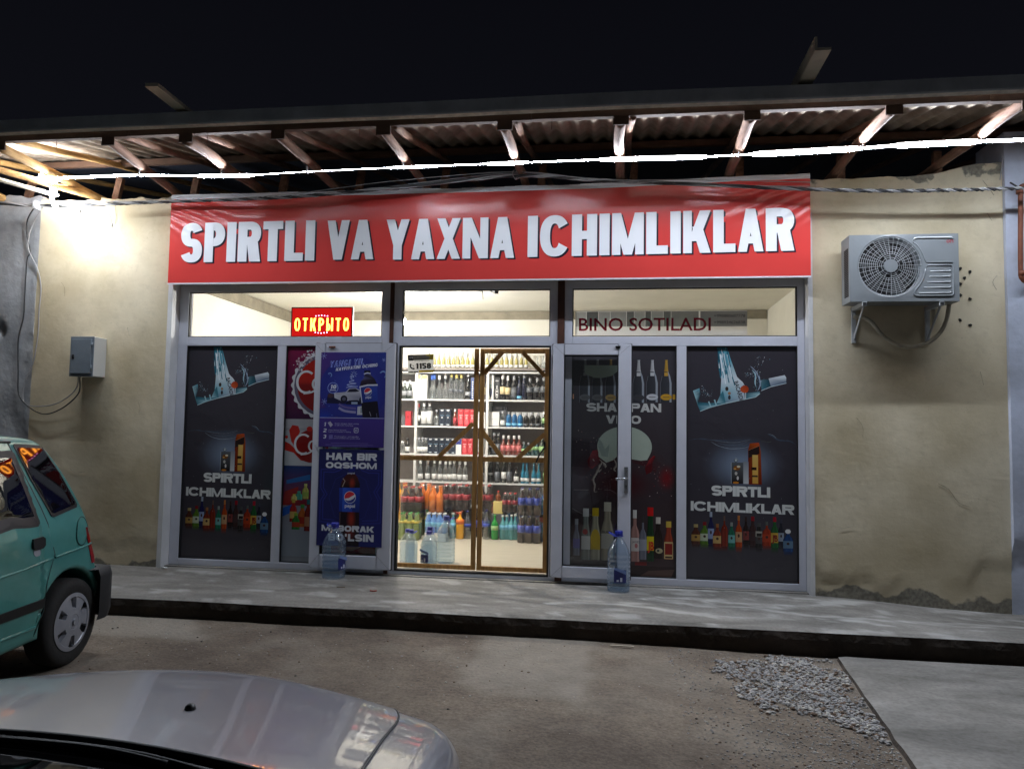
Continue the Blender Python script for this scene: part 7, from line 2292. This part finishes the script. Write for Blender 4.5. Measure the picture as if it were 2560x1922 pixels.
    def top_patch(s, name, i0, i1, t0, t1, off, mats, parent, N=14, sub=1):
        """panel laid over the cross-car surface between two profile indices"""
        m = MB()
        idx = list(range(i0, i1+1))
        vs = []
        for i in idx:
            u, z = s.prof[i]
            nn = s.nrm[i]
            wi = s.w(u, z)-s.r
            for k in range(N+1):
                t = t0+(t1-t0)*k/N
                c = s.crown(u, z)*(1-t*t)+off
                vs.append(s.P(u+nn.x*c, z+nn.y*c, t*wi))
        L = N+1
        m.add(vs, [(i*L+k, (i+1)*L+k, (i+1)*L+k+1, i*L+k+1) for i in range(len(idx)-1) for k in range(N)], 0, True)
        bm = bmesh.new()
        me = m.mesh(name, mats)
        return link(name, me, parent)

def paint(name, rgb, rough=.28, metal=.35, dirt=.25):
    mat(name, S(*rgb), rough, noise_=(5, dirt), metal=metal, coat=.8, spec=.5)
paint('paint_green', (68, 136, 130), .35, .15, .16)
paint('paint_silver', (146, 144, 152), .36, .0, .05)
mat('car_glass', S(10, 10, 12), .03, spec=.5)
mat('seal_black', S(14, 14, 15), .5)
mat('tyre_rubber', S(30, 28, 27), .85, noise_=(30, .3), bump=(50, .002))
mat('hubcap_grey', S(150, 152, 160), .4, metal=.3, noise_=(12, .15))
mat('bumper_black', S(32, 32, 34), .65, noise_=(16, .2))
mat('lamp_red', S(150, 18, 20), .15, coat=.6)
mat('lamp_clear', S(190, 195, 200), .1, coat=.8)
mat('trim_grey', S(40, 34, 34), .55)

def wheel(name, R, w, parent, loc, sg, hub=True):
    """tyre with hubcap, axis along local y, outer face towards sg"""
    root = link(name, None, parent, loc)
    m = MB()
    pr = [(R*.62, -w*.42), (R*.80, -w*.5), (R*.93, -w*.46), (R*.985, -w*.34), (R, -w*.2), (R, w*.2), (R*.985, w*.34), (R*.93, w*.46), (R*.80, w*.5), (R*.62, w*.42)]
    n = 40
    vs = [(r*cos(2*pi*k/n), y, r*sin(2*pi*k/n)) for r, y in pr for k in range(n)]
    m.add(vs, [(i*n+k, (i+1)*n+k, (i+1)*n+(k+1) % n, i*n+(k+1) % n) for i in range(len(pr)-1) for k in range(n)], 0, True)
    m.build('tyre', 'tyre_rubber', root)
    g = MB()
    # pressed plastic hubcap: raised spokes between five windows, round centre
    y = sg*w*.44
    ro = R*.66
    nA = 96
    rad = [0, .10, .115, .25, .27, .48, .52, .84, .87, .97, 1.0]
    def hh(f, a):
        d = .018*(1-f*f)
        if f < .115: d += .008
        elif f < .26: d -= .002
        ph = (a/(2*pi)*6) % 1
        if .5 < f < .86 and abs(ph-.5) < .13+.06*(f-.5):
            d -= .022
        if f > .86: d += .005
        return d
    vs = [(ro*f*cos(2*pi*k/nA), y+sg*hh(f, 2*pi*k/nA), ro*f*sin(2*pi*k/nA)) for f in rad for k in range(nA)]
    fs, ms = [], []
    for i in range(len(rad)-1):
        for k in range(nA):
            q = (i*nA+k, i*nA+(k+1) % nA, (i+1)*nA+(k+1) % nA, (i+1)*nA+k)
            fs.append(q if sg < 0 else q[::-1])
            f = (rad[i]+rad[i+1])/2; ph = ((k+.5)/nA*6) % 1
            ms.append(1 if .5 < f < .86 and abs(ph-.5) < .13+.06*(f-.5) else 0)
    st = len(g.f)
    g.add(vs, fs, 0, False)
    for i, q in enumerate(ms):
        g.mi[st+i] = q
    g.build('hubcap', ['hubcap_grey', 'seal_black'], root)
    MB().tube([(0, -w*.4, 0), (0, w*.36, 0)] if sg > 0 else [(0, -w*.36, 0), (0, w*.4, 0)], R*.63, 24).build('rim', 'seal_black', root)
    return root

def green_car():
    """u from the tail forwards, v across (+v = the flank that faces the camera)"""
    tum = lambda z: .246*max(0, (z-.81)/.57)**1.12
    old = lambda z: .105*max(0, (z-.84)/.54)**1.25
    def back(pts):
        return [(u-1.0*max(-.02, tum(z)-old(z))*sstep(1.15, .85, u)-.07*max(0, .95-u)*sstep(.62, .85, z), z) for u, z in pts]
    def w(u, z):
        q = .70-tum(z)-.03*max(0, (.45-z)/.3)
        q -= .055*max(0, 1-u/.30)**2
        q -= .16*max(0, (u-2.75)/.6)**2
        q -= .080*max(0, .95-u)*sstep(.40, .85, z)
        return q
    A1 = arc_pts(.386, .27, .315, 186, -6, 16)   # rear arch, traversed front... sign handled by the shell
    A2 = arc_pts(2.72, .27, .315, 186, -6, 16)
    prof = ([(.085, .30), (.07, .42), (.068, .54), (.082, .60)] + spl([(.105, .70), (.155, .82), (.235, .98), (.345, 1.16), (.455, 1.30), (.52, 1.352), (.585, 1.375), (.68, 1.386)], 3) +
            spl([(.9, 1.398), (1.2, 1.402), (1.5, 1.395), (1.72, 1.37), (1.80, 1.345)], 2) + [(2.0, 1.20), (2.2, 1.05), (2.33, .955), (2.37, .93)] +
            spl([(2.5, .905), (2.8, .86), (3.05, .80), (3.22, .72), (3.29, .62), (3.31, .50), (3.31, .30)], 2) + [(3.25, .22)] + [(3.04, .24)] +
            [(p[0], p[1]) for p in arc_pts(2.72, .27, .315, -6, 186, 16)] + [(2.38, .24), (1.6, .215), (.76, .235)] + [(p[0], p[1]) for p in arc_pts(.386, .27, .315, -6, 186, 16)][:-2])
    prof = back(prof)
    sh = CarShell(prof, w, .035, crown=lambda u, z: .028 if z > .9 else .02, warp=lambda u, z, t: (u+(.05*t*t if u < .7 else (-.12*t*t if u > 2.3 else 0)), z))
    root = thing('parked_car', 'small teal green hatchback parked at the left with its tail to the kerb', 'car')
    sh.build_body('body', 'paint_green', root)
    for sg in (1, -1):
        rr = [(.552, .917), (.305, .947), (.292, .965), (.40, 1.16), (.515, 1.325), (.535, 1.338), (.765, 1.352), (.775, 1.34), (.70, 1.15), (.578, .925)]
        sh.panel('quarter_window_seal', back(rr), sg, .006, 'seal_black', root, .035)
        rr = back(rr)
        c = sum((Vector(p) for p in rr), Vector((0, 0)))/len(rr)
        q = sh.panel('quarter_window', [tuple(c+(Vector(p)-c)*.90) for p in rr], sg, .010, 'car_glass', root, .025)
        dw = back([(.70, .902), (.845, 1.30), (.87, 1.315), (1.2, 1.317), (1.62, 1.315), (1.80, 1.24), (2.02, .93), (1.98, .89), (1.2, .887), (.72, .885)])
        door = sh.panel('door', back([(.555, .70), (.625, .89), (.70, 1.07), (.822, 1.355), (1.2, 1.357), (1.70, 1.352), (2.12, .95), (2.12, .30), (.76, .275), (.70, .40), (.63, .56)]), sg, .0035, 'paint_green', root, .035, .0035)
        dws = sh.panel('window_seal', dw, sg, .010, 'trim_grey', door, .035, .008)
        c = Vector((1.33, 1.10))
        sh.panel('window', back([(.80, .945), (.845, 1.11), (.885, 1.275), (1.28, 1.282), (1.28, .945)]), sg, .0145, 'car_glass', door, .03)
        sh.panel('window', [(1.32, .945), (1.32, 1.282), (1.60, 1.278), (1.74, 1.22), (1.93, .945)], sg, .0145, 'car_glass', door, .03)
        hd = sh.panel('handle', [(.655, .775), (.655, .815), (.675, .828), (.82, .825), (.83, .81), (.825, .775), (.80, .762), (.675, .762)], sg, .016, 'seal_black', door, thick=.014)
        sh.panel('handle_recess', [(.68, .725), (.675, .760), (.81, .760), (.805, .735), (.785, .722)], sg, .006, 'paint_silver', door)
        sh.strip('door_gap', back([(.555, .70), (.625, .89), (.66, .98), (.70, 1.07), (.76, 1.21), (.822, 1.358)]), .008, sg, .0048, 'seal_black', root)
        sh.strip('door_gap', [(.555, .70), (.63, .56), (.70, .40), (.76, .275)], .006, sg, .0048, 'seal_black', root)
        cr_ = MB()
        for a, b in (((.12, .708), (.55, .688)), ((.565, .686), (1.2, .655)), ((1.2, .655), (2.1, .64))):
            cr_.tube([sh.side_pt(a[0]+(b[0]-a[0])*t/10, a[1]+(b[1]-a[1])*t/10, sg, .005) for t in range(11)], .007, 6)
        cr_.build('crease', 'paint_green', root)
        lower = MB()
        P_ = [Vector(sh.side_pt(.76+.12*t, .325, sg, .005)) for t in range(12)]
        lower.tube(P_, .010, 6)
        lower.build('sill_crease', 'paint_green', root)
        sh.panel('rubbing_strip', [(.71, .475), (2.1, .455), (2.1, .405), (.72, .425)], sg, .013, 'seal_black', door, thick=.01)
        if sg > 0:
            f = back([(.272+.072*cos(2*pi*k/24), .80+.085*sin(2*pi*k/24)) for k in range(24)])
            sh.panel('fuel_flap', f, sg, .004, 'paint_green', root, .05)
            sh.strip('fuel_flap_gap', f+f[:1], .005, sg, .0052, 'seal_black', root)
        sh.panel('tail_lamp', [(.115, .585), (.10, .62), (.128, .74), (.158, .815), (.185, .815), (.16, .70), (.148, .585)], sg, .005, 'lamp_red', root)
        # gutter over the doors
        g = MB().tube([sh.side_pt(u, z, sg, .004) for u, z in back([(.80, 1.362), (1.2, 1.368), (1.7, 1.36)])], .008, 6)
        g.build('gutter', 'seal_black', root)
    # tail: rear window, hatch, bumper
    n = len(sh.prof)
    def find(u, z):
        return min(range(n), key=lambda i: (sh.prof[i][0]-u)**2+(sh.prof[i][1]-z)**2)
    a, b = find(*back([(.20, .93)])[0]), find(*back([(.50, 1.34)])[0])
    sh.top_patch('rear_window', min(a, b), max(a, b), -.86, .86, .004, 'car_glass', root)
    a, b = find(1.83, 1.32), find(2.33, .955)
    sh.top_patch('windscreen', min(a, b), max(a, b), -.90, .90, .004, 'car_glass', root)
    bm_ = MB()
    for z0, z1, g in ((.225, .545, 0),):
        path = [(.20, .712), (.12, .722), (.05, .70), (.012, .62), (.0, .40), (-.004, 0), (.0, -.40), (.012, -.62), (.05, -.70), (.12, -.722), (.20, -.712)]
        vs = []
        for u, v in path:
            vs += [(u, v, z0), (u-.012, v*1.012, z0+.05), (u-.012, v*1.012, z1-.05), (u, v, z1), (u+.07, v*.93, z1+.005)]
        bm_.add(vs, [(i*5+k, (i+1)*5+k, (i+1)*5+k+1, i*5+k+1) for i in range(len(path)-1) for k in range(4)], 0, True)
        # wing of the bumper behind the wheel arch
    bm_.build('bumper', 'bumper_black', root)
    fb = MB()
    path = [(2.98, -.69), (3.15, -.66), (3.28, -.5), (3.335, 0), (3.28, .5), (3.15, .66), (2.98, .69)]
    vs = []
    for u, v in path:
        vs += [(u, v, .22), (u+.012, v*1.01, .27), (u+.012, v*1.01, .45), (u-.02, v*.97, .48)]
    fb.add(vs, [(i*4+k, (i+1)*4+k, (i+1)*4+k+1, i*4+k+1) for i in range(len(path)-1) for k in range(3)], 0, True)
    fb.build('bumper', 'bumper_black', root)
    # inner wheel wells and underside, dark
    iw = MB()
    iw.box(.12, 3.1, -.52, .52, .20, .60)
    iw.build('underbody', 'seal_black', root)
    for u in (.386, 2.72):
        for sg in (1, -1):
            wheel('wheel', .262, .155, root, (u, sg*.60, .262), sg)
    # lay it out: tail towards the shop
    th = radians(5.8)
    d = Vector((-sin(th), cos(th), 0))      # towards the tail
    nrm_ = Vector((cos(th), sin(th), 0))    # towards the camera side
    P0 = Vector((-1.242, -2.703, 0))        # ground contact of the rear wheel's outer face
    tail = P0+d*(.07+.386)
    org = tail-nrm_*.685
    m = Matrix.Identity(4)
    m.col[0] = (-d).to_4d(); m.col[0][3] = 0
    m.col[1] = nrm_.to_4d(); m.col[1][3] = 0
    m.col[2] = (0, 0, 1, 0)
    m.translation = Vector((org.x, org.y, GZ))
    return root, m
root, mm = green_car()
# the axes (nose, flank, up) form a right-handed set here, so a rotation is enough
root.matrix_world = mm

def silver_car():
    """u from the nose backwards, +v = the car's right-hand flank (camera side)"""
    def tum(z): return .20*max(0, (z-.90)/.52)**1.1
    def w(u, z):
        q = .835-tum(z)-.04*max(0, (.4-z)/.3)
        q -= .20*max(0, 1-u/.62)**2.2
        q -= .10*max(0, (u-3.5)/.7)**2
        return q
    prof = ([(.10, .22), (.03, .30), (.0, .42), (.0, .50), (.012, .57), (.035, .64), (.085, .69)] +
            spl([(.15, .722), (.30, .766), (.51, .806), (.74, .842), (.93, .868), (1.02, .880)], 3) + [(1.12, .915), (1.5, 1.05), (1.9, 1.19), (2.2, 1.285)] +
            spl([(2.35, 1.315), (2.6, 1.335), (2.9, 1.33), (3.1, 1.30)], 2) + [(3.38, 1.14), (3.6, 1.0)] + spl([(3.75, .975), (4.0, .965), (4.12, .94), (4.18, .82), (4.2, .6), (4.18, .32)], 2) + [(4.1, .24), (3.66, .24)] +
            arc_pts(3.30, .29, .335, -6, 186, 14) + [(2.9, .22), (1.25, .22)] + arc_pts(.82, .29, .335, -6, 186, 14) + [(.44, .22)])
    def crown(u, z):
        return .045 if z > .7 and u < 1.15 else (.05 if z > .95 else .02)
    def warp(u, z, t):
        b = .26*max(0, 1-u/.95) if u < .95 else 0
        b += .16*sstep(.68, 1.07, u)*sstep(2.2, 1.4, u)
        return (u+b*t*t, z)
    sh = CarShell(prof, w, .075, crown=crown, warp=warp)
    root = thing('parked_car', 'silver saloon car in the foreground, its bonnet pointing at the shop', 'car')
    sh.build_body('body', 'paint_silver', root, N=16)
    n = len(sh.prof)
    def find(u, z):
        return min(range(n), key=lambda i: (sh.prof[i][0]-u)**2+(sh.prof[i][1]-z)**2)
    def tp(name, ua, ub, t0, t1, off, mt, N=14):
        a, b = find(*ua), find(*ub)
        return sh.top_patch(name, min(a, b), max(a, b), t0, t1, off, mt, root, N)
    hood = tp('bonnet', (.085, .69), (1.02, .88), -.90, .90, .004, 'paint_silver', 20)
    tp('windscreen', (1.12, .915), (2.2, 1.285), -.97, .97, .006, 'car_glass', 20)
    tp('rear_window', (3.1, 1.30), (3.6, 1.0), -.9, .9, .004, 'car_glass')
    # shut lines round the bonnet
    def on_top(u, z_, t, off):
        i = find(u, z_)
        nn = sh.nrm[i]
        uu, zz = sh.prof[i]
        wi = sh.w(uu, zz)-sh.r
        c = sh.crown(uu, zz)*(1-t*t)+off
        return Vector(sh.P(uu+nn.x*c, zz+nn.y*c, t*wi))
    ids = list(range(min(find(.085, .69), find(1.02, .88)), max(find(.085, .69), find(1.02, .88))+1))
    for sg in (1, -1):
        m = MB()
        P_ = [on_top(sh.prof[i][0], sh.prof[i][1], sg*.905, .003) for i in ids]
        m.tube(P_, .0022, 6)
        m.build('bonnet_gap', 'seal_black', root)
    # cowl: dark scuttle and seal under the glass, wipers
    def cow(u, z_, t, off):
        return on_top(u, z_, t, off)
    m = MB()
    rows_ = []
    for f in (0, .33, .66, 1):
        rw = []
        for k in range(25):
            t = -.96+1.92*k/24
            a = on_top(1.02, .88, t, .010); b = on_top(1.12, .915, t, .012)
            rw.append(a.lerp(b, f)+Vector((0, 0, -.012*sin(f*pi))))
        rows_.append(rw)
    m.add([p for r_ in rows_ for p in r_], [(i*25+k, (i+1)*25+k, (i+1)*25+k+1, i*25+k+1) for i in range(3) for k in range(24)], 0, True)
    m.build('cowl', 'seal_black', root)
    ed = MB().tube([on_top(1.02, .88, -.96+1.92*k/24, .012) for k in range(25)], .009, 6)
    ed.tube([on_top(1.12, .915, -.97+1.94*k/24, .012) for k in range(25)], .007, 6)
    ed.build('seal', 'seal_black', root)
    def wiper(v0, v1):
        m = MB()
        p = [on_top(1.12, .915, v0, .012), on_top(1.12, .915, v0*.6+v1*.4, .018)+Vector((.01, 0, .004)), on_top(1.12, .915, v1, .018)+Vector((.03, 0, .012))]
        m.tube(smooth_path(p, 6), .006, 6)
        q = [on_top(1.12, .915, v0*.75+v1*.25, .012)+Vector((.01, 0, .006)), on_top(1.12, .915, (v0+v1)/2, .014)+Vector((.02, 0, .010)), on_top(1.12, .915, v1*1.08, .014)+Vector((.05, 0, .022))]
        m.tube(smooth_path(q, 6), .006, 6)
        m.build('wiper', 'seal_black', root)
    wiper(.78, -.05)
    wiper(-.02, -.82)
    for t in (.36, -.36):
        p = on_top(.76, .845, t, .006)
        MB().lathe([(.014, -.002), (.012, .005), (.007, .009), (0, .010)], 10, c=tuple(p), sy=.8).build('washer_nozzle', 'seal_black', root)
    for sg in (1, -1):
        # headlamp wrapping the corner, indicator, wheel, door, mirror
        sh.panel('headlamp', [(.07, .44), (.075, .54), (.16, .57), (.36, .58), (.34, .53), (.22, .46)], sg, .006, 'lamp_clear', root)
        sh.panel('door', [(1.30, .30), (1.28, .86), (1.75, 1.06), (2.15, 1.20), (2.42, 1.26), (2.46, .90), (2.44, .30)], sg, .004, 'paint_silver', root)
        sh.panel('window', [(1.52, .93), (1.85, 1.06), (2.15, 1.165), (2.38, 1.215), (2.40, .93)], sg, .009, 'car_glass', root)
        sh.panel('door', [(2.48, .30), (2.48, 1.265), (2.9, 1.26), (3.12, 1.13), (3.2, .9), (3.0, .6), (2.92, .30)], sg, .004, 'paint_silver', root)
        sh.panel('window', [(2.52, .93), (2.52, 1.22), (2.85, 1.215), (3.04, 1.08), (3.10, .93)], sg, .009, 'car_glass', root)
        for u in (2.15, 2.95):
            sh.panel('handle', [(u, .80), (u, .83), (u+.16, .83), (u+.16, .80)], sg, .022, 'seal_black', root, thick=.02)
        sh.panel('rubbing_strip', [(1.32, .50), (2.9, .50), (2.9, .55), (1.32, .55)], sg, .014, 'seal_black', root, thick=.01)
        for u in (.82, 3.30):
            wheel('wheel', .285, .175, root, (u, sg*.72, .285), sg)
    MB().box(.2, 4.0, -.60, .60, .20, .62).build('underbody', 'seal_black', root)
    gp = [find(.0, .42), find(.035, .64)]
    sh.top_patch('grille', min(gp), max(gp), -.42, .42, .006, 'seal_black', root)
    return root
root = silver_car()
SILVER = dict(nose=(.80, -4.68), yaw=6.0)
th = radians(SILVER['yaw'])
hd = Vector((-sin(th), cos(th), 0))       # heading, towards the shop
rt = Vector((cos(th), sin(th), 0))
m = Matrix.Identity(4)
m.col[0] = (-hd.x, -hd.y, 0, 0)
m.col[1] = (rt.x, rt.y, 0, 0)
m.col[2] = (0, 0, 1, 0)
m.translation = Vector((SILVER['nose'][0], SILVER['nose'][1], GZ))
root.matrix_world = m
